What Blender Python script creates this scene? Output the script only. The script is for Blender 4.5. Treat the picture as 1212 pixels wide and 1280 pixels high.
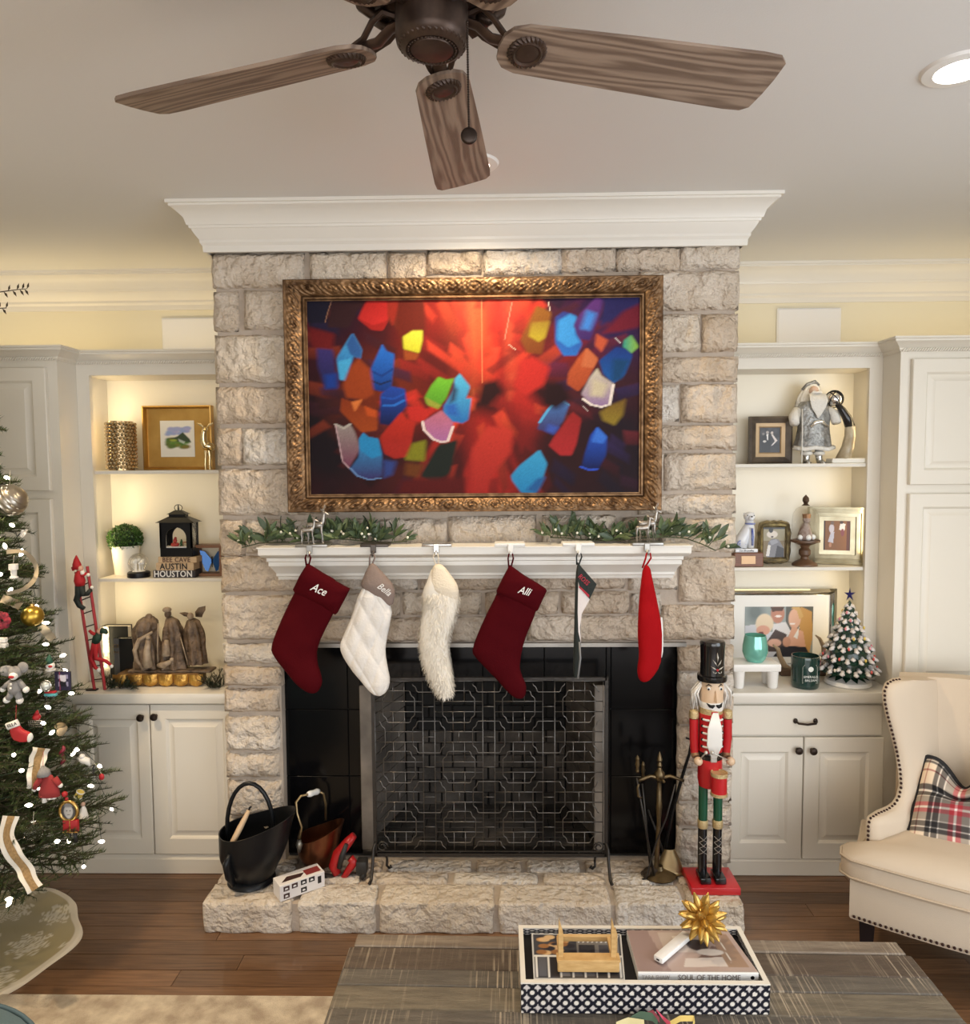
import bpy, bmesh, math, random
import numpy as np
from mathutils import Vector, Matrix, noise
random.seed(7)
for o in list(bpy.data.objects): bpy.data.objects.remove(o)
SC = bpy.context.scene
COL = SC.collection
# ------------------------------------------------------------------ camera
F = 920.0; W = 1212; H = 1280
PITCH, YAW, ROLL = math.radians(3.6), math.radians(1.1), math.radians(.42)
CAM = Vector((0.10, -3.0, 1.775))
_fw = Vector((-math.sin(YAW)*math.cos(PITCH), math.cos(YAW)*math.cos(PITCH), -math.sin(PITCH)))
_r = _fw.cross(Vector((0, 0, 1))).normalized(); _u = _r.cross(_fw)
CR = _r*math.cos(ROLL) - _u*math.sin(ROLL)
CU = _u*math.cos(ROLL) + _r*math.sin(ROLL)
cd = bpy.data.cameras.new('camera'); cam = bpy.data.objects.new('camera', cd); COL.objects.link(cam)
cd.sensor_fit = 'HORIZONTAL'; cd.sensor_width = 36; cd.lens = 36*F/W; cd.clip_start = .02; cd.clip_end = 100
M = Matrix((CR, CU, -_fw)).transposed().to_4x4(); M.translation = CAM
cam.matrix_world = M
SC.camera = cam
def ray(x, y): return _fw + CR*((x-W/2)/F) - CU*((y-H/2)/F)
def onY(x, y, Y):
    d = ray(x, y); return CAM + d*((Y-CAM.y)/d.y)
def onZ(x, y, Z):
    d = ray(x, y); return CAM + d*((Z-CAM.z)/d.z)
# ------------------------------------------------------------------ world, light, exposure
vs = SC.view_settings
vs.view_transform = 'Standard'; vs.look = 'None'; vs.gamma = 1; vs.use_curve_mapping = False
vs.exposure = 0.5
wd = bpy.data.worlds.new('world'); SC.world = wd; wd.use_nodes = True
wd.node_tree.nodes['Background'].inputs[0].default_value = (.75, .85, 1, 1)
wd.node_tree.nodes['Background'].inputs[1].default_value = 1.0
def area(name, loc, target, sx, sy, power, color, spread=math.pi):
    l = bpy.data.lights.new(name, 'AREA'); l.shape = 'RECTANGLE'; l.size = sx; l.size_y = sy
    l.energy = power; l.color = color; l.spread = spread
    o = bpy.data.objects.new(name, l); COL.objects.link(o); o.location = loc
    o.rotation_euler = (Vector(target)-Vector(loc)).to_track_quat('-Z', 'Y').to_euler(); return o
def spot(name, loc, target, power, color, angle=70, blend=.6, rad=.04):
    l = bpy.data.lights.new(name, 'SPOT'); l.energy = power; l.color = color
    l.spot_size = math.radians(angle); l.spot_blend = blend; l.shadow_soft_size = rad
    o = bpy.data.objects.new(name, l); COL.objects.link(o); o.location = loc
    o.rotation_euler = (Vector(target)-Vector(loc)).to_track_quat('-Z', 'Y').to_euler(); return o
def point(name, loc, power, color, rad=.03):
    l = bpy.data.lights.new(name, 'POINT'); l.energy = power; l.color = color; l.shadow_soft_size = rad
    o = bpy.data.objects.new(name, l); COL.objects.link(o); o.location = loc; return o
WARM = (1, .78, .50); WARM2 = (1, .76, .48); NICHE = (1, .76, .40); DAY = (.86, .93, 1)
# daylight through the window openings of the right-hand and rear walls
area('daylight_right_window', (2.72, -2.6, 1.45), (1.0, -.2, .7), 1.9, 1.9, 34, DAY)
area('daylight_rear_window', (0.4, -6.4, 1.3), (0.2, 0, 1.25), 4.4, 2.4, 72, (1, .96, .91))

# ------------------------------------------------------------------ materials
MATS = {}
def mat(name, color=(.8, .8, .8), rough=.5, metal=0, spec=None, noise_amt=0, noise_scale=8, color2=None, bump=0, bump_scale=40,
        emit=0, trans=0, vcol=None, stretch=None, coat=0, sheen=0, ior=None, bump_detail=4, alpha=1, vor=0, vor_scale=30, bdist=.01, wave=None):
    if name in MATS: return MATS[name]
    m = bpy.data.materials.new(name); m.use_nodes = True; MATS[name] = m
    nt = m.node_tree; N = nt.nodes; L = nt.links; b = N['Principled BSDF']
    def col(c): return (c[0], c[1], c[2], 1)
    b.inputs['Base Color'].default_value = col(color)
    b.inputs['Roughness'].default_value = rough; b.inputs['Metallic'].default_value = metal
    if spec is not None: b.inputs['Specular IOR Level'].default_value = spec
    if trans: b.inputs['Transmission Weight'].default_value = trans
    if ior: b.inputs['IOR'].default_value = ior
    if coat: b.inputs['Coat Weight'].default_value = coat; b.inputs['Coat Roughness'].default_value = .08
    if sheen: b.inputs['Sheen Weight'].default_value = sheen
    if emit: b.inputs['Emission Color'].default_value = col(color); b.inputs['Emission Strength'].default_value = emit
    if alpha < 1: b.inputs['Alpha'].default_value = alpha
    tc = N.new('ShaderNodeTexCoord'); vec = tc.outputs['Object']
    if stretch:
        mp = N.new('ShaderNodeMapping'); L.new(vec, mp.inputs[0]); mp.inputs['Scale'].default_value = stretch; vec = mp.outputs[0]
    src = None
    if vcol:
        a = N.new('ShaderNodeVertexColor'); a.layer_name = vcol; src = a.outputs[0]
        L.new(src, b.inputs['Base Color'])
    if noise_amt or color2:
        n = N.new('ShaderNodeTexNoise'); n.inputs['Scale'].default_value = noise_scale; n.inputs['Detail'].default_value = 6
        L.new(vec, n.inputs['Vector'])
        r = N.new('ShaderNodeValToRGB'); L.new(n.outputs[0], r.inputs[0])
        r.color_ramp.elements[0].position = .35; r.color_ramp.elements[1].position = .68
        c2 = color2 or tuple(max(0, c*(1-noise_amt)) for c in color)
        r.color_ramp.elements[0].color = col(c2); r.color_ramp.elements[1].color = col(color)
        L.new(r.outputs[0], b.inputs['Base Color'])
    h = None
    if bump:
        n = N.new('ShaderNodeTexNoise'); n.inputs['Scale'].default_value = bump_scale; n.inputs['Detail'].default_value = bump_detail
        L.new(vec, n.inputs['Vector']); h = n.outputs[0]
    if vor:
        v = N.new('ShaderNodeTexVoronoi'); v.inputs['Scale'].default_value = vor_scale; L.new(vec, v.inputs['Vector'])
        if h:
            mx = N.new('ShaderNodeMath'); mx.operation = 'ADD'; L.new(h, mx.inputs[0]); L.new(v.outputs['Distance'], mx.inputs[1]); h = mx.outputs[0]
        else: h = v.outputs['Distance']
    if wave:
        w = N.new('ShaderNodeTexWave'); w.inputs['Scale'].default_value = wave[0]; w.inputs['Distortion'].default_value = wave[1]
        w.inputs['Detail'].default_value = 3
        if len(wave) > 3: w.bands_direction = wave[3]
        L.new(vec, w.inputs['Vector'])
        r = N.new('ShaderNodeValToRGB'); L.new(w.outputs[0], r.inputs[0])
        r.color_ramp.elements[0].color = col(wave[2]); r.color_ramp.elements[1].color = col(color)
        L.new(r.outputs[0], b.inputs['Base Color'])
    if h:
        bp = N.new('ShaderNodeBump'); bp.inputs['Strength'].default_value = max(bump, vor); bp.inputs['Distance'].default_value = bdist
        L.new(h, bp.inputs['Height']); L.new(bp.outputs[0], b.inputs['Normal'])
    return m

# ------------------------------------------------------------------ mesh builder
class MB:
    def __init__(s): s.v = []; s.f = []; s.c = None
    def add(s, vs, fs):
        k = len(s.v); s.v += [tuple(p) for p in vs]; s.f += [tuple(i+k for i in f) for f in fs]; return s
    def box(s, x0, x1, y0, y1, z0, z1):
        return s.add([(x0,y0,z0),(x1,y0,z0),(x1,y1,z0),(x0,y1,z0),(x0,y0,z1),(x1,y0,z1),(x1,y1,z1),(x0,y1,z1)],
              [(0,3,2,1),(4,5,6,7),(0,1,5,4),(1,2,6,5),(2,3,7,6),(3,0,4,7)])
    def rbox(s, x0, x1, y0, y1, z0, z1, r=.005, n=2):
        bm = bmesh.new(); bmesh.ops.create_cube(bm, size=1)
        for v in bm.verts: v.co = Vector(((x0+x1)/2+v.co.x*(x1-x0), (y0+y1)/2+v.co.y*(y1-y0), (z0+z1)/2+v.co.z*(z1-z0)))
        bmesh.ops.bevel(bm, geom=bm.edges[:], offset=min(r, .49*min(x1-x0, y1-y0, z1-z0)), segments=n, profile=.5, affect='EDGES')
        return s.bm(bm)
    def bm(s, bm):
        bm.verts.index_update(); k = len(s.v)
        s.v += [tuple(v.co) for v in bm.verts]; s.f += [tuple(v.index+k for v in f.verts) for f in bm.faces]; bm.free(); return s
    def lathe(s, prof, c=(0,0,0), n=24, cap=True, mtx=None, sx=1, sy=1):
        """prof = [(r,z)..] around Z through c"""
        vs = []; fs = []
        for r, z in prof:
            for i in range(n):
                a = 2*math.pi*i/n; vs.append(Vector((r*math.cos(a)*sx, r*math.sin(a)*sy, z)))
        for j in range(len(prof)-1):
            for i in range(n):
                fs.append((j*n+i, j*n+(i+1)%n, (j+1)*n+(i+1)%n, (j+1)*n+i))
        if cap:
            if prof[0][0] > 1e-5: fs.append(tuple(range(n-1, -1, -1)))
            if prof[-1][0] > 1e-5: fs.append(tuple((len(prof)-1)*n+i for i in range(n)))
        if mtx is not None: vs = [mtx @ v for v in vs]
        c = Vector(c); return s.add([v+c for v in vs], fs)
    def tube(s, path, r, n=8, cap=True, closed=False, flat=1):
        P = [Vector(p) for p in path]; R = r if isinstance(r, (list, tuple)) else [r]*len(P)
        m = len(P); vs = []; fs = []; prev = None
        for i in range(m):
            if closed: t = P[(i+1)%m]-P[i-1]
            else: t = P[min(i+1, m-1)]-P[max(i-1, 0)]
            if t.length < 1e-9: t = Vector((0,0,1))
            t.normalize()
            if prev is None:
                a = Vector((0,0,1)) if abs(t.z) < .9 else Vector((1,0,0)); u = t.cross(a).normalized()
            else:
                u = prev - t*prev.dot(t)
                if u.length < 1e-6: u = t.orthogonal()
                u.normalize()
            prev = u; w = t.cross(u)
            for k in range(n):
                a = 2*math.pi*k/n; vs.append(P[i]+(u*math.cos(a)+w*math.sin(a)*flat)*R[i])
        seg = m if closed else m-1
        for i in range(seg):
            j = (i+1) % m
            for k in range(n): fs.append((i*n+k, i*n+(k+1)%n, j*n+(k+1)%n, j*n+k))
        if cap and not closed:
            fs.append(tuple(range(n-1, -1, -1))); fs.append(tuple((m-1)*n+k for k in range(n)))
        return s.add(vs, fs)
    def sphere(s, c, r, n=14, m=9, sc=(1,1,1), mtx=None):
        prof = [(math.sin(math.pi*i/m)*1.0, -math.cos(math.pi*i/m)) for i in range(m+1)]
        prof[0] = (1e-6, -1); prof[-1] = (1e-6, 1)
        MM = Matrix.Diagonal((r*sc[0], r*sc[1], r*sc[2]))
        if mtx is not None: MM = mtx.to_3x3() @ MM
        return s.lathe(prof, c, n, False, MM)
    def prism(s, poly, d0, d1, axis='Y'):
        """2-D polygon (u,w) extruded; axis Y: u=x,w=z ; X: u=y,w=z ; Z: u=x,w=y"""
        n = len(poly)
        f = {'Y': lambda u, w, d: (u, d, w), 'X': lambda u, w, d: (d, u, w), 'Z': lambda u, w, d: (u, w, d)}[axis]
        return s.add([f(u, w, d0) for u, w in poly]+[f(u, w, d1) for u, w in poly],
              [tuple(range(n)), tuple(range(2*n-1, n-1, -1))]+[(i, i+n, (i+1)%n+n, (i+1)%n) for i in range(n)])
    def grid(s, fn, nu, nv, wrapu=False):
        vs = [fn(i/nu, j/nv) for j in range(nv+1) for i in range(nu if wrapu else nu+1)]
        w = nu if wrapu else nu+1
        return s.add(vs, [(j*w+i, j*w+(i+1)%w, (j+1)*w+(i+1)%w, (j+1)*w+i) for j in range(nv) for i in range(nu)])
    def sweep(s, path, prof, closed=False, mp=None, cap=True):
        """sweep profile (out,h) along a 2-D path with mitred corners; out is to the right of travel; mp maps (a,b,h)->xyz"""
        mp = mp or (lambda a, b, h: (a, b, h)); P = [Vector((p[0], p[1])) for p in path]; m = len(P); k = len(prof); vs = []; fs = []
        for i in range(m):
            d0 = (P[i]-P[i-1]) if (i > 0 or closed) else (P[1]-P[0]); d1 = (P[(i+1)%m]-P[i]) if (i < m-1 or closed) else (P[-1]-P[-2])
            n0 = Vector((d0.y, -d0.x)).normalized(); n1 = Vector((d1.y, -d1.x)).normalized()
            b = (n0+n1); b = b/ max(1e-6, b.length); b = b/max(.2, b.dot(n0))
            for o, h in prof: q = P[i]+b*o; vs.append(mp(q.x, q.y, h))
        seg = m if closed else m-1
        for i in range(seg):
            j = (i+1) % m
            for t in range(k-1): fs.append((i*k+t, i*k+t+1, j*k+t+1, j*k+t))
            fs.append((i*k+k-1, i*k, j*k, j*k+k-1))
        if cap and not closed: fs.append(tuple(range(k-1, -1, -1))); fs.append(tuple((m-1)*k+t for t in range(k)))
        return s.add(vs, fs)
    def xf(s, M):
        s.v = [tuple(M @ Vector(p)) for p in s.v]; return s

def mesh_obj(name, mb, material, parent=None, smooth=35, world=True, colors=None):
    me = bpy.data.meshes.new(name)
    off = Vector(parent_org(parent)) if (parent is not None and world) else Vector((0,0,0))
    me.from_pydata([(p[0]-off.x, p[1]-off.y, p[2]-off.z) for p in mb.v], [], mb.f)
    bmx = bmesh.new(); bmx.from_mesh(me); bmesh.ops.recalc_face_normals(bmx, faces=bmx.faces[:]); bmx.to_mesh(me); bmx.free()
    if colors is not None:
        at = me.color_attributes.new('Col', 'FLOAT_COLOR', 'POINT')
        arr = np.ones((len(mb.v), 4), dtype=np.float32); arr[:, :3] = np.asarray(colors, dtype=np.float32).reshape(-1, 3)
        at.data.foreach_set('color', arr.ravel())
    if material is not None: me.materials.append(material)
    if smooth:
        me.polygons.foreach_set('use_smooth', [True]*len(me.polygons))
        if smooth < 180: me.set_sharp_from_angle(angle=math.radians(smooth))
    o = bpy.data.objects.new(name, me); COL.objects.link(o)
    if parent is not None: o.parent = parent
    return o
def parent_org(p):
    q = Vector((0,0,0))
    while p is not None: q = q + p.location; p = p.parent
    return q
def tag(o, label, cat, group=None):
    o['label'] = label; o['category'] = cat
    if group: o['group'] = group
    return o
def thing(name, label, cat, loc=(0,0,0), group=None, rot=(0,0,0)):
    o = bpy.data.objects.new(name, None); COL.objects.link(o); o.location = loc; o.rotation_euler = rot; o.empty_display_size = .05
    return tag(o, label, cat, group)
def struct(name, mb, m, parent=None, smooth=35, label=None):
    o = mesh_obj(name, mb, m, parent, smooth)
    if parent is None: o['kind'] = 'structure'
    if label: o['label'] = label
    return o
def loc_obj(name, mb, m, parent, smooth=35, colors=None): return mesh_obj(name, mb, m, parent, smooth, False, colors)

# ------------------------------------------------------------------ small painter for flat print (colour per vertex)
class Paint:
    def __init__(s, nu, nv, base):
        s.nu, s.nv = nu, nv; s.a = np.zeros((nv+1, nu+1, 3)); s.a[:] = base
        s.U, s.V = np.meshgrid(np.linspace(0, 1, nu+1), np.linspace(0, 1, nv+1))     # v up
    def blend(s, m, c): m = np.clip(m, 0, 1)[..., None]; s.a = s.a*(1-m)+np.asarray(c)*m
    def ell(s, u, v, ru, rv, c, soft=.15, ang=0):
        x = (s.U-u); y = (s.V-v)*s.asp; ca, sa = math.cos(ang), math.sin(ang)
        X = (x*ca+y*sa)/ru; Y = (-x*sa+y*ca)/(rv*s.asp); d = np.sqrt(X*X+Y*Y); s.blend((1-d)/soft+.5, c)
    asp = 1.0
    def rect(s, u0, u1, v0, v1, c): s.blend(((s.U >= u0) & (s.U <= u1) & (s.V >= v0) & (s.V <= v1)).astype(float), c)
    def poly(s, pts, c, c2=None, gdir=(0, 1), alpha=1, soft=None):
        n = len(pts); ins = np.zeros(s.U.shape, bool); j = n-1
        dist = np.full(s.U.shape, 9.0)
        for i in range(n):
            xi, yi = pts[i]; xj, yj = pts[j]
            cond = ((yi > s.V) != (yj > s.V)); den = (yj-yi) if abs(yj-yi) > 1e-9 else 1e-9
            ins ^= cond & (s.U < (xj-xi)*(s.V-yi)/den+xi)
            ex, ey = xj-xi, yj-yi; L2 = ex*ex+ey*ey+1e-12
            t = np.clip(((s.U-xi)*ex+(s.V-yi)*ey)/L2, 0, 1)
            dist = np.minimum(dist, np.hypot((s.U-xi-t*ex), (s.V-yi-t*ey)/max(s.asp, 1e-3)*s.asp)); j = i
        sd = np.where(ins, dist, -dist); m = np.clip(sd/(soft or .004)+.5, 0, 1)*alpha
        if c2 is None: s.blend(m, c)
        else:
            xs = [p[0] for p in pts]; ys = [p[1] for p in pts]
            g = (s.U-min(xs))/(max(xs)-min(xs)+1e-9)*gdir[0]+(s.V-min(ys))/(max(ys)-min(ys)+1e-9)*gdir[1]
            if gdir[0]+gdir[1] < 0: g = g+1
            g = np.clip(g, 0, 1)[..., None]; cc = np.asarray(c)*(1-g)+np.asarray(c2)*g
            s.a = s.a*(1-m[..., None])+cc*m[..., None]
    def line(s, p, q, w, c):
        ex, ey = q[0]-p[0], q[1]-p[1]; t = np.clip(((s.U-p[0])*ex+(s.V-p[1])*ey)/(ex*ex+ey*ey+1e-12), 0, 1)
        s.blend((w-np.hypot(s.U-p[0]-t*ex, (s.V-p[1]-t*ey)))/(w*.5), c)
    def to(s, name, mp, m, parent, smooth=0):
        g = MB().grid(mp, s.nu, s.nv); return mesh_obj(name, g, m, parent, smooth, True, s.a.reshape(-1, 3))
def srgb(r, g, b): return tuple(((c/255/12.92) if c/255 <= .04045 else ((c/255+.055)/1.055)**2.4) for c in (r, g, b))
def text_obj(name, body, size, m, parent, center, ax=(1,0,0), up=(0,0,1), extrude=.001, font_shear=0, xscale=1, bold=0, spacing=1):
    cu = bpy.data.curves.new(name, 'FONT'); cu.body = body; cu.size = size; cu.align_x = 'CENTER'; cu.align_y = 'CENTER'; cu.extrude = extrude
    cu.shear = font_shear; cu.offset = bold; cu.space_character = spacing; cu.resolution_u = 2
    o = bpy.data.objects.new(name, cu); COL.objects.link(o)
    dg = bpy.context.evaluated_depsgraph_get(); me = bpy.data.meshes.new_from_object(o.evaluated_get(dg))
    bpy.data.objects.remove(o); bpy.data.curves.remove(cu)
    A = Vector(ax).normalized(); U = Vector(up).normalized(); Nn = A.cross(U); c = Vector(center)-parent_org(parent)
    for v in me.vertices: v.co = c + A*v.co.x*xscale + U*v.co.y + Nn*v.co.z
    me.materials.clear(); me.materials.append(m); me.name = name
    q = bpy.data.objects.new(name, me); COL.objects.link(q); q.parent = parent; return q

M_CAB = mat('cabinet_paint', (.73, .685, .595), .38)
M_TRIM = mat('trim_paint', (.78, .75, .69), .35)
M_WALL = mat('wall_paint', (.80, .745, .58), .75, bump=.05, bump_scale=220)
M_CEIL = mat('ceiling_paint', (.77, .765, .755), .8, bump=.05, bump_scale=160)
M_DARK = mat('dark_bronze', (.045, .032, .026), .38, .8)
M_BLACK = mat('black_paint', (.007, .007, .008), .35, spec=.25)
M_IRON = mat('wrought_iron', (.055, .05, .046), .45, .85, bump=.2, bump_scale=90)
M_VC = mat('printed_colour', vcol='Col', rough=.35)
M_VCM = mat('painted_matte', vcol='Col', rough=.7)
# ================================================================== THE ROOM
ZC = 2.80; YW = .96; XL, XR, YREAR = -3.35, 2.78, -6.45
struct('ceiling', MB().box(XL-.2, XR+.2, YREAR-.2, YW+.2, ZC, ZC+.1), M_CEIL, smooth=0)
struct('wall_back', MB().box(XL-.2, XR+.2, YW, YW+.15, -.05, ZC), M_WALL, smooth=0)
struct('wall_left', MB().box(XL-.15, XL, YREAR, YW, -.05, ZC), M_WALL, smooth=0)
def holed_wall(name, a0, a1, z0, z1, holes, mp, m):
    mb = MB(); xs = sorted({a0, a1} | {h[0] for h in holes} | {h[1] for h in holes}); zs = sorted({z0, z1} | {h[2] for h in holes} | {h[3] for h in holes})
    for i in range(len(xs)-1):
        for j in range(len(zs)-1):
            cx, cz = (xs[i]+xs[i+1])/2, (zs[j]+zs[j+1])/2
            if any(h[0] < cx < h[1] and h[2] < cz < h[3] for h in holes): continue
            mb.box(*mp(xs[i], xs[i+1], zs[j], zs[j+1]))
    return struct(name, mb, m, smooth=0)
WR = (-3.6, -1.6, .45, 2.45); WB = (-1.9, 2.6, .06, 2.55)
holed_wall('wall_right', YREAR, YW, -.05, ZC, [WR], lambda a, b, c, d: (XR, XR+.15, a, b, c, d), M_WALL)
holed_wall('wall_rear', XL, XR, -.05, ZC, [WB], lambda a, b, c, d: (a, b, YREAR-.15, YREAR, c, d), M_WALL)
def window(n, mp, a0, a1, z0, z1, nm):
    mb = MB()
    for i in range(nm+1):
        t = a0+(a1-a0)*i/nm; mb.box(*mp(max(a0, t-.03), min(a1, t+.03), z0, z1))
    mb.box(*mp(a0, a1, z0, z0+.05)); mb.box(*mp(a0, a1, z1-.05, z1)); mb.box(*mp(a0, a1, (z0+z1)/2-.015, (z0+z1)/2+.015))
    struct(n, mb, M_TRIM, smooth=0)
window('window_1', lambda a, b, c, d: (XR+.04, XR+.09, a, b, c, d), *WR, 3)
window('window_2', lambda a, b, c, d: (a, b, YREAR-.09, YREAR-.04, c, d), *WB, 4)
# ---- floor boards
M_FLOOR = mat('oak_floor', (.20, .105, .052), .34, color2=(.115, .057, .027), noise_scale=5, stretch=(1.2, 22, 5), bump=.05, bump_scale=30, coat=.35)
FLOOR = struct('floor', MB().box(XL-.15, XR+.15, YREAR-.15, YW+.1, -.06, -.004), M_FLOOR, smooth=0)
def floor_mats():
    out = []
    for i in range(6):
        k = .78+.09*i
        m = M_FLOOR.copy(); m.name = 'oak_board'; nt = m.node_tree
        for n in nt.nodes:
            if n.type == 'VALTORGB':
                for e in n.color_ramp.elements: e.color = tuple(c*k for c in e.color[:3])+(1,)
            if n.type == 'MAPPING': n.inputs['Location'].default_value = (i*3.1, i*1.7, i)
        out.append(m)
    return out
FM = floor_mats(); y = -1.75; row = 0
rf = random.Random(3)
while y < .42:
    x = -2.75-rf.random()*1.2
    while x < 2.75:
        ln = rf.uniform(.7, 1.9)
        struct('floor_board', MB().box(x, x+ln-.0025, y, y+.0795, -.004, rf.uniform(0, .0008)), rf.choice(FM), FLOOR, smooth=0)
        x += ln
    y += .082; row += 1
# ---- chimney breast
CX0, CX1 = -1.035, 1.045
o_tl = onY(350, 805, 0); o_br = onY(849, 1076, 0)
OX0, OX1, OZ1 = o_tl.x, onY(850, 830, 0).x, onY(600, 804, 0).z
HZ = .12                       # hearth top
M_MORTAR = mat('mortar', (.50, .42, .345), .9, noise_amt=.18, noise_scale=9, bump=.4, bump_scale=70)
def stone_mats():
    cols = [(.76, .665, .56), (.80, .715, .615), (.73, .62, .505), (.80, .74, .665), (.70, .585, .465), (.78, .685, .57)]
    out = []
    for i, c in enumerate(cols):
        out.append(mat('limestone_%d' % i, c, .88, color2=tuple(q*f for q, f in zip(c, (.80, .76, .71))), noise_scale=7+i, bump=1, bump_scale=30, bump_detail=10, bdist=.05))
    return out
STM = stone_mats()
BREAST = struct('wall_chimney_breast', MB().box(CX0, OX0, 0, YW, 0, ZC).box(OX1, CX1, 0, YW, 0, ZC).box(OX0, OX1, 0, YW, OZ1, ZC)
      .box(OX0, OX1, .75, YW, 0, OZ1), M_MORTAR, smooth=0)
BREAST['label'] = 'cream split-face limestone chimney breast'
def stone_mesh(x0, x1, z0, z1, yf, yb, seed, amp=.021, cell=.017):
    """rough split-face block, front at yf towards -Y"""
    nx = max(4, int((x1-x0)/cell)); nz = max(3, int((z1-z0)/cell)); mb = MB(); V = {}; vs = []
    sd = Vector((seed*7.31, seed*3.17, seed*1.93))
    def nz_(x, z, s): return noise.noise(Vector((x*s, z*s, 0))+sd)
    def edge(x, z, k): return noise.noise(Vector((x*22, z*22, 5+k))+sd)*.006
    for j in range(nz+1):
        for i in range(nx+1):
            u, w = i/nx, j/nz; x = x0+(x1-x0)*u; z = z0+(z1-z0)*w
            b = min(1, min(u, 1-u)*(x1-x0)/.013, min(w, 1-w)*(z1-z0)/.013)
            dx = edge(x, z, 0)*(1 if (i in (0, nx)) else .3); dz = edge(x, z, 3)*(1 if (j in (0, nz)) else .3)
            r = abs(nz_(x, z, 9))*1.1+nz_(x, z, 24)*.5+nz_(x, z, 50)*.3
            yy = yf + (1-b)*.012 - amp*b*(.25+r)
            vs.append((x+dx, yy, z+dz))
    fs = [(j*(nx+1)+i, j*(nx+1)+i+1, (j+1)*(nx+1)+i+1, (j+1)*(nx+1)+i) for j in range(nz) for i in range(nx)]
    ring = [i for i in range(nx+1)]+[j*(nx+1)+nx for j in range(1, nz+1)]+[nz*(nx+1)+i for i in range(nx-1, -1, -1)]+[j*(nx+1) for j in range(nz-1, 0, -1)]
    k = len(vs); vs += [(vs[q][0], yb, vs[q][2]) for q in ring]; n = len(ring)
    fs += [(ring[a], k+a, k+(a+1)%n, ring[(a+1)%n]) for a in range(n)]
    return MB().add(vs, fs)
# pixel rectangles of the stones on the face
ST = [(264,378,317,358),(387,481,315,352),(485,531,315,352),(534,601,313,341),(605,701,311,341),(703,769,309,338),(771,850,309,336),(852,931,306,334),
 (266,295,365,413),(305,420,363,410),(267,420,419,477),(269,420,484,528),(271,301,536,581),(303,420,536,580),(274,420,587,643),(275,303,651,694),(307,398,651,690),
 (404,557,650,690),(562,670,646,688),(678,770,645,688),(778,822,647,688),
 (280,402,697,739),(408,520,700,737),(526,655,702,737),(662,780,700,736),(787,846,700,737),
 (281,372,746,799),(378,498,744,770),(504,600,742,768),(607,697,742,768),(703,785,741,767),(790,826,743,767),
 (376,470,774,802),(476,560,774,802),(566,654,773,802),(660,822,772,801),
 (800,927,339,386),(800,875,393,438),(879,925,393,438),(800,923,447,476),(800,848,482,527),(853,922,481,527),(800,922,533,561),(800,828,568,611),(832,920,567,612),
 (800,917,619,642),(826,917,649,690),(851,913,698,752),(828,913,758,799),
 (281,349,806,829),(281,350,835,857),(282,347,863,890),(283,348,897,938),(284,347,944,971),(285,350,978,1020),(285,349,1026,1052),(285,350,1057,1080),
 (851,912,808,838),(850,912,843,868),(850,911,873,905),(849,911,911,960),(849,911,966,1002),(849,910,1008,1033),(848,910,1039,1080)]
for i, (a, b, c, d) in enumerate(ST):
    m_ = ((a+b)/2, (c+d)/2); x0 = onY(a-1, m_[1], -.02).x; x1 = onY(b+1, m_[1], -.02).x; z1 = onY(m_[0], c-1, -.02).z; z0 = onY(m_[0], d+1, -.02).z
    if a < 290: x0 = -1.047
    if b > 908: x1 = 1.057
    z0 = max(z0, .03)
    struct('stone', stone_mesh(x0, x1, z0, z1, -.018-.006*random.random(), .02, i+1), STM[(i*5+i//3) % 6], BREAST, smooth=180)
# side faces of the breast (towards the shelves)
for sx in (-1, 1):
    z = .06; k = 0
    while z < 2.55:
        h = random.uniform(.09, .17); yy = .03
        while yy < .9:
            ln = random.uniform(.2, .42); y1 = min(yy+ln, .94)
            mb = stone_mesh(yy, y1, z, min(z+h, 2.58), 0, .03, 200+k, .005); xb = CX0 if sx < 0 else CX1
            mb.v = [((xb-.004+p[1]) if sx < 0 else (xb+.004-p[1]), p[0], p[2]) for p in mb.v]
            struct('stone', mb, STM[k % 6], BREAST, smooth=180); yy = y1+.02; k += 1
        z += h+.022
# steel lintel
struct('lintel', MB().box(OX0-.02, OX1+.02, -.02, .05, OZ1-.012, OZ1+.004), mat('lintel_steel', (.35, .33, .30), .4, .8), BREAST, smooth=0)
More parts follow.
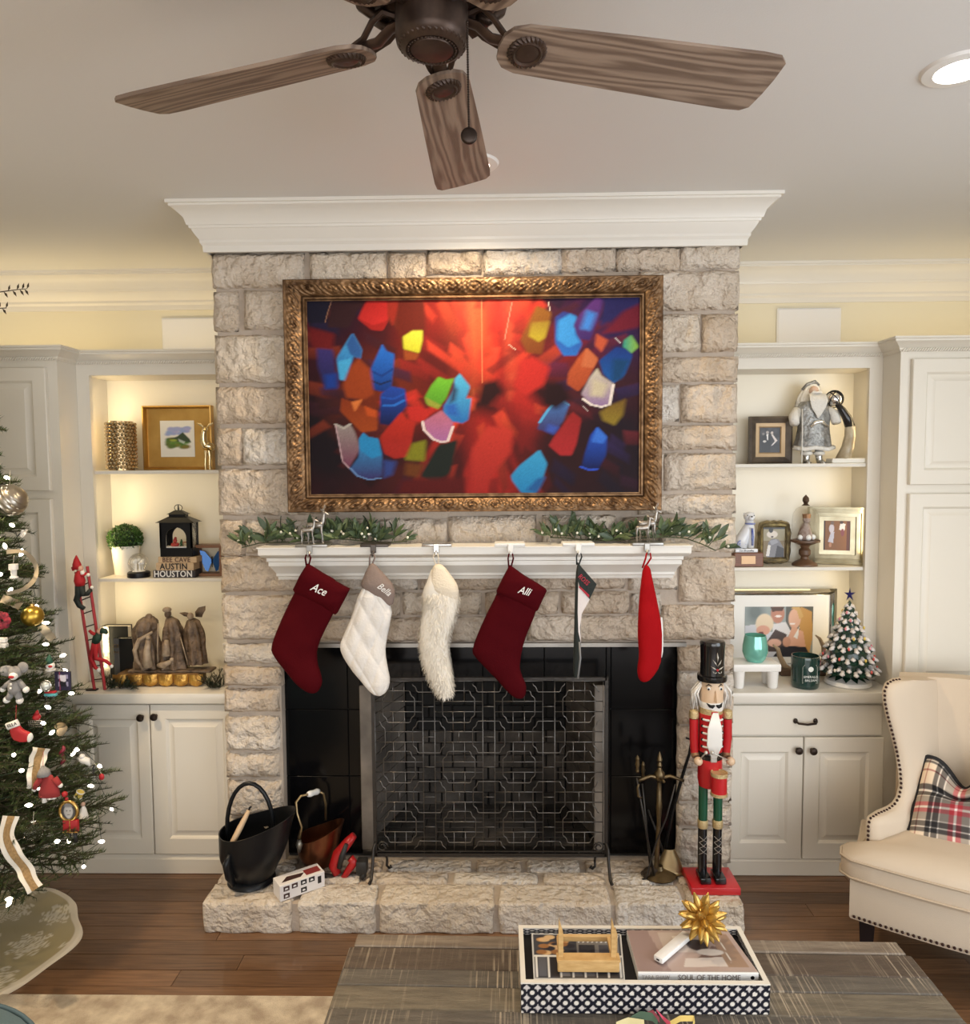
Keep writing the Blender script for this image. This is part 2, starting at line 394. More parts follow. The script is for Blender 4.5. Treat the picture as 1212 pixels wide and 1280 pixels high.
# ---- hearth
HY = -.315; hx0, hx1 = -1.04, 1.018
HEARTH = struct('floor_hearth', MB().box(hx0+.012, hx1-.012, HY+.015, .6, 0, HZ-.012), M_MORTAR, smooth=0)
HEARTH['label'] = 'raised limestone hearth'
def block(x0, x1, y0, y1, z0, z1, seed, amp=.010):
    """rough block: displaced rounded cuboid"""
    bm = bmesh.new(); bmesh.ops.create_cube(bm, size=1)
    for v in bm.verts: v.co = Vector(((x0+x1)/2+v.co.x*(x1-x0), (y0+y1)/2+v.co.y*(y1-y0), (z0+z1)/2+v.co.z*(z1-z0)))
    bmesh.ops.bevel(bm, geom=bm.edges[:], offset=.011, segments=2, profile=.6, affect='EDGES')
    for ax in range(3):
        lo = (x0, y0, z0)[ax]; hi = (x1, y1, z1)[ax]; n = int((hi-lo)/.026); nor = Vector((ax == 0, ax == 1, ax == 2))
        for q in range(1, n):
            bmesh.ops.bisect_plane(bm, geom=bm.verts[:]+bm.edges[:]+bm.faces[:], plane_co=nor*(lo+(hi-lo)*q/n), plane_no=nor)
    bm.normal_update(); sd = Vector((seed*5.1, seed*2.7, seed))
    for v in bm.verts:
        if v.co.z > z0+.002:
            t = noise.noise(v.co*11+sd)*.6+noise.noise(v.co*28+sd)*.5
            n = v.normal; k = .35 if n.z > .7 else 1
            v.co = v.co + n*amp*t*k
    return MB().bm(bm)
HB = [(250,364),(372,468),(474,617),(624,764),(771,856),(863,931)]
for i, (a, b) in enumerate(HB):
    x0 = max(onY(a, 1146, HY).x, hx0); x1 = min(onY(b, 1146, HY).x, hx1)
    struct('stone', block(x0, x1, HY, HY+.13, 0, HZ+.002, 40+i, .013), STM[(i*2+1) % 6], HEARTH, smooth=180)
for r, (ya, yb, cuts) in enumerate([(HY+.148, HY+.222, [250,330,452,562,676,762,846,930]), (HY+.236, HY+.318, [262,372,480,592,655,728,812,915])]):
    for i in range(len(cuts)-1):
        p0 = onZ(cuts[i], 1104-r*20, HZ); p1 = onZ(cuts[i+1], 1104-r*20, HZ)
        x0 = max(p0.x+.012, hx0); x1 = min(p1.x-.012, hx1)
        struct('stone', block(x0, x1, ya, yb, .03, HZ+.001, 60+i+10*r, .006), STM[(i*3+r) % 6], HEARTH, smooth=180)
for sx in (0, 1):   # end stones of the hearth
    x = hx0 if sx == 0 else hx1
    struct('stone', block(min(x, x+(.07 if sx == 0 else -.07)), max(x, x+(.07 if sx == 0 else -.07)), HY+.14, .07, 0, HZ-.004, 90+sx, .006), STM[1+sx], HEARTH, smooth=180)
# ---- fireplace: black tile surround and firebox
M_TILE = mat('black_granite', (.003, .003, .0035), .16, spec=.25)
YT = .045
FX0, FX1, FZ1 = onY(452, 960, YT).x, onY(757, 960, YT).x, onY(600, 853, YT).z
SUR = struct('wall_fire_surround', MB().box(OX0, FX0, YT+.012, YT+.05, HZ-.02, OZ1).box(FX1, OX1, YT+.012, YT+.05, HZ-.02, OZ1).box(FX0, FX1, YT+.012, YT+.05, FZ1, OZ1),
     mat('dark_grout', (.035, .034, .033), .7), smooth=0)
zr = [HZ, onY(400, 1050, YT).z, onY(400, 971, YT).z, onY(400, 888, YT).z, OZ1]
zr = [HZ, onY(400, 970, YT).z, onY(400, 887, YT).z, OZ1]
for (xa, xb) in ((OX0, onY(436, 950, YT).x), (onY(436, 950, YT).x, FX0), (FX1, onY(763, 950, YT).x), (onY(763, 950, YT).x, OX1)):
    for j in range(3):
        struct('tile', MB().rbox(xa+.001, xb-.001, YT, YT+.014, zr[j]+.001, zr[j+1]-.001, .002, 1), M_TILE, SUR, smooth=0)
nt_ = 4
for i in range(nt_):
    xa = FX0+(FX1-FX0)*i/nt_; xb = FX0+(FX1-FX0)*(i+1)/nt_
    struct('tile', MB().rbox(xa+.001, xb-.001, YT, YT+.014, FZ1+.001, OZ1-.001, .002, 1), M_TILE, SUR, smooth=0)
M_FB = mat('firebrick', (.10, .084, .07), .9, color2=(.022, .019, .016), noise_scale=5, bump=.5, bump_scale=50)
M_FBS = mat('firebox_side', (.17, .145, .12), .85, color2=(.06, .05, .042), noise_scale=4, bump=.3, bump_scale=40)
M_FBK = mat('firebox_black', (.012, .011, .010), .95)  # near-black colour of the firebox shell and upper back courses
YBK = .50; bx0, bx1 = FX0+.13, FX1-.13
FBOX = struct('wall_firebox', MB().box(FX0-.02, FX1+.02, YT+.04, YBK+.1, HZ-.03, HZ-.002).box(bx0-.08, bx1+.08, YBK+.02, YBK+.08, HZ, FZ1+.3)
     .add([(FX0-.012,YT+.04,HZ),(bx0-.012,YBK+.02,HZ),(bx0-.012,YBK+.02,FZ1+.3),(FX0-.012,YT+.04,FZ1+.3)], [(0,1,2,3)])
     .add([(FX1+.012,YT+.04,HZ),(bx1+.012,YBK+.02,HZ),(bx1+.012,YBK+.02,FZ1+.3),(FX1+.012,YT+.04,FZ1+.3)], [(0,1,2,3)])
     .box(FX0-.02, FX1+.02, YT+.05, YBK+.1, FZ1+.28, FZ1+.3), M_FBK, smooth=0)
for i in range(9):
    for j in range(5):
        x = FX0+.02+i*.113-(.05 if j % 2 else 0); a, b = max(x, FX0+.004+.03*j), min(x+.109, FX1-.004-.03*j)
        if b-a > .02: struct('firebrick', MB().rbox(a, b, YT+.05+j*.088, YT+.134+j*.088, HZ-.01, HZ+.003, .003, 1), M_FB, FBOX, smooth=0)
M_FLG = mat('firebox_flange', (.25, .215, .18), .6, .3, color2=(.14, .12, .10), noise_scale=9)
for a, b in ((451.5, 466.5), (742, 757)):
    struct('side_flange', MB().rbox(onY(a, 980, YT).x, onY(b, 980, YT).x, YT-.012, YT+.0, HZ+.022, onY(600, 856, YT).z, .003, 1), M_FLG, FBOX, smooth=0)
struct('floor_flange', MB().rbox(FX0, FX1, YT-.014, YT+.03, HZ+.001, HZ+.022, .003, 1), M_IRON, FBOX, smooth=0)
bh = .062; rws = int((FZ1-HZ+.1)/bh)
for j in range(rws):
    z0 = HZ+j*bh; off = 0 if j % 2 else .055
    x = bx0-off
    while x < bx1:
        a, b = max(x, bx0), min(x+.11, bx1)
        if b-a > .015: struct('firebrick', MB().rbox(a+.002, b-.002, YBK, YBK+.03, z0+.002, z0+bh-.002, .003, 1), M_FB if j < 6 else M_FBK, FBOX, smooth=0)
        x += .114
    for sx, xa, xb in ((-1, FX0, bx0), (1, FX1, bx1)):
        n = 4; t = 0 if j % 2 else .12
        while t < .98:
            t1 = min(1, t+.245)
            p = [(xa+(xb-xa)*q, YT+.045+(YBK-YT-.05)*q) for q in (t+.006, t1-.006)]
            mb = MB(); e = -.012*sx*-1
            mb.add([(p[0][0], p[0][1], z0+.002), (p[1][0], p[1][1], z0+.002), (p[1][0], p[1][1], z0+bh-.002), (p[0][0], p[0][1], z0+bh-.002),
                    (p[0][0]+sx*.011, p[0][1], z0+.002), (p[1][0]+sx*.011, p[1][1], z0+.002), (p[1][0]+sx*.011, p[1][1], z0+bh-.002), (p[0][0]+sx*.011, p[0][1], z0+bh-.002)],
                   [(0,1,2,3),(4,7,6,5),(0,4,5,1),(1,5,6,2),(2,6,7,3),(3,7,4,0)])
            struct('firebrick', mb, M_FBS, FBOX, smooth=0); t = t1
# ---- crown mouldings
def crown_prof(h, p):
    return [(0, -h), (.012, -h), (.014, -h*.86), (.022, -h*.80), (.022, -h*.74), (p*.32, -h*.62), (p*.40, -h*.52), (p*.44, -h*.52), (p*.46, -h*.46), (p*.50, -h*.46), (p*.58, -h*.30), (p*.80, -h*.16), (p*.92, -h*.12), (p*.92, -h*.07), (p, -h*.07), (p, 0), (0, 0)]
zb = onY(600, 312, -.03).z
prof = [(o, ZC+z) for o, z in crown_prof(ZC-zb, .115)]
struct('trim_1', MB().sweep([(CX0-.02, YW), (CX0-.02, -.03), (CX1+.02, -.03), (CX1+.02, YW)], prof), M_TRIM, smooth=30)
for n, xa, xb in (('trim_2', XL, CX0), ('trim_3', CX1, XR)):
    struct(n, MB().sweep([(xb, YW), (xa, YW)], [(-o, ZC+z) for o, z in crown_prof(.185, .13)]), M_TRIM, smooth=30)
# flush white in-wall loudspeaker covers
for a, b, c, d, lb in ((203, 262, 398, 446, 'white square speaker grille on the wall above the shelf with the gold-framed landscape'), (970, 1049, 386, 436, 'white square speaker grille on the wall above the shelf with the silver Santa')):
    p = onY(a, c, YW); q = onY(b, d, YW); x1 = q.x if a > 600 else p.x+.31
    t = thing('speaker_grille', lb, 'speaker', ((p.x+x1)/2, YW, q.z-.03))
    mesh_obj('frame', MB().rbox(p.x, x1, YW-.014, YW, q.z-.03, p.z, .004, 1), mat('speaker_white', (.86, .86, .86), .6), t, 0)
    mesh_obj('mesh_cover', MB().rbox(p.x+.006, x1-.006, YW-.017, YW-.01, q.z-.024, p.z-.006, .002, 1), mat('speaker_mesh', (.84, .84, .85), .7, bump=.2, bump_scale=900), t, 0)
# recessed ceiling lamps
M_BULB = mat('lamp_glow', (1, .93, .80), emit=14)
def can(px, py, lb, pw, col=WARM2, tgt=None, ang=100):
    p = onZ(px, py, ZC) if isinstance(px, int) else Vector((px, py, ZC))
    t = thing('recessed_downlight', lb, 'ceiling light', p)
    mesh_obj('trim_ring', MB().lathe([(.058, -.002), (.062, -.010), (.088, -.007), (.094, 0), (.092, .002)], p, 32, False), mat('lamp_trim', (.85, .84, .82), .4), t)
    mesh_obj('bulb', MB().lathe([(.001, -.006), (.045, -.006), (.057, .0)], p, 24, False), M_BULB, t)
    spot('downlight_beam', p+Vector((0, 0, -.03)), tgt or (p-Vector((0, 0, 2))), pw, col, ang, .7, .05)
can(1200, 85, 'lit round recessed downlight in the bare ceiling by the fan', 16)
for x_, y_, lb_ in ((-1.75, -1.05, 'added unseen warm downlight in the ceiling above the Christmas tree'), (-1.2, -3.3, 'added unseen warm downlight in the ceiling behind the fan, towards the tree side'), (1.2, -3.3, 'added unseen warm downlight in the ceiling behind the fan, towards the window side'), (0.0, -4.9, 'added unseen warm downlight in the ceiling by the rear windows')):
    can(x_, y_, lb_, (95 if y_ > -2 else 70) if x_ < 0 else 34)  # unseen downlights, added to give the room more warm light
can(589, 204, 'lit recessed downlight close to the chimney crown, behind a fan blade', 48, WARM, None, 150)
# ================================================================== BUILT-IN CABINETS
YB = .09; YN = .25; YK = .455; XT = 1.765; ZTOP = 2.285
def door_mb(x0, x1, z0, z1, y, wl=.062, wr=.062, wt=.062, wb=.07, th=.02, bev=.034):
    """raised-panel door, front face at y"""
    mb = MB(); vs = []; fs = []
    def ring(l, r, b, t, d): return [(x0+l, y+d, z0+b), (x1-r, y+d, z0+b), (x1-r, y+d, z1-t), (x0+l, y+d, z1-t)]
    rs = [ring(0,0,0,0,th), ring(0,0,0,0,.003), ring(.003,.003,.003,.003,0), ring(wl,wr,wb,wt,0), ring(wl+.005,wr+.005,wb+.005,wt+.005,.004), ring(wl+.010,wr+.010,wb+.010,wt+.010,.011),
          ring(wl+.014,wr+.014,wb+.014,wt+.014,.011), ring(wl+bev,wr+bev,wb+bev,wt+bev,.003), ring(wl+bev+.003,wr+bev+.003,wb+bev+.003,wt+bev+.003,.001)]
    for r in rs: vs += r
    for k in range(len(rs)-1):
        for i in range(4): fs.append((k*4+i, k*4+(i+1)%4, (k+1)*4+(i+1)%4, (k+1)*4+i))
    n = (len(rs)-1)*4; fs.append((n, n+1, n+2, n+3)); fs.append((3, 2, 1, 0))
    return mb.add(vs, fs)
def knob_mb(p):
    return MB().lathe([(.007, 0), (.005, .004), (.005, .012), (.014, .017), (.0165, .023), (.013, .030), (.001, .032)], p, 16, False, Matrix.Rotation(math.pi/2, 3, 'X'))
def base_cab(sx, label):
    x_in, x_out = (CX0-.026, -XT) if sx < 0 else (CX1+.026, XT)
    xa, xb = min(x_in, x_out), max(x_in, x_out)
    t = thing('base_cabinet', label, 'cabinet', ((xa+xb)/2, YB+.1, 0))
    mesh_obj('body', MB().box(xa, xb, YB+.021, YW-.01, .005, .765), M_CAB, t, 0)
    mesh_obj('plinth', MB().sweep([(xb, YB+.021), (xa, YB+.021)], [(0, .085), (-.010, .083), (-.014, .072), (-.020, .066), (-.020, .003), (0, .003)]), M_CAB, t, 30)
    return t, xa, xb
def P(px, py, Y=YB): return onY(px, py, Y)
# left
tL, xa, xb = base_cab(-1, 'beige two-door base cabinet beside the Christmas tree')
zt, zb_ = P(190, 881).z, P(190, 1068).z
d = mesh_obj('door', door_mb(-1.735, P(189, 975).x, zb_, zt, YB, wr=P(189, 975).x-P(177, 975).x+.008, wl=.055), M_CAB, tL, 30)
mesh_obj('knob', knob_mb(P(178, 895.5)), M_DARK, d)
d = mesh_obj('door', door_mb(P(190.5, 975).x, xb-.004, zb_, zt, YB, wl=P(209, 975).x-P(190.5, 975).x, wr=.028), M_CAB, tL, 30)
mesh_obj('knob', knob_mb(P(195, 894.5)), M_DARK, d)
# right
tR, xa2, xb2 = base_cab(1, 'white base cabinet with one drawer over two doors, behind the nutcracker')
zd1, zd0 = P(1005, 882).z, P(1005, 919).z
d = mesh_obj('drawer', MB().rbox(xa2+.004, P(1102.5, 900).x, YB, YB+.02, zd0, zd1, .003, 1), M_CAB, tR, 30)
pc = P(1006, 902)
hd = MB().tube([(pc.x-.042, YB, pc.z+.004), (pc.x-.042, YB-.016, pc.z+.004), (pc.x-.036, YB-.024, pc.z), (pc.x, YB-.026, pc.z-.004), (pc.x+.036, YB-.024, pc.z), (pc.x+.042, YB-.016, pc.z+.004), (pc.x+.042, YB, pc.z+.004)], .005, 8)
for s_ in (-1, 1): hd.sphere((pc.x+s_*.042, YB-.004, pc.z+.004), .009, 10, 6, (1.1, .6, 1.3))
mesh_obj('drawer_pull', hd, M_DARK, d)
zt, zb_ = P(1003, 922).z, P(1003, 1074).z
d = mesh_obj('door', door_mb(xa2+.004, P(1002.5, 1000).x, zb_, zt, YB, wl=.048), M_CAB, tR, 30)
mesh_obj('knob', knob_mb(P(996, 936.5)), M_DARK, d)
d = mesh_obj('door', door_mb(P(1004, 1000).x, P(1103, 1000).x, zb_, zt, YB), M_CAB, tR, 30)
mesh_obj('knob', knob_mb(P(1014, 937)), M_DARK, d)
# worktops
zc0, zc1 = P(180, 879, YB-.02).z, P(180, 867, YB-.02).z
ZCT = zc1
M_TOP = mat('worktop_paint', (.72, .685, .61), .22)
for sx, xa_, xb_, lb in ((-1, -XT+.002, CX0-.026, 'beige painted worktop under the nativity figures'), (1, CX1+.026, XT-.002, 'white painted worktop under the ceramic Christmas tree')):
    t = tag(mesh_obj('worktop', MB().rbox(xa_, xb_, YB-.022, YK+.02, .766, ZCT, .004, 2), M_TOP, None, 30), lb, 'worktop')
# shelf units over the worktops
M_STRIP = mat('shelf_led', (1, .86, .62), emit=3)
def shelf_unit(sx, label, ztop, zs):
    xi = (CX0-.026) if sx < 0 else (CX1+.026)      # at the chimney
    xo = sx*(XT-.0005); xs = sx*1.708             # outer side, niche edge
    lo, hi = min(xi, xo), max(xi, xo)
    t = thing('built_in_shelves', label, 'shelves', ((lo+hi)/2, YK, ZCT))
    bx = lambda a, b, *r: MB().box(min(a, b), max(a, b), *r)
    mesh_obj('back_panel', bx(xi, xs+sx*.03, YK, YK+.02, ZCT+.001, ztop+.03), mat('shelf_interior', (.80, .755, .635), .35), t, 0)
    mesh_obj('side_panel', bx(xs+sx*.03, xo, YN+.02, YK, ZCT+.001, ztop), M_CAB, t, 0)
    mesh_obj('stile', bx(xs, xo, YN, YN+.02, ZCT+.001, ztop), M_CAB, t, 0)
    mesh_obj('top_panel', bx(xi, xo, YN+.02, YW-.01, ztop, ztop+.02).box(lo, hi, YN, YN+.02, ztop, ZTOP-.01), M_CAB, t, 0)
    mesh_obj('top_deck', MB().box(lo, hi, YN+.02, YW-.01, ZTOP-.03, ZTOP-.012), M_CAB, t, 0)
    for z in zs:
        mesh_obj('shelf', MB().rbox(min(xi, xs), max(xi, xs), YN+.012, YK, z-.016, z, .002, 1), M_CAB, t, 0)
    # slim warm light bar tucked behind the face frame
    xl = xs+sx*.012
    for za, zb2 in zip([ZCT]+zs, zs+[ztop]):
        mesh_obj('light_bar', MB().box(xl-.004, xl+.004, YN+.022, YN+.030, za+.06, zb2-.05), M_STRIP, t, 0)
    return t
zsL = [onY(190, 723, YN+.012).z, onY(190, 588, YN+.012).z]; zsR = [onY(1000, 709, YN+.012).z, onY(1000, 579.5, YN+.012).z]
ZN = onY(150, 469, YN).z
shelf_unit(-1, 'beige built-in shelves with the boxwood ball, lantern and nativity', ZN, zsL)
shelf_unit(1, 'beige built-in shelves with family photos and a silver Santa', ZN, zsR)
for sx, zs in ((-1, zsL), (1, zsR)):
    xs = sx*1.708; zl = [ZCT]+zs+[ZN]
    for i in range(3):
        za, zb2 = zl[i], zl[i+1]; kn = 1.0 if sx < 0 else .45
        area('shelf_light', (xs+sx*.006, YN+.034, (za+zb2)/2), (xs-sx*.30, YK+.03, (za+zb2)/2), .015, zb2-za-.1, .36*kn, NICHE)
        area('shelf_light', (sx*1.36, YN+.03, zb2-.022), (sx*1.36, YK-.02, za), .5, .03, .16*kn, NICHE)
# tall cabinets
def tall(sx, label):
    xi, xo = sx*XT, sx*(3.1 if sx < 0 else 2.72); lo, hi = min(xi, xo), max(xi, xo)
    t = thing('tall_cabinet', label, 'cabinet', ((lo+hi)/2, .5, 0))
    mesh_obj('body', MB().box(lo, hi, YB+.021, YW-.01, .005, ZTOP-.012), M_CAB, t, 0)
    mesh_obj('plinth', MB().sweep([(hi, YB+.021), (lo, YB+.021)], [(0, .085), (-.010, .083), (-.014, .072), (-.020, .066), (-.020, .003), (0, .003)]), M_CAB, t, 30)
    x = onY(1139, 540, YB).x; zu1, zu0 = onY(1150, 448, YB).z, onY(1150, 606, YB).z; zl1 = onY(1150, 617, YB).z; zl0 = .80; w = .455
    for k in range(2):
        a, b = x+k*(w+.004), x+k*(w+.004)+w
        for nm, z0, z1 in (('upper_door', zu0, zu1), ('door', zl0, zl1), ('lower_door', .10, .765)):
            d = mesh_obj(nm, door_mb(*(sorted((sx*a, sx*b))), z0, z1, YB, .055, .055, .055, .06), M_CAB, t, 30)
            kx = sx*(b-.03) if k == 0 else sx*(a+.03); kz = {'upper_door': z0+.05, 'door': z0+.35, 'lower_door': z1-.05}[nm]
            if nm == 'lower_door' and k == 0: kx = sx*(a+.035)
            mesh_obj('knob', knob_mb((kx, YB, kz)), M_DARK, d)
    return t
tall(-1, 'beige tall cabinet with raised-panel doors behind the Christmas tree')
tall(1, 'white tall cabinet with raised-panel doors behind the wing chair')
# cornice with rope bead, one per side
def cornice(sx, label):
    xi = (CX0-.026) if sx < 0 else (CX1+.026)
    path = [(sx*(3.1 if sx < 0 else 2.72), YB+.021), (sx*XT, YB+.021), (sx*XT, YN), (xi, YN)]
    prof = [(0, -.052), (.006, -.052), (.008, -.048), (.012, -.046), (.012, -.038), (.018, -.034), (.034, -.020), (.046, -.014), (.046, -.006), (.052, -.004), (.052, .004), (0, .004)]
    s = 1 if sx > 0 else -1
    mb = MB().sweep(path, [(-o*s, ZTOP+z) for o, z in prof])
    # outward is towards -Y: travelling from outside to the chimney
    t = thing('cornice', label, 'moulding', (sx*1.6, YN, ZTOP-.052))
    mesh_obj('moulding', mb, M_CAB, t, 30)
    rope = MB(); segs = [((sx*XT, YB+.021-.014), (sx*2.6, YB+.021-.014)), ((sx*XT-sx*.012, YN-.014), (xi, YN-.014))]
    for a, b in segs:
        a, b = Vector((a[0], a[1], ZTOP-.046)), Vector((b[0], b[1], ZTOP-.046)); n = int((b-a).length/.0105)
        for i in range(n):
            c = a+(b-a)*((i+.5)/n); rope.tube([c+Vector((-.005, 0, -.006)), c+Vector((0, -.003, 0)), c+Vector((.005, 0, .006))], .0034, 5, False)
    ro = mesh_obj('rope_bead', rope, M_CAB, t, 60); ro['kind'] = 'stuff'
cornice(-1, 'beige cornice moulding with fine rope bead above the boxwood and nativity shelves')
cornice(1, 'beige cornice moulding with fine rope bead above the family photo shelves')
# warm up-lights resting on top of the cabinets, hidden by the cornice
for sx in (-1, 1):
    k = 1 if sx < 0 else .45
    area('cabinet_top_light', (sx*1.45, .75, ZTOP+.05), (sx*1.45, .8, 2.8), .7, .05, (.58 if sx < 0 else .8)*k, NICHE)
    area('cabinet_top_light', (sx*2.35, .75, ZTOP+.05), (sx*2.35, .8, 2.8), .9, .05, (1.0 if sx < 0 else 1.35)*k, NICHE)
# ================================================================== PICTURE, MANTEL, STOCKINGS
def inst(name, me, parent, M):
    o = bpy.data.objects.new(name, me); COL.objects.link(o); o.parent = parent; o.matrix_local = M; return o
def mesh_only(name, mb, m, smooth=180):
    o = mesh_obj(name, mb, m, None, smooth); me = o.data; bpy.data.objects.remove(o); return me
def orient(p, d, roll=0, s=1):
    """matrix putting local +Y along d at p"""
    d = Vector(d).normalized(); q = d.to_track_quat('Y', 'Z'); return Matrix.Translation(p) @ q.to_matrix().to_4x4() @ Matrix.Rotation(roll, 4, 'Y') @ Matrix.Scale(s, 4)
# ---- carved gold frame with screen painting
FXo0, FXo1, FZo0, FZo1 = -.742, .742, 1.594, 2.508
ix0, ix1, iz0, iz1 = -.655, .657, 1.665, 2.429
pic = thing('framed_picture', 'large abstract red and blue painting in a carved gold frame', 'picture', (0, -.03, FZo0))
M_GOLDF = mat('antique_gold', (.27, .16, .08), .44, .7, color2=(.085, .044, .02), noise_scale=26)
def orn(L, s):
    p = .098; k = L/p; c = (k % 1)-.5; fl = 1 if int(math.floor(k)) % 2 else -1
    a, b = c*p, (s-.42)*.1*fl; r = math.hypot(a, b); th = math.atan2(b, a)
    v = .75*math.cos(th+r*260)*max(0, 1-r/.062)**.5+.45*math.cos(a*260)*math.cos(b*330); w = max(0, 1-abs((s-.42)/.36)**3)
    return .0055*v*w
def rail(O0, O1, I0, I1, n):
    ln = math.hypot(O1[0]-O0[0], O1[1]-O0[1]); ns = 22
    def fn(u, v):
        s = (v-.08)/.92
        if v < .04: s_, h = 0, .0
        elif v < .085: s_, h = 0, .05
        else:
            s_ = s
            if s < .07: h = .052
            elif s < .76: h = .050-.020*((s-.07)/.69)**1.3+.006*math.sin((s-.07)/.69*math.pi)+orn(u*ln, s)
            elif s < .82: h = .024
            elif s < .93: h = .032
            else: h = .022
        x = (O0[0]+(O1[0]-O0[0])*u)*(1-s_)+(I0[0]+(I1[0]-I0[0])*u)*s_; z = (O0[1]+(O1[1]-O0[1])*u)*(1-s_)+(I0[1]+(I1[1]-I0[1])*u)*s_
        return (x, -.034-h, z)
    return MB().grid(fn, n, ns+4)
oc = [(FXo0, FZo0), (FXo1, FZo0), (FXo1, FZo1), (FXo0, FZo1)]; ic = [(ix0, iz0), (ix1, iz0), (ix1, iz1), (ix0, iz1)]
for k in range(4):
    j = (k+1) % 4; mesh_obj('frame_rail', rail(oc[k], oc[j], ic[k], ic[j], 420 if k % 2 == 0 else 260), M_GOLDF, pic, 60)
mesh_obj('backing', MB().box(FXo0+.004, FXo1-.004, -.045, -.034, FZo0+.004, FZo1-.004), M_BLACK, pic, 0)
pt = Paint(300, 174, srgb(70, 18, 20)); pt.asp = .58
def A(x, y): return ((380+x/4.923-387.5)/410.5, 1-(366+y/4.923-377)/239.5)
def B(x, y): return ((590+x/4.923-387.5)/410.5, 1-(366+y/4.923-377)/239.5)
def cut(p):
    q = []
    for i in range(len(p)):
        a, b, c = p[i-1], p[i], p[(i+1) % len(p)]; q += [(b[0]+(a[0]-b[0])*.08, b[1]+(a[1]-b[1])*.08), (b[0]+(c[0]-b[0])*.08, b[1]+(c[1]-b[1])*.08)]
    return q
def pg(fn, pts, c, c2=None, g=(0, 1), al=1, soft=.009): pt.poly(cut([fn(*p) for p in pts]), srgb(*c), srgb(*c2) if c2 else None, g, al, soft)
def arc(fn, pts, c, w=.0035):
    q = [fn(*p) for p in pts]
    for i in range(len(q)-1): pt.line(q[i], q[i+1], w, srgb(*c))
# soft ground
for (x, y, rx, ry, c) in [(.08,.75,.14,.3,(62,12,28)),(.06,.3,.16,.35,(22,10,20)),(.04,.92,.1,.12,(30,18,40)),(.45,.78,.14,.4,(150,30,20)),(.5,.8,.07,.35,(190,70,40)),(.55,.85,.05,.3,(205,60,35)),
     (.62,.85,.06,.25,(185,45,30)),(.40,.65,.1,.2,(90,20,18)),(.55,.2,.12,.3,(160,32,28)),(.5,.08,.1,.2,(180,42,34)),(.63,.5,.1,.16,(180,40,34)),(.42,.15,.08,.25,(70,16,18)),(.34,.12,.1,.15,(72,22,20)),
     (.9,.85,.14,.25,(50,30,80)),(.92,.2,.16,.35,(26,14,28)),(.8,.15,.14,.2,(45,16,20)),(.78,.65,.1,.2,(120,26,32)),(.5,.5,.05,.08,(50,12,12)),(.72,.53,.05,.06,(52,10,14)),(.88,.55,.12,.12,(60,24,34)),(.2,.5,.12,.2,(110,40,18)),(.62,.3,.05,.14,(120,26,24)),(.56,.5,.04,.1,(40,8,12))]:
    pt.ell(x, y, rx, ry, srgb(*c), 1.1)
for i, (x, c) in enumerate([(.44,(120,38,26)),(.475,(150,60,44)),(.5,(214,96,56)),(.525,(225,90,50)),(.555,(200,52,36)),(.585,(150,34,28)),(.61,(205,84,56)),(.635,(170,40,32))]):
    pt.poly([(x-.018, 1.0), (x+.016, 1.0), (x+.012+.004*i, .62), (x-.004, .48-.02*(i % 3))], srgb(*c), None, (0, 1), .75, .03)
rs = random.Random(6)
for _ in range(150):
    u, v = rs.random(), rs.random(); dx, dy = (u-.52), (v-.55); ang = math.atan2(dy*.58, dx)+rs.uniform(-.35, .35); L, w_ = rs.uniform(.05, .13), rs.uniform(.018, .04); ca, sa = math.cos(ang), math.sin(ang)/.58
    if u < .28: c = rs.choice([(40, 14, 24), (70, 18, 20), (24, 20, 50), (96, 36, 20), (30, 12, 18)])
    elif u > .74: c = rs.choice([(34, 24, 60), (60, 22, 50), (84, 24, 30), (22, 16, 40), (50, 18, 24)])
    else: c = rs.choice([(150, 34, 26), (110, 24, 20), (180, 52, 34), (70, 16, 16), (140, 48, 28)])
    if v < .2: c = tuple(int(q*.65) for q in c)
    P0 = [(u-ca*L*.5-sa*w_*.3, v-sa*L*.5+ca*w_), (u+ca*L*.5-sa*w_*.2, v+sa*L*.5+ca*w_*.8), (u+ca*L*.6+sa*w_*.2, v+sa*L*.6-ca*w_), (u-ca*L*.4+sa*w_*.3, v-sa*L*.4-ca*w_)]
    pt.poly(P0, srgb(*c), srgb(*[min(255, int(q*1.5+6)) for q in c]), (0, 1), .6, .014)
pg(A, [(0,60),(25,60),(45,200),(30,420),(0,430)], (120,26,44)); pg(A, [(40,210),(205,255),(190,350),(60,330)], (110,24,28), soft=.02)
pg(A, [(30,60),(190,60),(150,190),(40,190)], (24,22,44), soft=.01); pg(A, [(190,60),(390,60),(350,120),(290,220),(160,215)], (52,26,32), soft=.01)
arc(A, [(190,62),(165,130),(150,185)], (150,110,90), .002)
pg(A, [(405,60),(535,60),(535,170),(500,235),(440,232),(350,165),(370,120)], (196,44,44), (180,36,34)); pg(A, [(350,165),(440,205),(530,180),(495,238),(430,232)], (160,32,30))
pg(A, [(535,60),(600,60),(600,120),(560,210),(535,150)], (150,40,28), soft=.01); pg(A, [(600,60),(755,60),(760,230),(720,410),(620,410),(580,170)], (100,28,16), soft=.012)
pg(A, [(622,275),(680,240),(742,240),(740,300),(720,375),(625,350)], (196,198,48), (214,214,70)); pg(A, [(625,355),(720,380),(700,415),(630,415)], (150,70,30), soft=.01)
pg(A, [(315,250),(370,350),(360,405),(320,390),(270,535),(232,530),(214,400)], (34,110,190), (70,160,225), (0,1)); pg(A, [(315,250),(370,350),(360,405),(300,380),(275,320)], (44,90,160)); pg(A, [(222,420),(308,400),(270,535),(232,530)], (70,170,230))
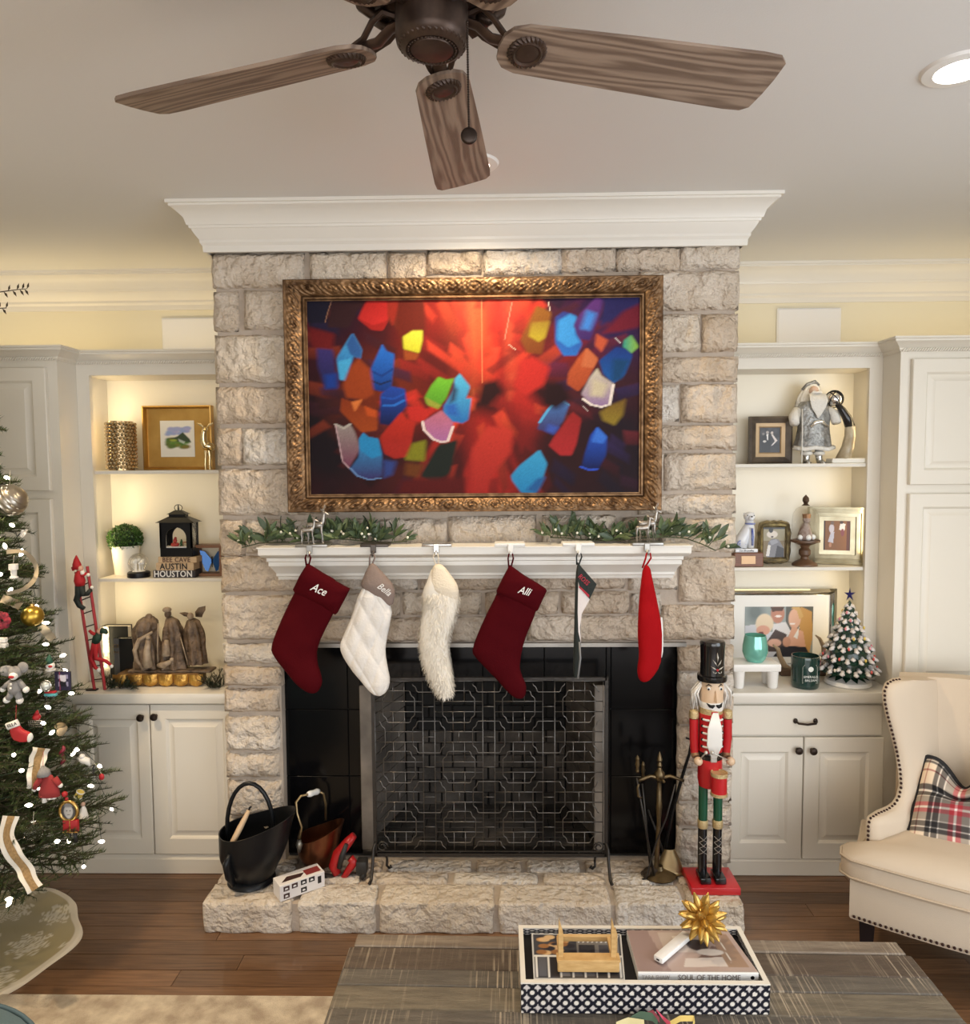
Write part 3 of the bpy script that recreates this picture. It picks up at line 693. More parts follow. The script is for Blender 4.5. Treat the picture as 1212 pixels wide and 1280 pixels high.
pg(A, [(95,340),(195,350),(215,580),(140,585),(100,450)], (20,30,80), (60,50,120), soft=.015); pg(A, [(140,500),(218,490),(215,580),(145,585)], (24,60,150), soft=.02)
pg(A, [(495,320),(520,360),(570,380),(545,590),(490,605),(430,590),(412,490),(460,390)], (14,50,130), (36,110,215)); arc(A, [(430,540),(480,560),(540,540)], (20,40,90), .006); arc(A, [(425,480),(490,510),(555,470)], (20,60,140), .006)
pg(A, [(350,400),(420,470),(440,620),(380,650),(270,640),(250,560),(300,450)], (150,62,24), soft=.015); pg(A, [(240,640),(300,660),(400,700),(460,720),(455,840),(360,850),(280,770),(230,720)], (160,70,24), (130,50,20)); pg(A, [(300,665),(370,650),(320,725)], (214,120,60)); pg(A, [(380,690),(455,720),(450,760),(395,750)], (190,80,30), soft=.01)
pg(A, [(480,620),(540,572),(630,590),(640,690),(600,740),(540,810),(470,800)], (14,22,70), (30,70,170)); arc(A, [(500,690),(560,690),(620,660)], (40,110,210), .007); arc(A, [(490,640),(560,650),(620,620)], (30,80,180), .006)
pg(A, [(640,700),(720,690),(790,730),(740,790),(650,780)], (190,42,36), soft=.012)
pg(A, [(605,728),(640,770),(690,790),(655,960),(640,1000),(560,1010),(500,980),(470,880)], (150,32,26), (190,46,32)); pg(A, [(480,890),(580,925),(665,880),(645,1000),(560,1010),(500,980)], (170,40,32), soft=.01)
pg(A, [(835,518),(880,535),(930,530),(880,650),(830,710),(760,680),(750,640),(790,570)], (80,150,40), (110,185,50)); pg(A, [(752,640),(850,690),(830,712),(770,690)], (150,160,60), soft=.01)
pg(A, [(965,500),(1028,580),(1000,650),(1035,650),(1015,780),(980,800),(910,790),(860,740),(870,690),(925,600),(935,530)], (40,110,190), (80,180,225)); pg(A, [(925,560),(950,600),(935,660),(900,680)], (40,40,70), soft=.02); pg(A, [(870,690),(940,680),(960,760),(880,745)], (44,100,190), soft=.02)
pg(A, [(735,790),(850,720),(870,740),(925,800),(890,905),(850,915),(780,890)], (170,110,170), (190,110,130)); arc(A, [(735,790),(745,840),(800,895),(850,914),(888,908),(920,820)], (235,215,215), .006)
pg(A, [(200,800),(250,815),(290,800),(320,850),(350,950),(280,1065),(240,1030)], (120,60,90), (150,140,140)); arc(A, [(200,800),(215,880),(240,1025),(280,1068)], (190,160,170), .003); arc(A, [(200,800),(250,825),(290,800)], (180,175,170), .006)
pg(A, [(370,855),(400,880),(460,890),(485,1000),(480,1120),(400,1140),(320,1110),(285,1070),(340,1000),(345,890)], (60,50,110), (50,150,215)); pg(A, [(370,855),(400,880),(460,890),(480,990),(420,1010),(350,960),(345,890)], (40,140,205)); arc(A, [(285,1068),(330,1115),(400,1140),(475,1130)], (110,150,210), .004); pg(A, [(490,1020),(570,1030),(545,1110),(490,1130)], (50,70,140), soft=.02)
pg(A, [(670,920),(755,900),(745,1030),(620,1020)], (130,130,30), soft=.015); pg(A, [(630,1040),(740,1050),(700,1130),(620,1110)], (110,60,24), soft=.02); pg(A, [(830,930),(950,900),(900,1100),(800,1165),(715,1120)], (28,36,32), soft=.012)
pg(A, [(1030,980),(1083,920),(1083,1230),(990,1230),(985,1100)], (170,40,34), (150,34,30), soft=.015); pg(A, [(600,1140),(990,1130),(980,1230),(560,1230)], (92,20,20), soft=.03)
# right half
pg(B, [(400,100),(490,140),(450,290),(430,390),(340,380),(300,300),(350,200)], (120,60,24), (140,90,30), soft=.012); pg(B, [(370,200),(480,190),(450,290),(410,315),(350,280)], (176,160,44), (150,120,40), soft=.012)
pg(B, [(510,170),(560,135),(640,160),(640,260),(675,330),(640,400),(560,400),(510,320)], (40,110,205), (50,60,140)); pg(B, [(530,190),(600,150),(640,170),(630,270),(660,320),(590,350),(520,300)], (60,150,230), soft=.012)
pg(B, [(760,50),(805,70),(770,190),(720,310),(660,300),(620,220),(660,150)], (60,40,110), (110,60,140)); pg(B, [(700,130),(760,150),(720,250),(665,240)], (70,140,235), soft=.02)
pg(B, [(800,50),(1030,45),(1030,110),(920,150),(780,230)], (44,40,100), soft=.02); pg(B, [(920,140),(1030,90),(1030,230),(900,260),(790,270)], (120,30,50), soft=.02); pg(B, [(760,270),(830,310),(790,380),(750,340)], (200,90,60), soft=.012)
pg(B, [(970,280),(1015,350),(970,390),(920,350),(925,310)], (60,170,150), (150,200,70), (1,0)); pg(B, [(880,350),(930,360),(980,400),(930,520),(860,570),(800,510),(775,430)], (20,90,170), (30,60,140)); pg(B, [(860,420),(960,430),(910,540),(850,560)], (20,70,120), soft=.02)
pg(B, [(700,352),(770,420),(700,560),(650,615),(580,570),(590,500),(650,410)], (170,74,40), (190,90,50)); pg(B, [(700,355),(768,420),(740,475),(665,465)], (200,110,70))
pg(B, [(765,475),(790,520),(865,570),(845,690),(790,708),(720,685),(668,630),(720,530)], (150,120,170), (205,200,180)); pg(B, [(740,540),(830,575),(800,650),(720,640)], (205,195,170), soft=.02); arc(B, [(680,660),(730,695),(790,708),(840,695),(862,575)], (245,235,230), .006)
pg(B, [(545,640),(595,695),(560,790),(500,870),(400,840),(430,760)], (60,44,100), (70,120,190)); arc(B, [(545,642),(470,720),(415,800)], (90,170,225), .006); arc(B, [(545,642),(560,675),(595,695)], (90,150,200), .004); pg(B, [(470,810),(530,830),(500,870),(455,850)], (60,90,190), soft=.02)
pg(B, [(615,735),(670,780),(640,930),(610,1000),(540,1000),(470,940),(500,890)], (178,42,46), (150,36,36))
pg(B, [(780,740),(840,700),(940,660),(920,760),(870,820),(800,790)], (150,130,44), (120,90,34), soft=.015)
pg(B, [(765,830),(825,890),(820,1000),(770,1090),(670,1070),(690,990),(725,880)], (16,24,80), (40,90,210)); pg(B, [(765,830),(825,890),(800,930),(730,920)], (60,120,230), soft=.01); arc(B, [(665,1070),(720,1090),(765,1085)], (50,90,220), .006)
pg(B, [(415,963),(462,1050),(430,1150),(390,1230),(300,1225),(245,1150),(240,1120),(290,1060)], (40,140,205), (60,165,220)); pg(B, [(400,1140),(450,1130),(400,1225),(330,1210)], (40,100,170), soft=.015)
pg(B, [(0,960),(100,820),(250,840),(240,980),(130,1110),(70,1230),(0,1230)], (176,44,38), (196,56,44), soft=.02); pg(B, [(60,560),(160,540),(200,610),(110,700),(30,690)], (40,10,14), soft=.03); pg(B, [(440,570),(560,560),(610,660),(520,720),(430,690)], (34,8,14), soft=.03)
pg(B, [(300,430),(370,400),(480,470),(440,570),(330,640),(260,580)], (190,44,38), soft=.02); arc(B, [(70,60),(68,350),(65,560)], (210,120,80), .0022); arc(B, [(250,80),(205,300)], (200,130,110), .002); arc(B, [(230,330),(270,360)], (220,190,170), .002); arc(B, [(470,80),(480,130)], (220,200,190), .002); arc(B, [(870,295),(905,330)], (220,220,225), .002); arc(B, [(675,700),(710,735)], (200,190,190), .002)
rng = np.random.RandomState(4); pt.a = np.clip(.62*pt.a*(1+.10*rng.randn(pt.nv+1, 1, 1)*0+.05*rng.randn(pt.nv+1, pt.nu+1, 1)), 0, 1)
pt.to('canvas', lambda u, v: (ix0-.004+(ix1-ix0+.008)*u, -.05, iz0-.004+(iz1-iz0+.008)*v), mat('screen_print', vcol='Col', rough=.55, spec=.15), pic)
# ---- mantel shelf
ZM = 1.464; mx0, mx1 = -.842, .842; MYF = -.18
zM0 = 1.322
mp_ = [(0, 0), (.035, 0), (.037, .012), (.044, .016), (.044, .026), (.062, .05), (.076, .062), (.076, .078), (.084, .082), (.084, .094), (.105, .10), (.118, .112), (.118, .136), (.125, .138), (.125, ZM-zM0), (0, ZM-zM0)]
k_ = .175/.125
man = tag(mesh_obj('mantel_shelf', MB().sweep([(mx0+.07, .0), (mx0+.07, -.025), (mx1-.07, -.025), (mx1-.07, .0)], [((-.06 if o == 0 else o*k_*.4+(o*k_*.6)*1), zM0+h) for o, h in [(q[0], q[1]) for q in mp_]]), M_TRIM, None, 30),
     'white moulded mantel shelf on the limestone chimney breast', 'mantel')
# rebuild with separate forward and sideways reach so that the ends match
me = man.data
for v in me.vertices:
    c = v.co
    if c.x < mx0+.07: c.x = mx0+.07-(mx0+.07-c.x)*(.07/.175)
    elif c.x > mx1-.07: c.x = mx1-.07+(c.x-mx1+.07)*(.07/.175)
    if c.y < -.025: c.y = -.025-(-.025-c.y)*((-.025-MYF)/.175)
    if c.y > -.02: c.y = -.02
# ---- little deer
def deer(mb, o, s=1, yaw=0, antler=True, neck=(.32, .52)):
    """deer facing +x, s = height in metres to head"""
    Mx = Matrix.Translation(o) @ Matrix.Rotation(yaw, 4, 'Z') @ Matrix.Scale(s, 4); p = MB()
    p.tube([(-.26, 0, .50), (-.24, 0, .55), (-.1, 0, .545), (.08, 0, .55), (.2, 0, .58), (.24, 0, .6)], [.05, .1, .105, .1, .115, .07], 10)
    p.tube([(.18, 0, .58), (.25, 0, .70), (.27, 0, .85), (.29, 0, .93)], [.09, .065, .045, .05], 8)
    p.tube([(.25, 0, .945), (.30, 0, .945), (.38, 0, .91), (.43, 0, .89)], [.045, .056, .036, .022], 8)
    for x, y, b in ((-.2, .055, -.05), (-.23, -.055, .0), (.17, .05, .02), (.20, -.05, .05)):
        p.tube([(x, y, .55), (x+b*.3-.02, y, .34), (x+b*.6+.005, y, .24), (x+b, y, .03), (x+b+.02, y, 0)], [.055, .036, .022, .018, .024], 6)
    p.tube([(-.26, 0, .55), (-.32, 0, .5)], [.03, .008], 6)
    for sy in (-1, 1):
        p.tube([(.25, sy*.03, .97), (.22, sy*.09, 1.04), (.20, sy*.13, 1.08)], [.014, .026, .004], 6)
        if antler:
            p.tube([(.28, sy*.02, .98), (.27, sy*.05, 1.07), (.31, sy*.08, 1.15), (.32, sy*.07, 1.2)], [.012, .010, .008, .003], 5); p.tube([(.28, sy*.055, 1.08), (.33, sy*.06, 1.12)], [.008, .003], 5)
    for v in p.v: pass
    mb.add([Mx @ Vector(v) for v in p.v], p.f); return mb
# ---- stocking holders
M_CHROME = mat('brushed_nickel', (.62, .60, .57), .25, 1); M_PEWTER = mat('pewter', (.36, .35, .33), .35, .9); M_SILVER = mat('antique_silver', (.56, .53, .49), .38, .9, color2=(.22, .20, .18), noise_scale=60)
M_WHITEM = mat('white_enamel', (.80, .79, .76), .3); M_BRZ = mat('bronze_holder', (.10, .085, .075), .4, .8)
HOLD = [(386, 369, 409, M_PEWTER, 'pewter stocking holder with two silver deer, holding the dark red Ace stocking', True), (466, 450, 485, M_BRZ, 'dark bronze stocking holder above the quilted white stocking', False),
        (545, 527, 564, M_CHROME, 'plain nickel stocking holder above the fluffy white stocking', False), (638, 618, 656, M_WHITEM, 'plain white stocking holder above the dark red Alli stocking', False),
        (723, 703, 743, M_WHITEM, 'white stocking holder above the black and white stocking', False), (809, 790, 829, M_PEWTER, 'pewter stocking holder with two silver deer above the bright red stocking', True)]
HOOK = []
for hx, a, b, m, lb, dr in HOLD:
    x = onY(hx, 684, MYF-.01).x; xa = onY(a, 684, MYF).x; xb = onY(b, 684, MYF).x
    t = thing('stocking_holder', lb, 'stocking holder', (x, MYF+.05, ZM))
    mesh_obj('base', MB().rbox(xa, xb, MYF-.004, MYF+.085, ZM+.0005, ZM+.0125, .003, 2), m, t)
    mesh_obj('hook', MB().rbox(x-.011, x+.011, MYF-.008, MYF-.003, ZM-.022, ZM+.011, .002, 1).tube([(x, MYF-.005, ZM-.016), (x, MYF-.012, ZM-.026), (x, MYF-.022, ZM-.029), (x, MYF-.030, ZM-.024), (x, MYF-.031, ZM-.014)], [.005, .005, .005, .005, .004], 8), m, t)
    HOOK.append(x)
    if dr:
        mb = MB(); deer(mb, (x+.012, MYF+.05, ZM+.0125), .125, 0, True); mesh_obj('stag', mb, M_SILVER, t, 60)
        mb = MB(); deer(mb, (x-.012, MYF+.022, ZM+.0125), .098, 0, False); mesh_obj('doe', mb, M_SILVER, t, 60)
# ---- stockings
def smooth_poly(pts, it=2):
    for _ in range(it):
        q = []
        for i in range(len(pts)):
            a, b = pts[i], pts[(i+1) % len(pts)]; q += [(a[0]*.75+b[0]*.25, a[1]*.75+b[1]*.25), (a[0]*.25+b[0]*.75, a[1]*.25+b[1]*.75)]
        pts = q
    return pts
def pillow(poly, yc, T, rows=34, n=20, ripple=0, seed=0, it=1, mod=None):
    """inflated outline in the X-Z plane: horizontal slices become flattened ellipses"""
    P2 = smooth_poly(poly, it) if it else poly; zs = [p[1] for p in P2]; z0, z1 = min(zs), max(zs); mb = MB(); vs = []; fs = []
    for j in range(rows+1):
        f = j/rows; z = z0+(z1-z0)*(.5-.5*math.cos(math.pi*f))*.6+(z1-z0)*f*.4; z = min(max(z, z0+(z1-z0)*.002), z1-(z1-z0)*.002)
        xs = []
        for i in range(len(P2)):
            a, b = P2[i], P2[(i+1) % len(P2)]
            if (a[1]-z)*(b[1]-z) <= 0 and abs(a[1]-b[1]) > 1e-9: xs.append(a[0]+(b[0]-a[0])*(z-a[1])/(b[1]-a[1]))
        l, r = min(xs), max(xs); c, h = (l+r)/2, max((r-l)/2, .0008); d = T*min(1, (h/(T*1.6))**.6)
        for k in range(n):
            a = 2*math.pi*k/n; ca, sa = math.cos(a), math.sin(a); x = c+h*math.copysign(abs(ca)**.8, ca); y = yc+d*math.copysign(abs(sa)**.8, sa)
            if ripple: y += ripple*noise.noise(Vector((x*18, z*14, seed)))*(1 if sa < 0 else .3)
            if mod: y += mod(x, z)*(-1 if sa < 0 else 1)*abs(sa)
            vs.append((x, y, z))
    for j in range(rows):
        for k in range(n): fs.append((j*n+k, j*n+(k+1)%n, (j+1)*n+(k+1)%n, (j+1)*n+k))
    fs.append(tuple(range(n-1, -1, -1))); fs.append(tuple(rows*n+k for k in range(n)))
    return mb.add(vs, fs)
YS = MYF-.028
def pxp(pts, Y=YS): return [(onY(x, y, Y).x, onY(x, y, Y).z) for x, y in pts]
def loop(x, z_top, z_bot, r, xb=None):
    xb = x if xb is None else xb
    return MB().tube([(xb-.004, YS, z_bot), (x-.010, YS, (z_top+z_bot)/2+.01), (x-.007, YS, z_top), (x+.007, YS, z_top), (x+.010, YS, (z_top+z_bot)/2+.01), (xb+.004, YS, z_bot)], r, 6, flat=1)
M_VEL = mat('dark_red_velvet', (.062, .0015, .004), .85, spec=.08, bump=.15, bump_scale=200); M_RED = mat('red_velvet', (.33, .003, .006), .8, spec=.12, bump=.15, bump_scale=160)
M_QUILT = mat('white_quilt', (.80, .76, .71), .8, bump=.25, bump_scale=120); M_TAUPE = mat('taupe_cuff', (.235, .175, .15), .85, bump=.3, bump_scale=90); M_EMB = mat('embroidery', (.82, .80, .78), .7)
M_CREAM = mat('cream_plush', (.80, .70, .55), .9, bump=.4, bump_scale=150); M_FUR = mat('white_fur', (.86, .80, .70), .8)
def zoomA(pts): return [(330+x/6.735, 690+y/6.735) for x, y in pts]
def stocking(i, label, legpx, cuffpx, m, mc, txt=None, tm=None, T=.032, loopm=None, mod=None, cuffT=None, lw=.0035, txt_size=.03, txt_px=None, txt_rot=0):
    leg = pxp(legpx); x = HOOK[i]
    t = thing('christmas_stocking', label, 'stocking', (x, YS, ZM-.03))
    lg = mesh_obj('leg', pillow(leg, YS, T, 110 if mod else 46, 110 if mod else 24, .006, i, 1, mod), m, t, 180)
    if cuffpx: mesh_obj('cuff', pillow(pxp(cuffpx, YS-.002), YS-.002, cuffT or T*1.22, 26, 24, .004, i+9, 0 if i in (0, 3) else 1), mc, t, 180)
    top = max((p for p in (pxp(cuffpx) if cuffpx else leg)), key=lambda p: p[1])
    mesh_obj('hanging_loop', loop(x, ZM-.026, top[1]-.012, lw, top[0]), loopm or mc, t, 180)
    if txt:
        c = onY(txt_px[0], txt_px[1], YS-(cuffT or T*1.22)-.006); a = math.radians(txt_rot)
        tx = text_obj('embroidered_name', txt, txt_size, tm, t, (c.x, c.y, c.z), (math.cos(a), 0, math.sin(a)), (-math.sin(a), 0, math.cos(a)), .0015, .35, .85, .0003)
    return t
stocking(0, 'dark red velvet stocking embroidered Ace', zoomA([(375,110),(250,350),(130,600),(55,800),(75,860),(150,960),(250,1080),(330,1160),(400,1190),(455,1180),(490,1110),(480,1040),(445,930),(445,800),(560,560),(640,420),(660,270)]),
   zoomA([(365,95),(300,200),(240,320),(275,352),(440,430),(600,528),(620,510),(725,312),(600,245)]), M_VEL, M_VEL, 'Ace', M_EMB, txt_px=(398, 737), txt_rot=-24, txt_size=.045)
def quilt(x, z):
    a = (x*.86+z*.5)*15.5; b = (x*.86-z*.35)*21; return .009*min(abs(math.sin(a*math.pi)), 1)**.35*min(abs(math.sin(b*math.pi)), 1)**.35
stocking(1, 'quilted white stocking with a taupe embroidered cuff', zoomA([(890,250),(800,330),(740,540),(660,720),(640,780),(650,850),(720,970),(820,1090),(900,1180),(980,1210),(1040,1170),(1062,1080),(1040,980),(1018,850),(1030,740),(1060,600),(1080,480),(1000,330)]),
   zoomA([(895,92),(840,190),(805,300),(960,390),(1080,478),(1110,300),(985,160),(930,100)]), M_QUILT, M_TAUPE, 'Bella', M_EMB, mod=quilt, txt_px=(480, 737), txt_rot=-38, txt_size=.035)
def zoomB(pts): return [(280+x/3.7875, 620+y/3.7875) for x, y in pts]
furpx = zoomB([(985,330),(962,400),(935,460),(945,520),(925,640),(925,720),(950,820),(990,900),(1025,945),(1060,950),(1085,920),(1075,830),(1060,740),(1060,660),(1095,560),(1110,500),(1105,430),(1060,370)])
tf = stocking(2, 'fluffy white fur stocking with a smooth cream cuff', furpx, zoomB([(1010,318),(985,335),(965,430),(1000,465),(1060,500),(1105,500),(1113,430),(1070,370),(1040,330)]), M_FUR, M_CREAM, T=.034, lw=.0022)
def fur():
    rg = random.Random(5); mb = MB(); leg = smooth_poly(pxp(furpx), 1); zs = [p[1] for p in leg]; z0, z1 = min(zs), max(zs)-.07
    for _ in range(4200):
        z = rg.uniform(z0+.004, z1-.02)
        xs = [a[0]+(b[0]-a[0])*(z-a[1])/(b[1]-a[1]) for a, b in zip(leg, leg[1:]+leg[:1]) if (a[1]-z)*(b[1]-z) <= 0 and abs(a[1]-b[1]) > 1e-9]
        l, r = min(xs), max(xs); c, h = (l+r)/2, (r-l)/2; a = rg.uniform(0, 2*math.pi); d = .034*min(1, (h/.054)**.6)
        p = Vector((c+h*math.cos(a)*.97, YS+d*math.sin(a)*.97, z)); n = Vector((math.cos(a), math.sin(a)*1.0, 0)); dr = (n*.55+Vector((rg.uniform(-.3, .3), rg.uniform(-.2, .2), -1))).normalized(); L = rg.uniform(.014, .028); w = dr.cross(n).normalized()*.0016
        mb.add([p-w, p+w, p+dr*L*.6+w*.6+n*.003, p+dr*L*.6-w*.6+n*.003, p+dr*L], [(0,1,2,3),(3,2,4)])
    o = mesh_obj('fur_pile', mb, M_FUR, tf, 0); o['kind'] = 'stuff'
fur()
stocking(3, 'dark red velvet stocking embroidered Alli', [(636,706),(621,742),(604,775),(589,812),(592,820),(612,840),(632,862),(641,871),(652,874),(657,868),(658,856),(651,842),(649,830),(655,800),(670,765),(678,735)],
   [(637,706),(628,722),(619,741),(640,750),(667,765),(672,763),(684,737),(672,729),(655,719)], M_VEL, M_VEL, 'Alli', M_EMB, txt_px=(655, 739), txt_rot=-16, txt_size=.040)
# thin black and white stocking seen almost edge-on: body hangs turned, cuff corner faces the room
M_BLKF = mat('black_felt', (.018, .024, .022), .85, bump=.2, bump_scale=150)
t5 = stocking(4, 'black and white knit stocking seen edge-on with red lettering', [(722,702),(719,720),(718,760),(717,800),(716,835),(717,846),(720,848),(724,835),(726,810),(725,780),(726,740),(727,712)], None, M_BLKF, M_BLKF, T=.05, lw=.003)
zz = lambda p: (690+p[0]/6.4, 670+p[1]/6.4)
mesh_obj('cuff', MB().prism(pxp([zz(p) for p in [(205,210),(235,250),(350,380),(295,498),(215,405),(200,340)]]), YS-.02, YS+.012), M_BLKF, t5, 0)
mesh_obj('cuff_stripe', MB().prism(pxp([zz(p) for p in [(216,398),(297,472),(293,492),(214,412)]], YS-.021), YS-.022, YS-.0205), mat('red_stripe', (.42, .02, .04), .8), t5, 0)
mesh_obj('front_panel', MB().prism(pxp([zz(p) for p in [(205,345),(218,405),(296,500),(232,615),(218,720),(226,850),(205,760),(200,600)]]), YS-.018, YS+.0), mat('white_knit', (.74, .68, .66), .85, bump=.2, bump_scale=200), t5, 0)
c = onY(729.5, 725, YS-.024); text_obj('lettering', 'ROSS', .026, mat('red_stitch', (.48, .03, .06), .7), t5, (c.x, c.y, c.z), (.72, 0, -.69), (.69, 0, .72), .001, 0, .8)
mesh_obj('toe_trim', MB().tube([(onY(724, 800, YS-.03).x, YS-.03, onY(724, 800, YS).z), (onY(725, 820, YS-.03).x, YS-.034, onY(725, 820, YS).z), (onY(722, 845, YS-.03).x, YS-.03, onY(722, 845, YS).z)], .004, 6), mat('grey_knit', (.22, .22, .22), .9), t5, 180)
t6 = stocking(5, 'bright red velvet stocking seen from behind with a white edge', [(804,706),(800,735),(797,775),(797,800),(799,820),(796,838),(798,850),(805,853),(814,848),(825,832),(827,812),(827,785),(822,755),(815,725),(812,707)], None, M_RED, M_RED, T=.034, lw=.0035)
mesh_obj('white_edge', MB().tube([(onY(826.5, y, YS).x, YS+.004, onY(826.5, y, YS).z) for y in (772, 785, 800, 815, 822)], [.004, .007, .008, .007, .003], 6), mat('white_plush', (.85, .83, .81), .9), t6, 180)
# ---- garlands on the mantel
def leaf_mesh(name, m, L=.05, Wd=.011, fold=.003):
    vs = []; fs = []
    st = [(0, .1), (.2, .7), (.45, 1), (.7, .8), (.9, .35), (1, .02)]
    for t, w in st:
        z = .012*math.sin(t*2.4)*.5; vs += [(-w*Wd, t*L, z+fold), (0, t*L, z), (w*Wd, t*L, z+fold)]
    for i in range(len(st)-1):
        for k in range(2): fs.append((i*3+k, i*3+k+1, i*3+k+4, i*3+k+3))
    return mesh_only(name, MB().add(vs, fs), m, 180)
LM = [leaf_mesh('leaf', mat('olive_leaf_%d' % i, c, .45), .046+.01*i, .0075+.002*i) for i, c in enumerate([(.075, .115, .05), (.11, .15, .065), (.055, .085, .045)])]
BERRY = mesh_only('berry', MB().sphere((0, 0, 0), .0055, 8, 6), mat('white_berry', (.80, .78, .66), .35))
def garland(label, px0, px1, dens, seed, droop):
    rg = random.Random(seed); x0, x1 = onY(px0, 680, -.10).x, onY(px1, 680, -.10).x
    t = thing('greenery_garland', label, 'garland', ((x0+x1)/2, -.10, ZM))
    org = parent_org(t); n = int((x1-x0)/.012); stems = MB(); pts = []
    for i in range(13):
        f = i/12; z = ZM+.016+.008*math.sin(f*9+seed)
        x = x0+(x1-x0)*f; yv = -.075+.012*math.sin(f*7)
        for e, s_ in droop:
            if (s_ < 0 and x < e) or (s_ > 0 and x > e): z -= (abs(x-e)/.09)**1.3*.03; yv -= .05*min(1, abs(x-e)/.06)
        pts.append(Vector((x, yv, z)))
    stems.tube(pts, .0025, 5)
    def at(f):
        k = min(11, int(f*12)); return pts[k].lerp(pts[k+1], f*12-k)
    for i in range(dens):
        f = rg.random(); b = at(f); ang = rg.uniform(-1.1, 1.1); up = rg.uniform(.0, .9)
        if f < .08: ang -= .6
        d = Vector((math.sin(ang)*1.1+(-.5 if f < .5 else .5)*.5, rg.uniform(-.3, .15), up+.15)).normalized(); L = rg.uniform(.02, .05)
        e = b+d*L; stems.tube([b, b+d*L*.5+Vector((0, 0, .004)), e], .0013, 4)
        for k in range(4):
            q = b.lerp(e, .3+.25*k); dd = (d+Vector((rg.uniform(-.8, .8), rg.uniform(-.5, .5), rg.uniform(-.5, .6)))).normalized()
            if (q+dd*.04).z < ZM+.006 and not any((q.x < g and s_ < 0) or (q.x > g and s_ > 0) for g, s_ in droop): dd.z = abs(dd.z)+.05
            inst('leaf', LM[rg.randrange(3)], t, orient(q-org, dd, rg.uniform(-1.5, 1.5), rg.uniform(.8, 1.3)))
        if rg.random() < .45: inst('berry', BERRY, t, Matrix.Translation(e-org+Vector((rg.uniform(-.01, .01), -.01, .004))))
    mesh_obj('stems', stems, mat('twig_green', (.08, .09, .04), .7), t, 180)
gl = -.80; gr = .86
garland('olive leaf and white berry garland around the deer holder of the Ace stocking', 305, 508, 60, 3, [(-.845, -1)])
garland('olive leaf and white berry garland around the deer holder of the bright red stocking', 688, 893, 62, 8, [(.845, 1)])
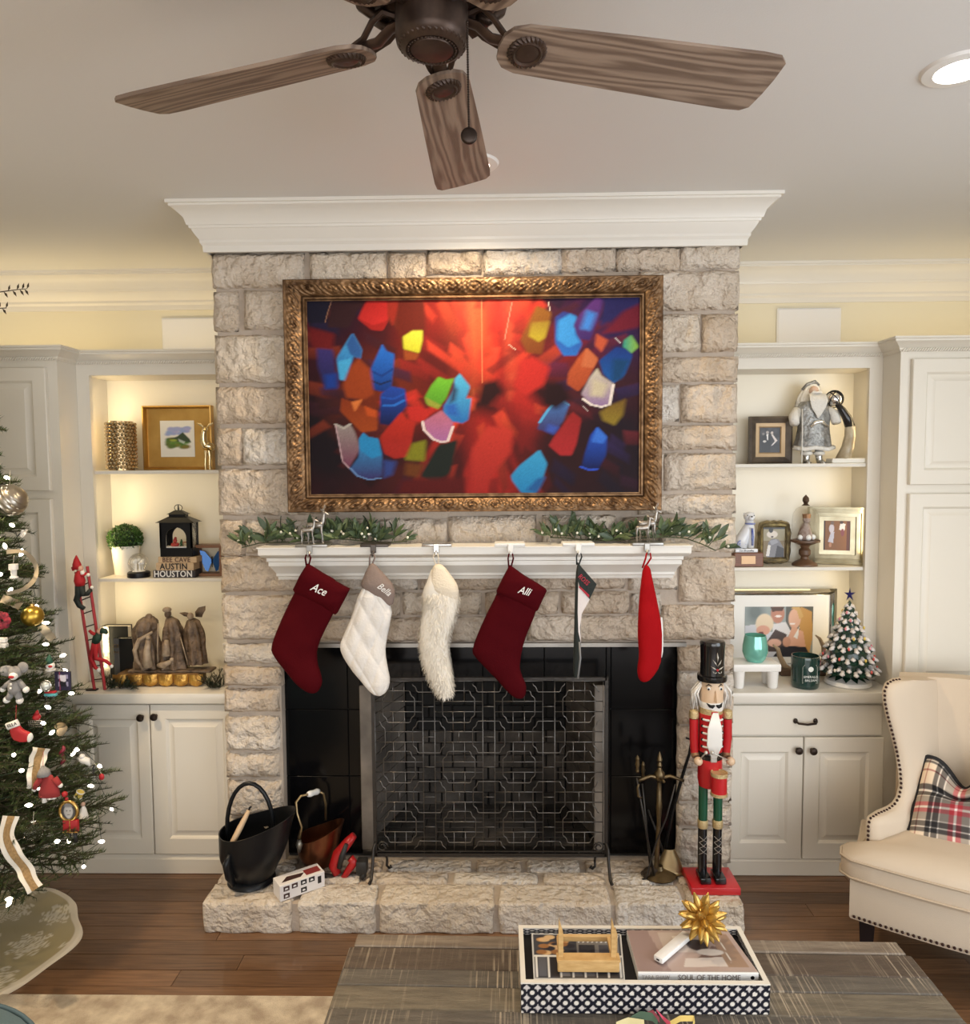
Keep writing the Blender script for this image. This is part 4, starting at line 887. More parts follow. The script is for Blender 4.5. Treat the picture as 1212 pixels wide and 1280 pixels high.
# ================================================================== FIRE SCREEN
def fire_screen():
    Y0 = -.10; k = (3.0+Y0)/F
    cx = onY(612, 960, Y0).x; zb = onY(612, 1068, Y0).z; zt = onY(612, 848.5, Y0).z; x0 = onY(467.5, 960, Y0).x; x1 = onY(757.5, 960, Y0).x
    sc = (x1-x0)/290.; t = thing('fire_screen', 'black wrought-iron lattice fire screen in front of the firebox', 'fire screen', (cx, Y0, HZ))
    fr = MB(); r = .0065
    fr.box(x0-r, x0+r, Y0-r, Y0+r, zb-r, zt+r); fr.box(x1-r, x1+r, Y0-r, Y0+r, zb-r, zt+r); fr.box(x0, x1, Y0-r, Y0+r, zt-r, zt+r); fr.box(x0, x1, Y0-r, Y0+r, zb-r, zb+r); fr.box(x0, x1, Y0-r*.7, Y0+r*.7, zb+.012, zb+.018)
    mesh_obj('frame', fr, M_IRON, t, 30)
    X = lambda px: x0+(px-467.5)*sc
    Z = lambda py: zt-(py-848.5)*(zt-zb)/(1068-848.5)
    M_WIRE = mat('iron_wire', (.16, .15, .14), .35, .9)
    rr = .0021
    def clip_seg(a, b):
        (ax, az), (bx, bz) = a, b
        if ax == bx:
            if not x0 < ax < x1: return None
            lo, hi = max(min(az, bz), zb), min(max(az, bz), zt); return ((ax, lo), (ax, hi)) if hi-lo > .002 else None
        lo, hi = max(min(ax, bx), x0), min(max(ax, bx), x1)
        if not zb < az < zt: return None
        return ((lo, az), (hi, az)) if hi-lo > .002 else None
    bars = MB()
    def seg(ax, ay, bx, by):
        c = clip_seg((X(ax), Z(ay)), (X(bx), Z(by)))
        if c: bars.tube([(c[0][0], Y0, c[0][1]), (c[1][0], Y0, c[1][1])], rr, 5)
    Ac = [499.4+74.7*i for i in range(4)]; Bc = [462+74.7*i for i in range(5)]; Ar = [882.7-75.2, 882.7, 957.9, 1033.1]; Br = [845, 920.3, 995.5, 1070.7]
    for c in Bc:
        for s_ in (-7.4, 7.4): seg(c+s_, 840, c+s_, 1075)
        for y in Ar+Br: seg(c-7.4, y, c+7.4, y)
    for c in Ac:
        for y in Ar+Br:
            for s_ in (-6.4, 6.4): seg(c-29.8, y+s_, c+29.8, y+s_)
        for y in Br: seg(c, y-6.4, c, y+6.4)
        for y in Ar:
            for s_ in (-7.1, 7.1): seg(c+s_, y+6.4, c+s_, y+31.2); seg(c+s_, y-31.2, c+s_, y-6.4)
    bo = mesh_obj('lattice_bars', bars, M_WIRE, t, 180); bo['label'] = 'straight lattice bars'
    oct_ = []
    q = [(12.6, -19.7), (14.4, -18.6), (15.2, -15.5), (16.4, -13.2), (18.8, -11.6), (20, -9.4)]
    loop_ = q+[(x, -y) for x, y in q[::-1]]+[(-x, -y) for x, y in q]+[(-x, y) for x, y in q[::-1]]
    for cs, rs in ((Ac, Ar), (Bc, Br)):
        for c in cs:
            for y in rs:
                pts = [(X(c+a), Z(y+b)) for a, b in loop_]; runs = []; cur = []
                for p in pts+pts[:1]:
                    if x0 <= p[0] <= x1 and zb <= p[1] <= zt: cur.append(p)
                    else:
                        if len(cur) > 1: runs.append(cur)
                        cur = []
                if len(cur) > 1: runs.append(cur)
                mb = MB()
                for r_ in runs: mb.tube([(p[0], Y0-.001, p[1]) for p in r_], rr*1.1, 5)
                if runs: mesh_obj('notched_ring', mb, M_WIRE, t, 180)
    for x, sx in ((x0, -1), (x1, 1)):
        ft = MB()
        ft.tube([(x-sx*.012, Y0, zb+.045), (x, Y0-.012, zb+.05), (x+sx*.006, Y0-.02, zb+.03), (x+sx*.004, Y0-.045, zb-.01), (x+sx*.006, Y0-.075, HZ+.012), (x+sx*.010, Y0-.09, HZ+.006), (x+sx*.012, Y0-.1, HZ+.012)], [.004, .005, .006, .006, .006, .007, .004], 8)
        mesh_obj('front_foot', ft, M_IRON, t, 180)
        ft = MB(); xx = x-sx*.04
        ft.tube([(xx, Y0, zb), (xx, Y0+.03, zb-.03), (xx, Y0-.02+.06, HZ+.03), (xx, Y0+.03, HZ+.012), (xx-sx*.012, Y0+.02, HZ+.007), (xx-sx*.022, Y0+.015, HZ+.014), (xx-sx*.016, Y0+.015, HZ+.022)], [.005]*5+[.004, .004], 8)
        mesh_obj('rear_foot', ft, M_IRON, t, 180)
        sp = [(x-sx*(.03+.022*math.cos(a)*(1-a/14)), Y0-.008, zb+.036+.022*math.sin(a)*(1-a/14)) for a in [i*.4 for i in range(24)]]
        mesh_obj('scroll', MB().tube(sp, .0035, 6), M_IRON, t, 180)
fire_screen()
# ================================================================== CEILING FAN
def fan():
    C = Vector((-.016, -1.62, 2.55)); R = .70
    t = thing('ceiling_fan', 'bronze ceiling fan with five weathered wood blades', 'ceiling fan', (C.x, C.y, ZC))
    M_BR = mat('oil_bronze', (.085, .054, .04), .42, .6, color2=(.045, .028, .021), noise_scale=30)
    w = mat('weathered_oak', (.33, .245, .185), .6, wave=(1.1, 16, (.165, .112, .082), 'Y'), stretch=(1.6, 15, 10), bump=.15, bump_scale=40)
    mesh_obj('canopy', MB().lathe([(.0, ZC-.001), (.10, ZC-.001), (.10, ZC-.012), (.075, ZC-.05), (.05, ZC-.06)], (C.x, C.y, 0), 32), M_BR, t, 40)
    mesh_obj('motor_housing', MB().lathe([(.05, 2.745), (.10, 2.74), (.135, 2.72), (.145, 2.69), (.145, 2.655), (.13, 2.63), (.115, 2.615), (.085, 2.608), (.075, 2.60)], (C.x, C.y, 0), 40), M_BR, t, 40)
    vent = MB()
    for i in range(15):
        a = i*2*math.pi/15; Mz = Matrix.Translation((C.x, C.y, 0)) @ Matrix.Rotation(a, 4, 'Z')
        p = MB().tube([(.088, 0, 2.606), (.108, 0, 2.60), (.136, 0, 2.622), (.148, 0, 2.65)], [.008, .010, .010, .006], 6); vent.add([Mz @ Vector(v) for v in p.v], p.f)
    mesh_obj('housing_ribs', vent, M_BR, t, 180)
    z0 = 2.525
    cup = mesh_obj('switch_housing', MB().lathe([(.058, 2.607), (.066, 2.602), (.066, z0+.022), (.064, z0+.012), (.056, z0+.004), (.048, z0), (.046, z0+.003), (.040, z0+.003), (.038, z0-.001), (.024, z0-.003), (.0, z0-.004)], (C.x, C.y, 0), 40), M_BR, t, 40)
    def rope(r, z, n, cr, Mx=None):
        mb = MB()
        for i in range(n):
            a0 = 2*math.pi*i/n; a1 = a0+2.2*math.pi/n
            p = [Vector(((r+.004)*math.cos(a0), (r+.004)*math.sin(a0), z+cr*1.3)), Vector((r*math.cos((a0+a1)/2), r*math.sin((a0+a1)/2), z)), Vector(((r-.006)*math.cos(a1), (r-.006)*math.sin(a1), z-cr*.3))]
            if Mx is not None: p = [Mx @ q for q in p]
            mb.tube(p, [cr*.5, cr, cr*.5], 5)
        return mb
    mesh_obj('rope_edge', rope(.057, z0+.008, 34, .0045, Matrix.Translation((C.x, C.y, 0))), M_BR, cup, 180)
    bd = MB()
    for i in range(36):
        a = 2*math.pi*i/36; bd.sphere((C.x+.043*math.cos(a), C.y+.043*math.sin(a), z0+.001), .0022, 6, 4)
    mesh_obj('bead_ring', bd, M_BR, cup, 180)
    # blade in local coords, along +X
    n = 14; out = []
    x0, x1 = .125, R
    top = [(x0, .0), (x0+.004, .028), (x0+.018, .046), (x0+.045, .056), (x0+.25, .066), (x1-.06, .076), (x1-.02, .074), (x1-.004, .062)]
    poly = top+[(x1, .02), (x1, -.02)]+[(x, -y) for x, y in top[::-1]][:-1]
    Rp = Matrix.Rotation(math.radians(-13), 4, 'X')     # counter-clockwise edge hangs low
    b0 = MB().prism(poly, -.0035, .0035, 'Z'); b0.xf(Rp)
    bme = mesh_only('blade', b0, w, 30)
    md = MB().lathe([(.0, -.010), (.016, -.012), (.022, -.009), (.026, -.012), (.031, -.009), (.036, -.006), (.037, -.003)], (0, 0, 0), 28, False)
    rp = rope(.033, -.008, 26, .0035); md.add(rp.v, rp.f); md.xf(Rp @ Matrix.Translation((x0+.055, 0, 0)))
    mme = mesh_only('medallion', md, M_BR, 60)
    br = MB().tube([(.06, 0, .035), (.085, 0, .03), (.11, 0, .012), (.16, 0, .008), (.21, 0, .006)], [.012, .013, .014, .016, .006], 8, flat=.45)
    for s_ in (-1, 1): br.tube([(.06, s_*.01, .04), (.085, s_*.03, .045), (.105, s_*.032, .03), (.13, s_*.02, .012), (.16, s_*.01, .008)], .006, 6)
    brm = mesh_only('blade_iron', br.xf(Matrix.Identity(4)), M_BR, 60)
    for k in range(5):
        a = math.radians(88+72*k); Mz = Matrix.Translation(C-t.location) @ Matrix.Rotation(a, 4, 'Z')
        bl = inst('blade', bme, t, Mz); inst('medallion', mme, bl, Matrix.Identity(4)); inst('blade_iron', brm, bl, Matrix.Identity(4))
    # pull chain
    ch = MB(); px = onY(584, 70, C.y-.05); pz = onY(586, 170, C.y-.05)
    tx, ty = px.x, C.y-.05; zt = z0+.02
    for i in range(44):
        z = zt+(pz.z+.012-zt)*i/43; ch.sphere((tx+(pz.x-px.x)*i/43, ty, z), .0023, 6, 4)
    pc = mesh_obj('pull_chain', ch, M_DARK, t, 180)
    mesh_obj('chain_fob', MB().lathe([(.0, -.004), (.011, -.004), (.0145, -.002), (.0145, .002), (.011, .004), (0, .004)], (pz.x, ty, pz.z), 20, False, Matrix.Rotation(math.pi/2, 3, 'X')), M_DARK, pc, 60)
fan()
# ================================================================== LEFT SHELVES
def xz(px, py, Y): p = onY(px, py, Y); return p.x, p.z
def xat(px, z, Y):
    """x where pixel column px meets depth Y at about height z"""
    return onY(px, 640-(z-1.6)*F/(Y+3), Y).x
M_GOLD = mat('bright_gold', (.62, .40, .13), .28, 1); M_GOLDP = mat('gold_leaf', (.60, .36, .10), .38, .75, color2=(.45, .25, .06), noise_scale=9)
M_GLASS = mat('clear_glass', (1, 1, 1), .02, trans=1, ior=1.35, alpha=.35); M_WHITE = mat('white_ceramic', (.82, .80, .76), .25)
def rect_frame(t, x0, x1, z0, z1, yb, wd, prof, m, name='frame'):
    """mitred frame; prof = [(inset fraction, height)] ; front towards -Y"""
    return mesh_obj(name, MB().sweep([(x0, z0), (x0, z1), (x1, z1), (x1, z0)], [(o*wd, h) for o, h in prof], True, lambda a, b, h: (a, yb-h, b)), m, t, 25)
def tilt(t, ang): t.rotation_euler = (ang, 0, 0)
zT, zM_, zB = zsL[1], zsL[0], ZCT
# beaded vase
x, _ = xz(151.5, 560, .335); r = .060; h = onY(151, 527, .335).z-zT
t = thing('beaded_vase', 'gold crystal-beaded cylinder vase on the shelf beside the landscape picture', 'vase', (x, .335, zT))
mesh_obj('cylinder', MB().lathe([(r-.006, zT+.001), (r-.006, zT+h), (r-.010, zT+h), (r-.010, zT+.01)], (x, .335, 0), 32), mat('smoked_gold', (.42, .30, .16), .2, .9), t)
bd = MB(); nb = 22; nr = 13
for j in range(nr):
    for i in range(nb):
        a = 2*math.pi*(i+.5*(j % 2))/nb; bd.sphere((x+r*math.cos(a), .335+r*math.sin(a), zT+.008+(h-.012)*(j+.5)/nr), .0082, 6, 4, (1, 1, 1.05))
b = mesh_obj('crystal_beads', bd, mat('champagne_bead', (.78, .64, .42), .08, .9), t, 0); b['kind'] = 'stuff'
# gold framed landscape
Yf = .395; x0, z1 = xz(181, 508, Yf); x1, _ = xz(267, 520, Yf); z0 = zT+.001
t = thing('framed_picture', 'small landscape watercolour in a wide gold frame', 'picture', ((x0+x1)/2, Yf, zT))
rect_frame(t, x0, x1, z0, z1, Yf, .05, [(0, 0), (0, .034), (.12, .036), (.22, .028), (.26, .012), (1.15, .010), (1.15, 0)], M_GOLDP)
px0, pz1 = xz(200, 526, Yf-.01); px1, pz0 = xz(244, 571, Yf-.01)
rect_frame(t, x0+.045, x1-.045, z0+.045, z1-.045, Yf-.004, .05, [(0, 0), (0, .006), (.9, .005), (.9, 0)], M_GOLDP, 'gold_mat')
pp = Paint(60, 60, srgb(226, 222, 210))
rg_ = random.Random(2)
for k in range(26): pp.ell(.2+.62*rg_.random(), .62+.18*rg_.random(), .09, .045, srgb(150+rg_.randint(-15, 15), 160, 200), .9)
for k in range(26): pp.ell(.2+.6*rg_.random(), .27+.22*rg_.random(), .1, .05, srgb(90+rg_.randint(-20, 40), 115+rg_.randint(-15, 20), 40), .9)
pp.poly([(.3,.5),(.5,.57),(.66,.68),(.85,.5),(.9,.4),(.5,.42)], srgb(52, 70, 44), None, (0, 1), 1, .03); pp.poly([(.52,.5),(.72,.42),(.68,.36),(.55,.42)], srgb(190, 200, 190), None, (0, 1), .8, .03); pp.ell(.38, .46, .1, .03, srgb(150, 165, 60), .8)
pp.to('watercolour', lambda u, v: (px0+(px1-px0)*u, Yf-.012, pz0+(pz1-pz0)*v), M_VCM, t)
# gold deer
def gold_deer():
    Y = .315; x, _ = xz(260, 560, Y); s = (onY(261, 527, Y).z-zT)
    t = thing('deer_figurine', 'polished gold standing deer figurine beside the landscape picture', 'figurine', (x, Y, zT)); p = MB()
    for lx, ly in ((-.07, .06), (.02, .06), (-.04, -.05), (.05, -.05)): p.tube([(lx, ly, 0), (lx-.01, ly, .12), (lx+.0, ly, .25), (lx*.7, ly*.9, .40)], [.028, .018, .022, .05], 8)
    p.tube([(.12, .0, .42), (.06, 0, .48), (-.04, 0, .50), (-.08, -.02, .60), (-.07, -.04, .74), (-.04, -.05, .84)], [.03, .085, .09, .075, .05, .045], 10)
    p.tube([(-.03, -.03, .85), (-.02, -.07, .86), (0, -.14, .80)], [.05, .055, .025], 8)
    for s_ in (-1, 1): p.tube([(-.03+s_*.03, -.04, .88), (-.03+s_*.10, -.04, .94), (-.03+s_*.17, -.05, .97)], [.015, .036, .004], 6)
    p.tube([(.12, 0, .45), (.16, .01, .52)], [.025, .008], 6)
    p.v = [(v[0]*s+x, v[1]*s+Y, v[2]*s+zT) for v in p.v]; mesh_obj('body', p, mat('polished_brass', (.80, .66, .38), .16, 1), t, 60)
gold_deer()
# boxwood ball in a pot
Y = .388; x, _ = xz(157.5, 700, Y); k = (Y+3)/F
t = thing('potted_boxwood', 'clipped boxwood ball in a white pot beside the snow globe', 'plant', (x, Y, zM_)); ph = 37*k
mesh_obj('pot', MB().lathe([(.0, zM_+.0005), (13.2*k, zM_+.0005), (16.5*k, zM_+ph-.006), (17.4*k, zM_+ph-.004), (17.4*k, zM_+ph), (15.5*k, zM_+ph), (15*k, zM_+ph-.012), (0, zM_+ph-.012)], (x, Y, 0), 28), mat('cream_pot', (.83, .79, .69), .5), t)
c0 = Vector((x, Y, zM_+ph+.030)); R_ = 19.5*k
mesh_obj('core', MB().sphere(c0, R_*.86, 16, 10, (1, 1, .88)), mat('boxwood_core', (.012, .03, .008), .9), t)
lv = MB(); rg_ = random.Random(9)
for i in range(1500):
    a = rg_.uniform(0, 2*math.pi); cz = rg_.uniform(-.72, 1); n = Vector((math.sqrt(1-cz*cz)*math.cos(a), math.sqrt(1-cz*cz)*math.sin(a), cz*.92)); p = c0+n*R_*rg_.uniform(.82, 1.02)
    d = (n+Vector((rg_.uniform(-.9, .9), rg_.uniform(-.9, .9), rg_.uniform(-.5, .9)))).normalized(); w = d.cross(n+Vector((.1, .2, .1))).normalized()*.0042; L = .011
    lv.add([p, p+d*L*.5+w, p+d*L, p+d*L*.5-w], [(0, 1, 2, 3)])
o = mesh_obj('foliage', lv, mat('boxwood_leaf', (.07, .15, .025), .4, color2=(.03, .085, .015), noise_scale=60), t, 0); o['kind'] = 'stuff'
# snow globe
Y = .308; x, _ = xz(173.5, 715, Y); k = (Y+3)/F
t = thing('snow_globe', 'small clear snow globe on a black base beside the boxwood', 'snow globe', (x, Y, zM_))
mesh_obj('base', MB().lathe([(0, zM_+.0005), (13.5*k, zM_+.0005), (13.8*k, zM_+.004), (13.5*k, zM_+.022), (12*k, zM_+.026), (0, zM_+.026)], (x, Y, 0), 28), M_BLACK, t)
mesh_obj('dome', MB().sphere((x, Y, zM_+.026+10.5*k), 12.6*k, 24, 16), M_GLASS, t)
sn = MB().lathe([(.0, zM_+.034), (.02, zM_+.032), (.028, zM_+.027)], (x, Y, 0), 16, False)
for i in range(7):
    a = i*.9; dx, dy = .017*math.cos(a), .013*math.sin(a); sn.tube([(x+dx, Y+dy, zM_+.03), (x+dx, Y+dy, zM_+.055+.006*(i % 3))], [.003, .002], 6); sn.sphere((x+dx, Y+dy, zM_+.064+.006*(i % 3)), .008, 7, 5)
mesh_obj('winter_trees', sn, mat('snow_white', (.85, .85, .82), .6), t)
# word blocks
M_WOODL = mat('pale_wood', (.62, .45, .27), .6, color2=(.50, .34, .19), noise_scale=6, stretch=(2, 8, 30)); M_INK = mat('black_ink', (.015, .013, .012), .6)
zb_ = zM_+.0005
for txt, a, b, hgt, m, mi, lb, ls in (('HOUSTON', 191, 244, 9.2, mat('charcoal_block', (.03, .026, .03), .6), mat('white_ink', (.80, .78, .74), .6), 'dark wooden word block reading HOUSTON at the bottom of a stack', .036),
        ('AUSTIN', 195, 242, 9.6, M_WOODL, M_INK, 'pale wooden word block reading AUSTIN in the middle of a stack', .034), ('BEE CAVE', 198, 246, 7.6, M_WOODL, mat('brown_ink', (.13, .07, .04), .6), 'pale wooden word block reading BEE CAVE on top of a stack', .026)):
    x0, x1 = onY(a, 715, .275).x, onY(b, 715, .275).x; hh = hgt*3.275/F
    t = thing('word_block', lb, 'word block', ((x0+x1)/2, .30, zb_))
    mesh_obj('block', MB().rbox(x0, x1, .275, .345, zb_, zb_+hh, .002, 1), m, t, 0)
    text_obj('lettering', txt, ls*1.12, mi, t, ((x0+x1)/2-.004, .2735, zb_+hh/2), (1, 0, 0), (0, 0, 1), .001, 0, {'HOUSTON': .86, 'AUSTIN': .92, 'BEE CAVE': .9}[txt], .0006, 1.05 if txt != 'BEE CAVE' else 1.15)
    zb_ += hh+.0004
# lantern
def lantern():
    Y = .31; x, _ = xz(224, 670, Y); k = (Y+3)/F; z0 = zb_; w = 20.5*k; d = .036
    t = thing('lantern', 'black metal lantern with a Santa sleigh scene on the word blocks', 'lantern', (x, Y, z0))
    mesh_obj('base', MB().rbox(x-w, x+w, Y-d, Y+d, z0, z0+11*k, .002, 1), M_BLACK, t, 0)
    zt = z0+43*k; zb = z0+11*k
    for sx in (-1, 1):
        for sy in (-1, 1): mesh_obj('post', MB().box(x+sx*w-.004*(1+sx), x+sx*w+.004*(1-sx), Y+sy*d-.004*(1+sy), Y+sy*d+.004*(1-sy), zb, zt), M_BLACK, t, 0)
    for sy, yy in ((-1, Y-d), (1, Y+d-.004)):
        r = 13*k; cz = zb+13*k; pts = [(x-w, zb), (x-r, zb)]+[(x-r*math.cos(a), cz+r*math.sin(a)) for a in [math.pi*i/14 for i in range(15)]]+[(x+r, zb), (x+w, zb), (x+w, zt), (x-w, zt)]
        mb = MB(); n = len(pts)-4; arch = pts[1:1+17]
        out = [(x-w, zb)]+[(x-w+(2*w)*min(1, max(0, (i-1)/14)), zt) for i in range(1, 16)]+[(x+w, zb)]
        vs = []; fs = []
        for (a, b), (c, e) in zip(arch, out):
            vs += [(a, yy, b), (c, yy, e), (a, yy+.004, b), (c, yy+.004, e)]
        for i in range(len(arch)-1):
            q = i*4; fs += [(q, q+4, q+5, q+1), (q+2, q+3, q+7, q+6), (q, q+2, q+6, q+4)]
        mesh_obj('arched_panel', mb.add(vs, fs), M_BLACK, t, 0)
    for sx in (-1, 1): mesh_obj('pane', MB().box(x+sx*(w-.003)-.0008, x+sx*(w-.003)+.0008, Y-d+.005, Y+d-.005, zb, zt), M_GLASS, t, 0)
    def hip(z, w0, d0, z2, w1, d1): return MB().add([(x-w0, Y-d0, z), (x+w0, Y-d0, z), (x+w0, Y+d0, z), (x-w0, Y+d0, z), (x-w1, Y-d1, z2), (x+w1, Y-d1, z2), (x+w1, Y+d1, z2), (x-w1, Y+d1, z2)], [(0,1,5,4),(1,2,6,5),(2,3,7,6),(3,0,4,7),(4,5,6,7),(3,2,1,0)])
    rf = mesh_obj('roof', hip(zt, w*1.2, d*1.25, zt+7*k, w*.55, d*.55), M_BLACK, t, 0)
    mesh_obj('cupola', MB().box(x-w*.5, x+w*.5, Y-d*.5, Y+d*.5, zt+6*k, zt+11*k), M_BLACK, t, 0); mesh_obj('cupola_roof', hip(zt+10*k, w*.62, d*.65, zt+15*k, w*.2, d*.2), M_BLACK, t, 0)
    mesh_obj('ring', MB().tube([(x+5*k*math.cos(a), Y, zt+18*k+4*k*math.sin(a)) for a in [2*math.pi*i/16 for i in range(16)]], .0016, 6, closed=True).tube([(x, Y, zt+14*k), (x, Y, zt+22*k)], [.005, .002], 6), M_BLACK, t)
    sl = MB().tube([(x-.036, Y, zb+.016), (x-.028, Y, zb+.010), (x-.012, Y, zb+.010), (x-.004, Y, zb+.018)], [.007, .012, .012, .005], 8).sphere((x-.02, Y, zb+.03), .010, 8, 6).sphere((x-.018, Y, zb+.042), .006, 8, 6)
    mesh_obj('sleigh_and_santa', sl, mat('toy_red', (.40, .04, .03), .5), t)
    mb = MB(); deer(mb, (x+.027, Y, zb), .042, 0, True); mesh_obj('reindeer', mb, mat('toy_brown', (.35, .2, .11), .6), t)
    mesh_obj('fir', MB().lathe([(.012, zb), (.004, zb+.014), (.009, zb+.014), (.002, zb+.036)], (x+.004, Y+.012, 0), 8), mat('toy_green', (.03, .09, .03), .7), t)
    mesh_obj('snow_bed', MB().rbox(x-w+.008, x+w-.008, Y-d+.006, Y+d-.006, zb, zb+.005, .002, 1), mat('snow_white', (.85, .85, .82), .6), t)
lantern()
# shadow box with a blue butterfly
Y = .36; x0 = onY(247, 705, Y).x; x1 = x0+.13; z0 = zM_+.0005; z1 = z0+39*3.36/F
t = thing('shadow_box', 'brown wooden shadow box holding a blue butterfly', 'shadow box', ((x0+x1)/2, Y, zM_))
rect_frame(t, x0, x1, z0, z1, Y+.03, .012, [(0, 0), (0, .075), (1, .075), (1, 0)], mat('walnut_frame', (.20, .09, .04), .45))
mesh_obj('backing', MB().box(x0+.008, x1-.008, Y+.024, Y+.030, z0+.008, z1-.008), mat('linen_card', (.72, .63, .46), .8), t, 0)
cx_, cz_ = x0+.072, (z0+z1)/2-.004
for s_ in (-1, 1):
    w = [(0, .0), (.008, .014), (.030, .044), (.050, .050), (.046, .02), (.040, -.01), (.030, -.042), (.018, -.05), (.008, -.02)]
    mb = MB().prism([(cx_+s_*a, cz_+b) for a, b in w], Y-.022, Y-.0205)
    mb.v = [(p[0], p[1]-abs(p[0]-cx_)*.3+.012, p[2]) for p in mb.v]
    mesh_obj('wing', mb, mat('morpho_blue', (.03, .12, .33), .3, .4), t, 0)
mesh_obj('butterfly_body', MB().tube([(cx_, Y-.010, cz_+.02), (cx_, Y-.012, cz_), (cx_, Y-.010, cz_-.03)], [.002, .0035, .0015], 6), M_BLACK, t)
# ladder with climbing Santa and elf
def ladder():
    b1 = onZ(118, 860, zB); b2 = onZ(131, 857, zB); Yb = .115
    b1 = Vector((onY(118, 859, Yb).x, Yb, zB+.001)); b2 = Vector((onY(131, 857, Yb+.01).x, Yb+.01, zB+.001)); t1 = onY(95, 715, .078); t2 = onY(109, 708, .09)
    t = thing('toy_ladder', 'red toy ladder leaning against the cabinet corner beside the books', 'ladder', b1.lerp(b2, .5))
    M_LR = mat('ladder_red', (.36, .012, .018), .45)
    for a, b in ((b1, t1), (b2, t2)): mesh_obj('rail', MB().tube([a, b], .0062, 6), M_LR, t, 30)
    for i in range(8):
        f = .09+.112*i; mesh_obj('rung', MB().tube([b1.lerp(t1, f), b2.lerp(t2, f)], .0028, 6), M_DARK, t)
    mesh_obj('foot_plate', MB().rbox(b1.x-.035, b1.x+.012, Yb-.010, Yb+.014, zB+.0005, zB+.007, .002, 1), M_DARK, t, 0)
    def P3(x, y, dy=0):
        px, py = 80+x/6.74, 680+y/6.74; f = (857-py)/(857-712); Yd = Yb+(.078-Yb)*f-.024+dy; return onY(px, py, Yd)
    R1 = mat('santa_suit', (.42, .01, .015), .7); SK = mat('doll_skin', (.62, .36, .26), .6); BK = mat('doll_black', (.012, .018, .015), .7); WH = mat('doll_white', (.80, .77, .72), .8); GR = mat('elf_green', (.008, .035, .02), .7)
    t = thing('climbing_santa', 'small Santa doll in a tall red hat climbing the top of the toy ladder', 'doll', P3(130, 520))
    mesh_obj('body', MB().tube([P3(138, 215), P3(128, 260), P3(132, 310), P3(135, 350)], [.010, .018, .023, .019], 10).tube([P3(125, 260), P3(160, 262, -.01), P3(190, 245)], [.009, .007, .006], 7), R1, t, 180)
    mesh_obj('trousers', MB().tube([P3(132, 350), P3(120, 430), P3(105, 470), P3(130, 520), P3(170, 545)], [.019, .014, .013, .011, .009], 8).tube([P3(140, 350), P3(160, 430), P3(195, 420), P3(225, 385)], [.017, .012, .010, .009], 8), BK, t, 180)
    mesh_obj('head', MB().sphere(P3(132, 205), .014, 12, 8), SK, t, 180); mesh_obj('beard', MB().tube([P3(150, 225, -.008), P3(158, 250, -.008), P3(160, 270, -.008)], [.008, .009, .003], 7).sphere(P3(205, 260), .008, 8, 6).sphere(P3(235, 365), .007, 8, 6), WH, t, 180)
    mesh_obj('hat', MB().tube([P3(112, 210), P3(108, 170), P3(104, 130), P3(104, 95)], [.019, .017, .010, .002], 10).tube([P3(75, 195), P3(78, 225)], [.007, .004], 6), R1, t, 180)
    t = thing('climbing_elf', 'small elf doll in green and red climbing the lower half of the toy ladder', 'doll', P3(270, 1060))
    mesh_obj('torso', MB().tube([P3(300, 755), P3(280, 790), P3(262, 830)], [.012, .019, .015], 10), GR, t, 180)
    mesh_obj('head', MB().sphere(P3(302, 735), .013, 12, 8), SK, t, 180); mesh_obj('cap', MB().tube([P3(315, 730), P3(345, 735), P3(365, 755)], [.014, .012, .006], 8), GR, t, 180)
    mesh_obj('limbs', MB().tube([P3(262, 825), P3(245, 890), P3(225, 960), P3(262, 1040), P3(285, 1055)], [.014, .012, .010, .008, .007], 8).tube([P3(268, 825), P3(262, 900), P3(268, 965), P3(350, 985), P3(395, 1020)], [.013, .012, .010, .008, .006], 8)
       .tube([P3(280, 770), P3(235, 750), P3(212, 728)], [.008, .007, .006], 7), R1, t, 180)
    mesh_obj('cuffs', MB().sphere(P3(400, 1030), .008, 8, 6).sphere(P3(290, 1060), .009, 8, 6), WH, t, 180)
ladder()
# books behind the greenery
def book(t, x0, x1, y0, y1, z0, z1, mc, mp, spine=None):
    mesh_obj('cover', MB().box(x0, x1, y0, y0+.004, z0, z1).box(x0, x1, y1-.004, y1, z0, z1).box(x0, x0+.004, y0, y1, z0, z1), mc, t, 0)
    mesh_obj('pages', MB().box(x0+.003, x1-.004, y0+.004, y1-.004, z0+.003, z1-.005), mp, t, 0)
M_PAGE = mat('book_pages', (.80, .76, .67), .8); M_BKC = mat('book_black', (.010, .012, .012), .35)
zt1 = onY(145, 781, .33).z
t = thing('book', 'large black book with a white patterned spine behind the toy ladder', 'book', (onY(145, 840, .33).x, .33, zB)); 
x0, x1 = onY(127, 800, .30).x, onY(164, 800, .33).x
book(t, x0, x1, .30, .345, zB+.001, zt1, M_BKC, M_PAGE)
mesh_obj('spine', MB().rbox(x0-.002, x0+.036, .2975, .2995, zB+.002, zt1-.002, .0004, 1), mat('white_spine', (.55, .53, .50), .8, color2=(.06, .06, .055), noise_scale=45), t, 0)
t = thing('book', 'smaller black book with gold lettering on a grey spine beside the nativity', 'book', (onY(158, 840, .27).x, .27, zB)); x0, x1 = onY(145, 815, .27).x, onY(171, 815, .27).x; zt2 = onY(150, 797, .27).z
book(t, x0, x1, .255, .288, zB+.001, zt2, M_BKC, M_PAGE)
mesh_obj('spine', MB().rbox(x0-.001, x0+.024, .2525, .2545, zB+.002, zt2-.001, .0004, 1), mat('grey_spine', (.10, .10, .095), .5), t, 0)
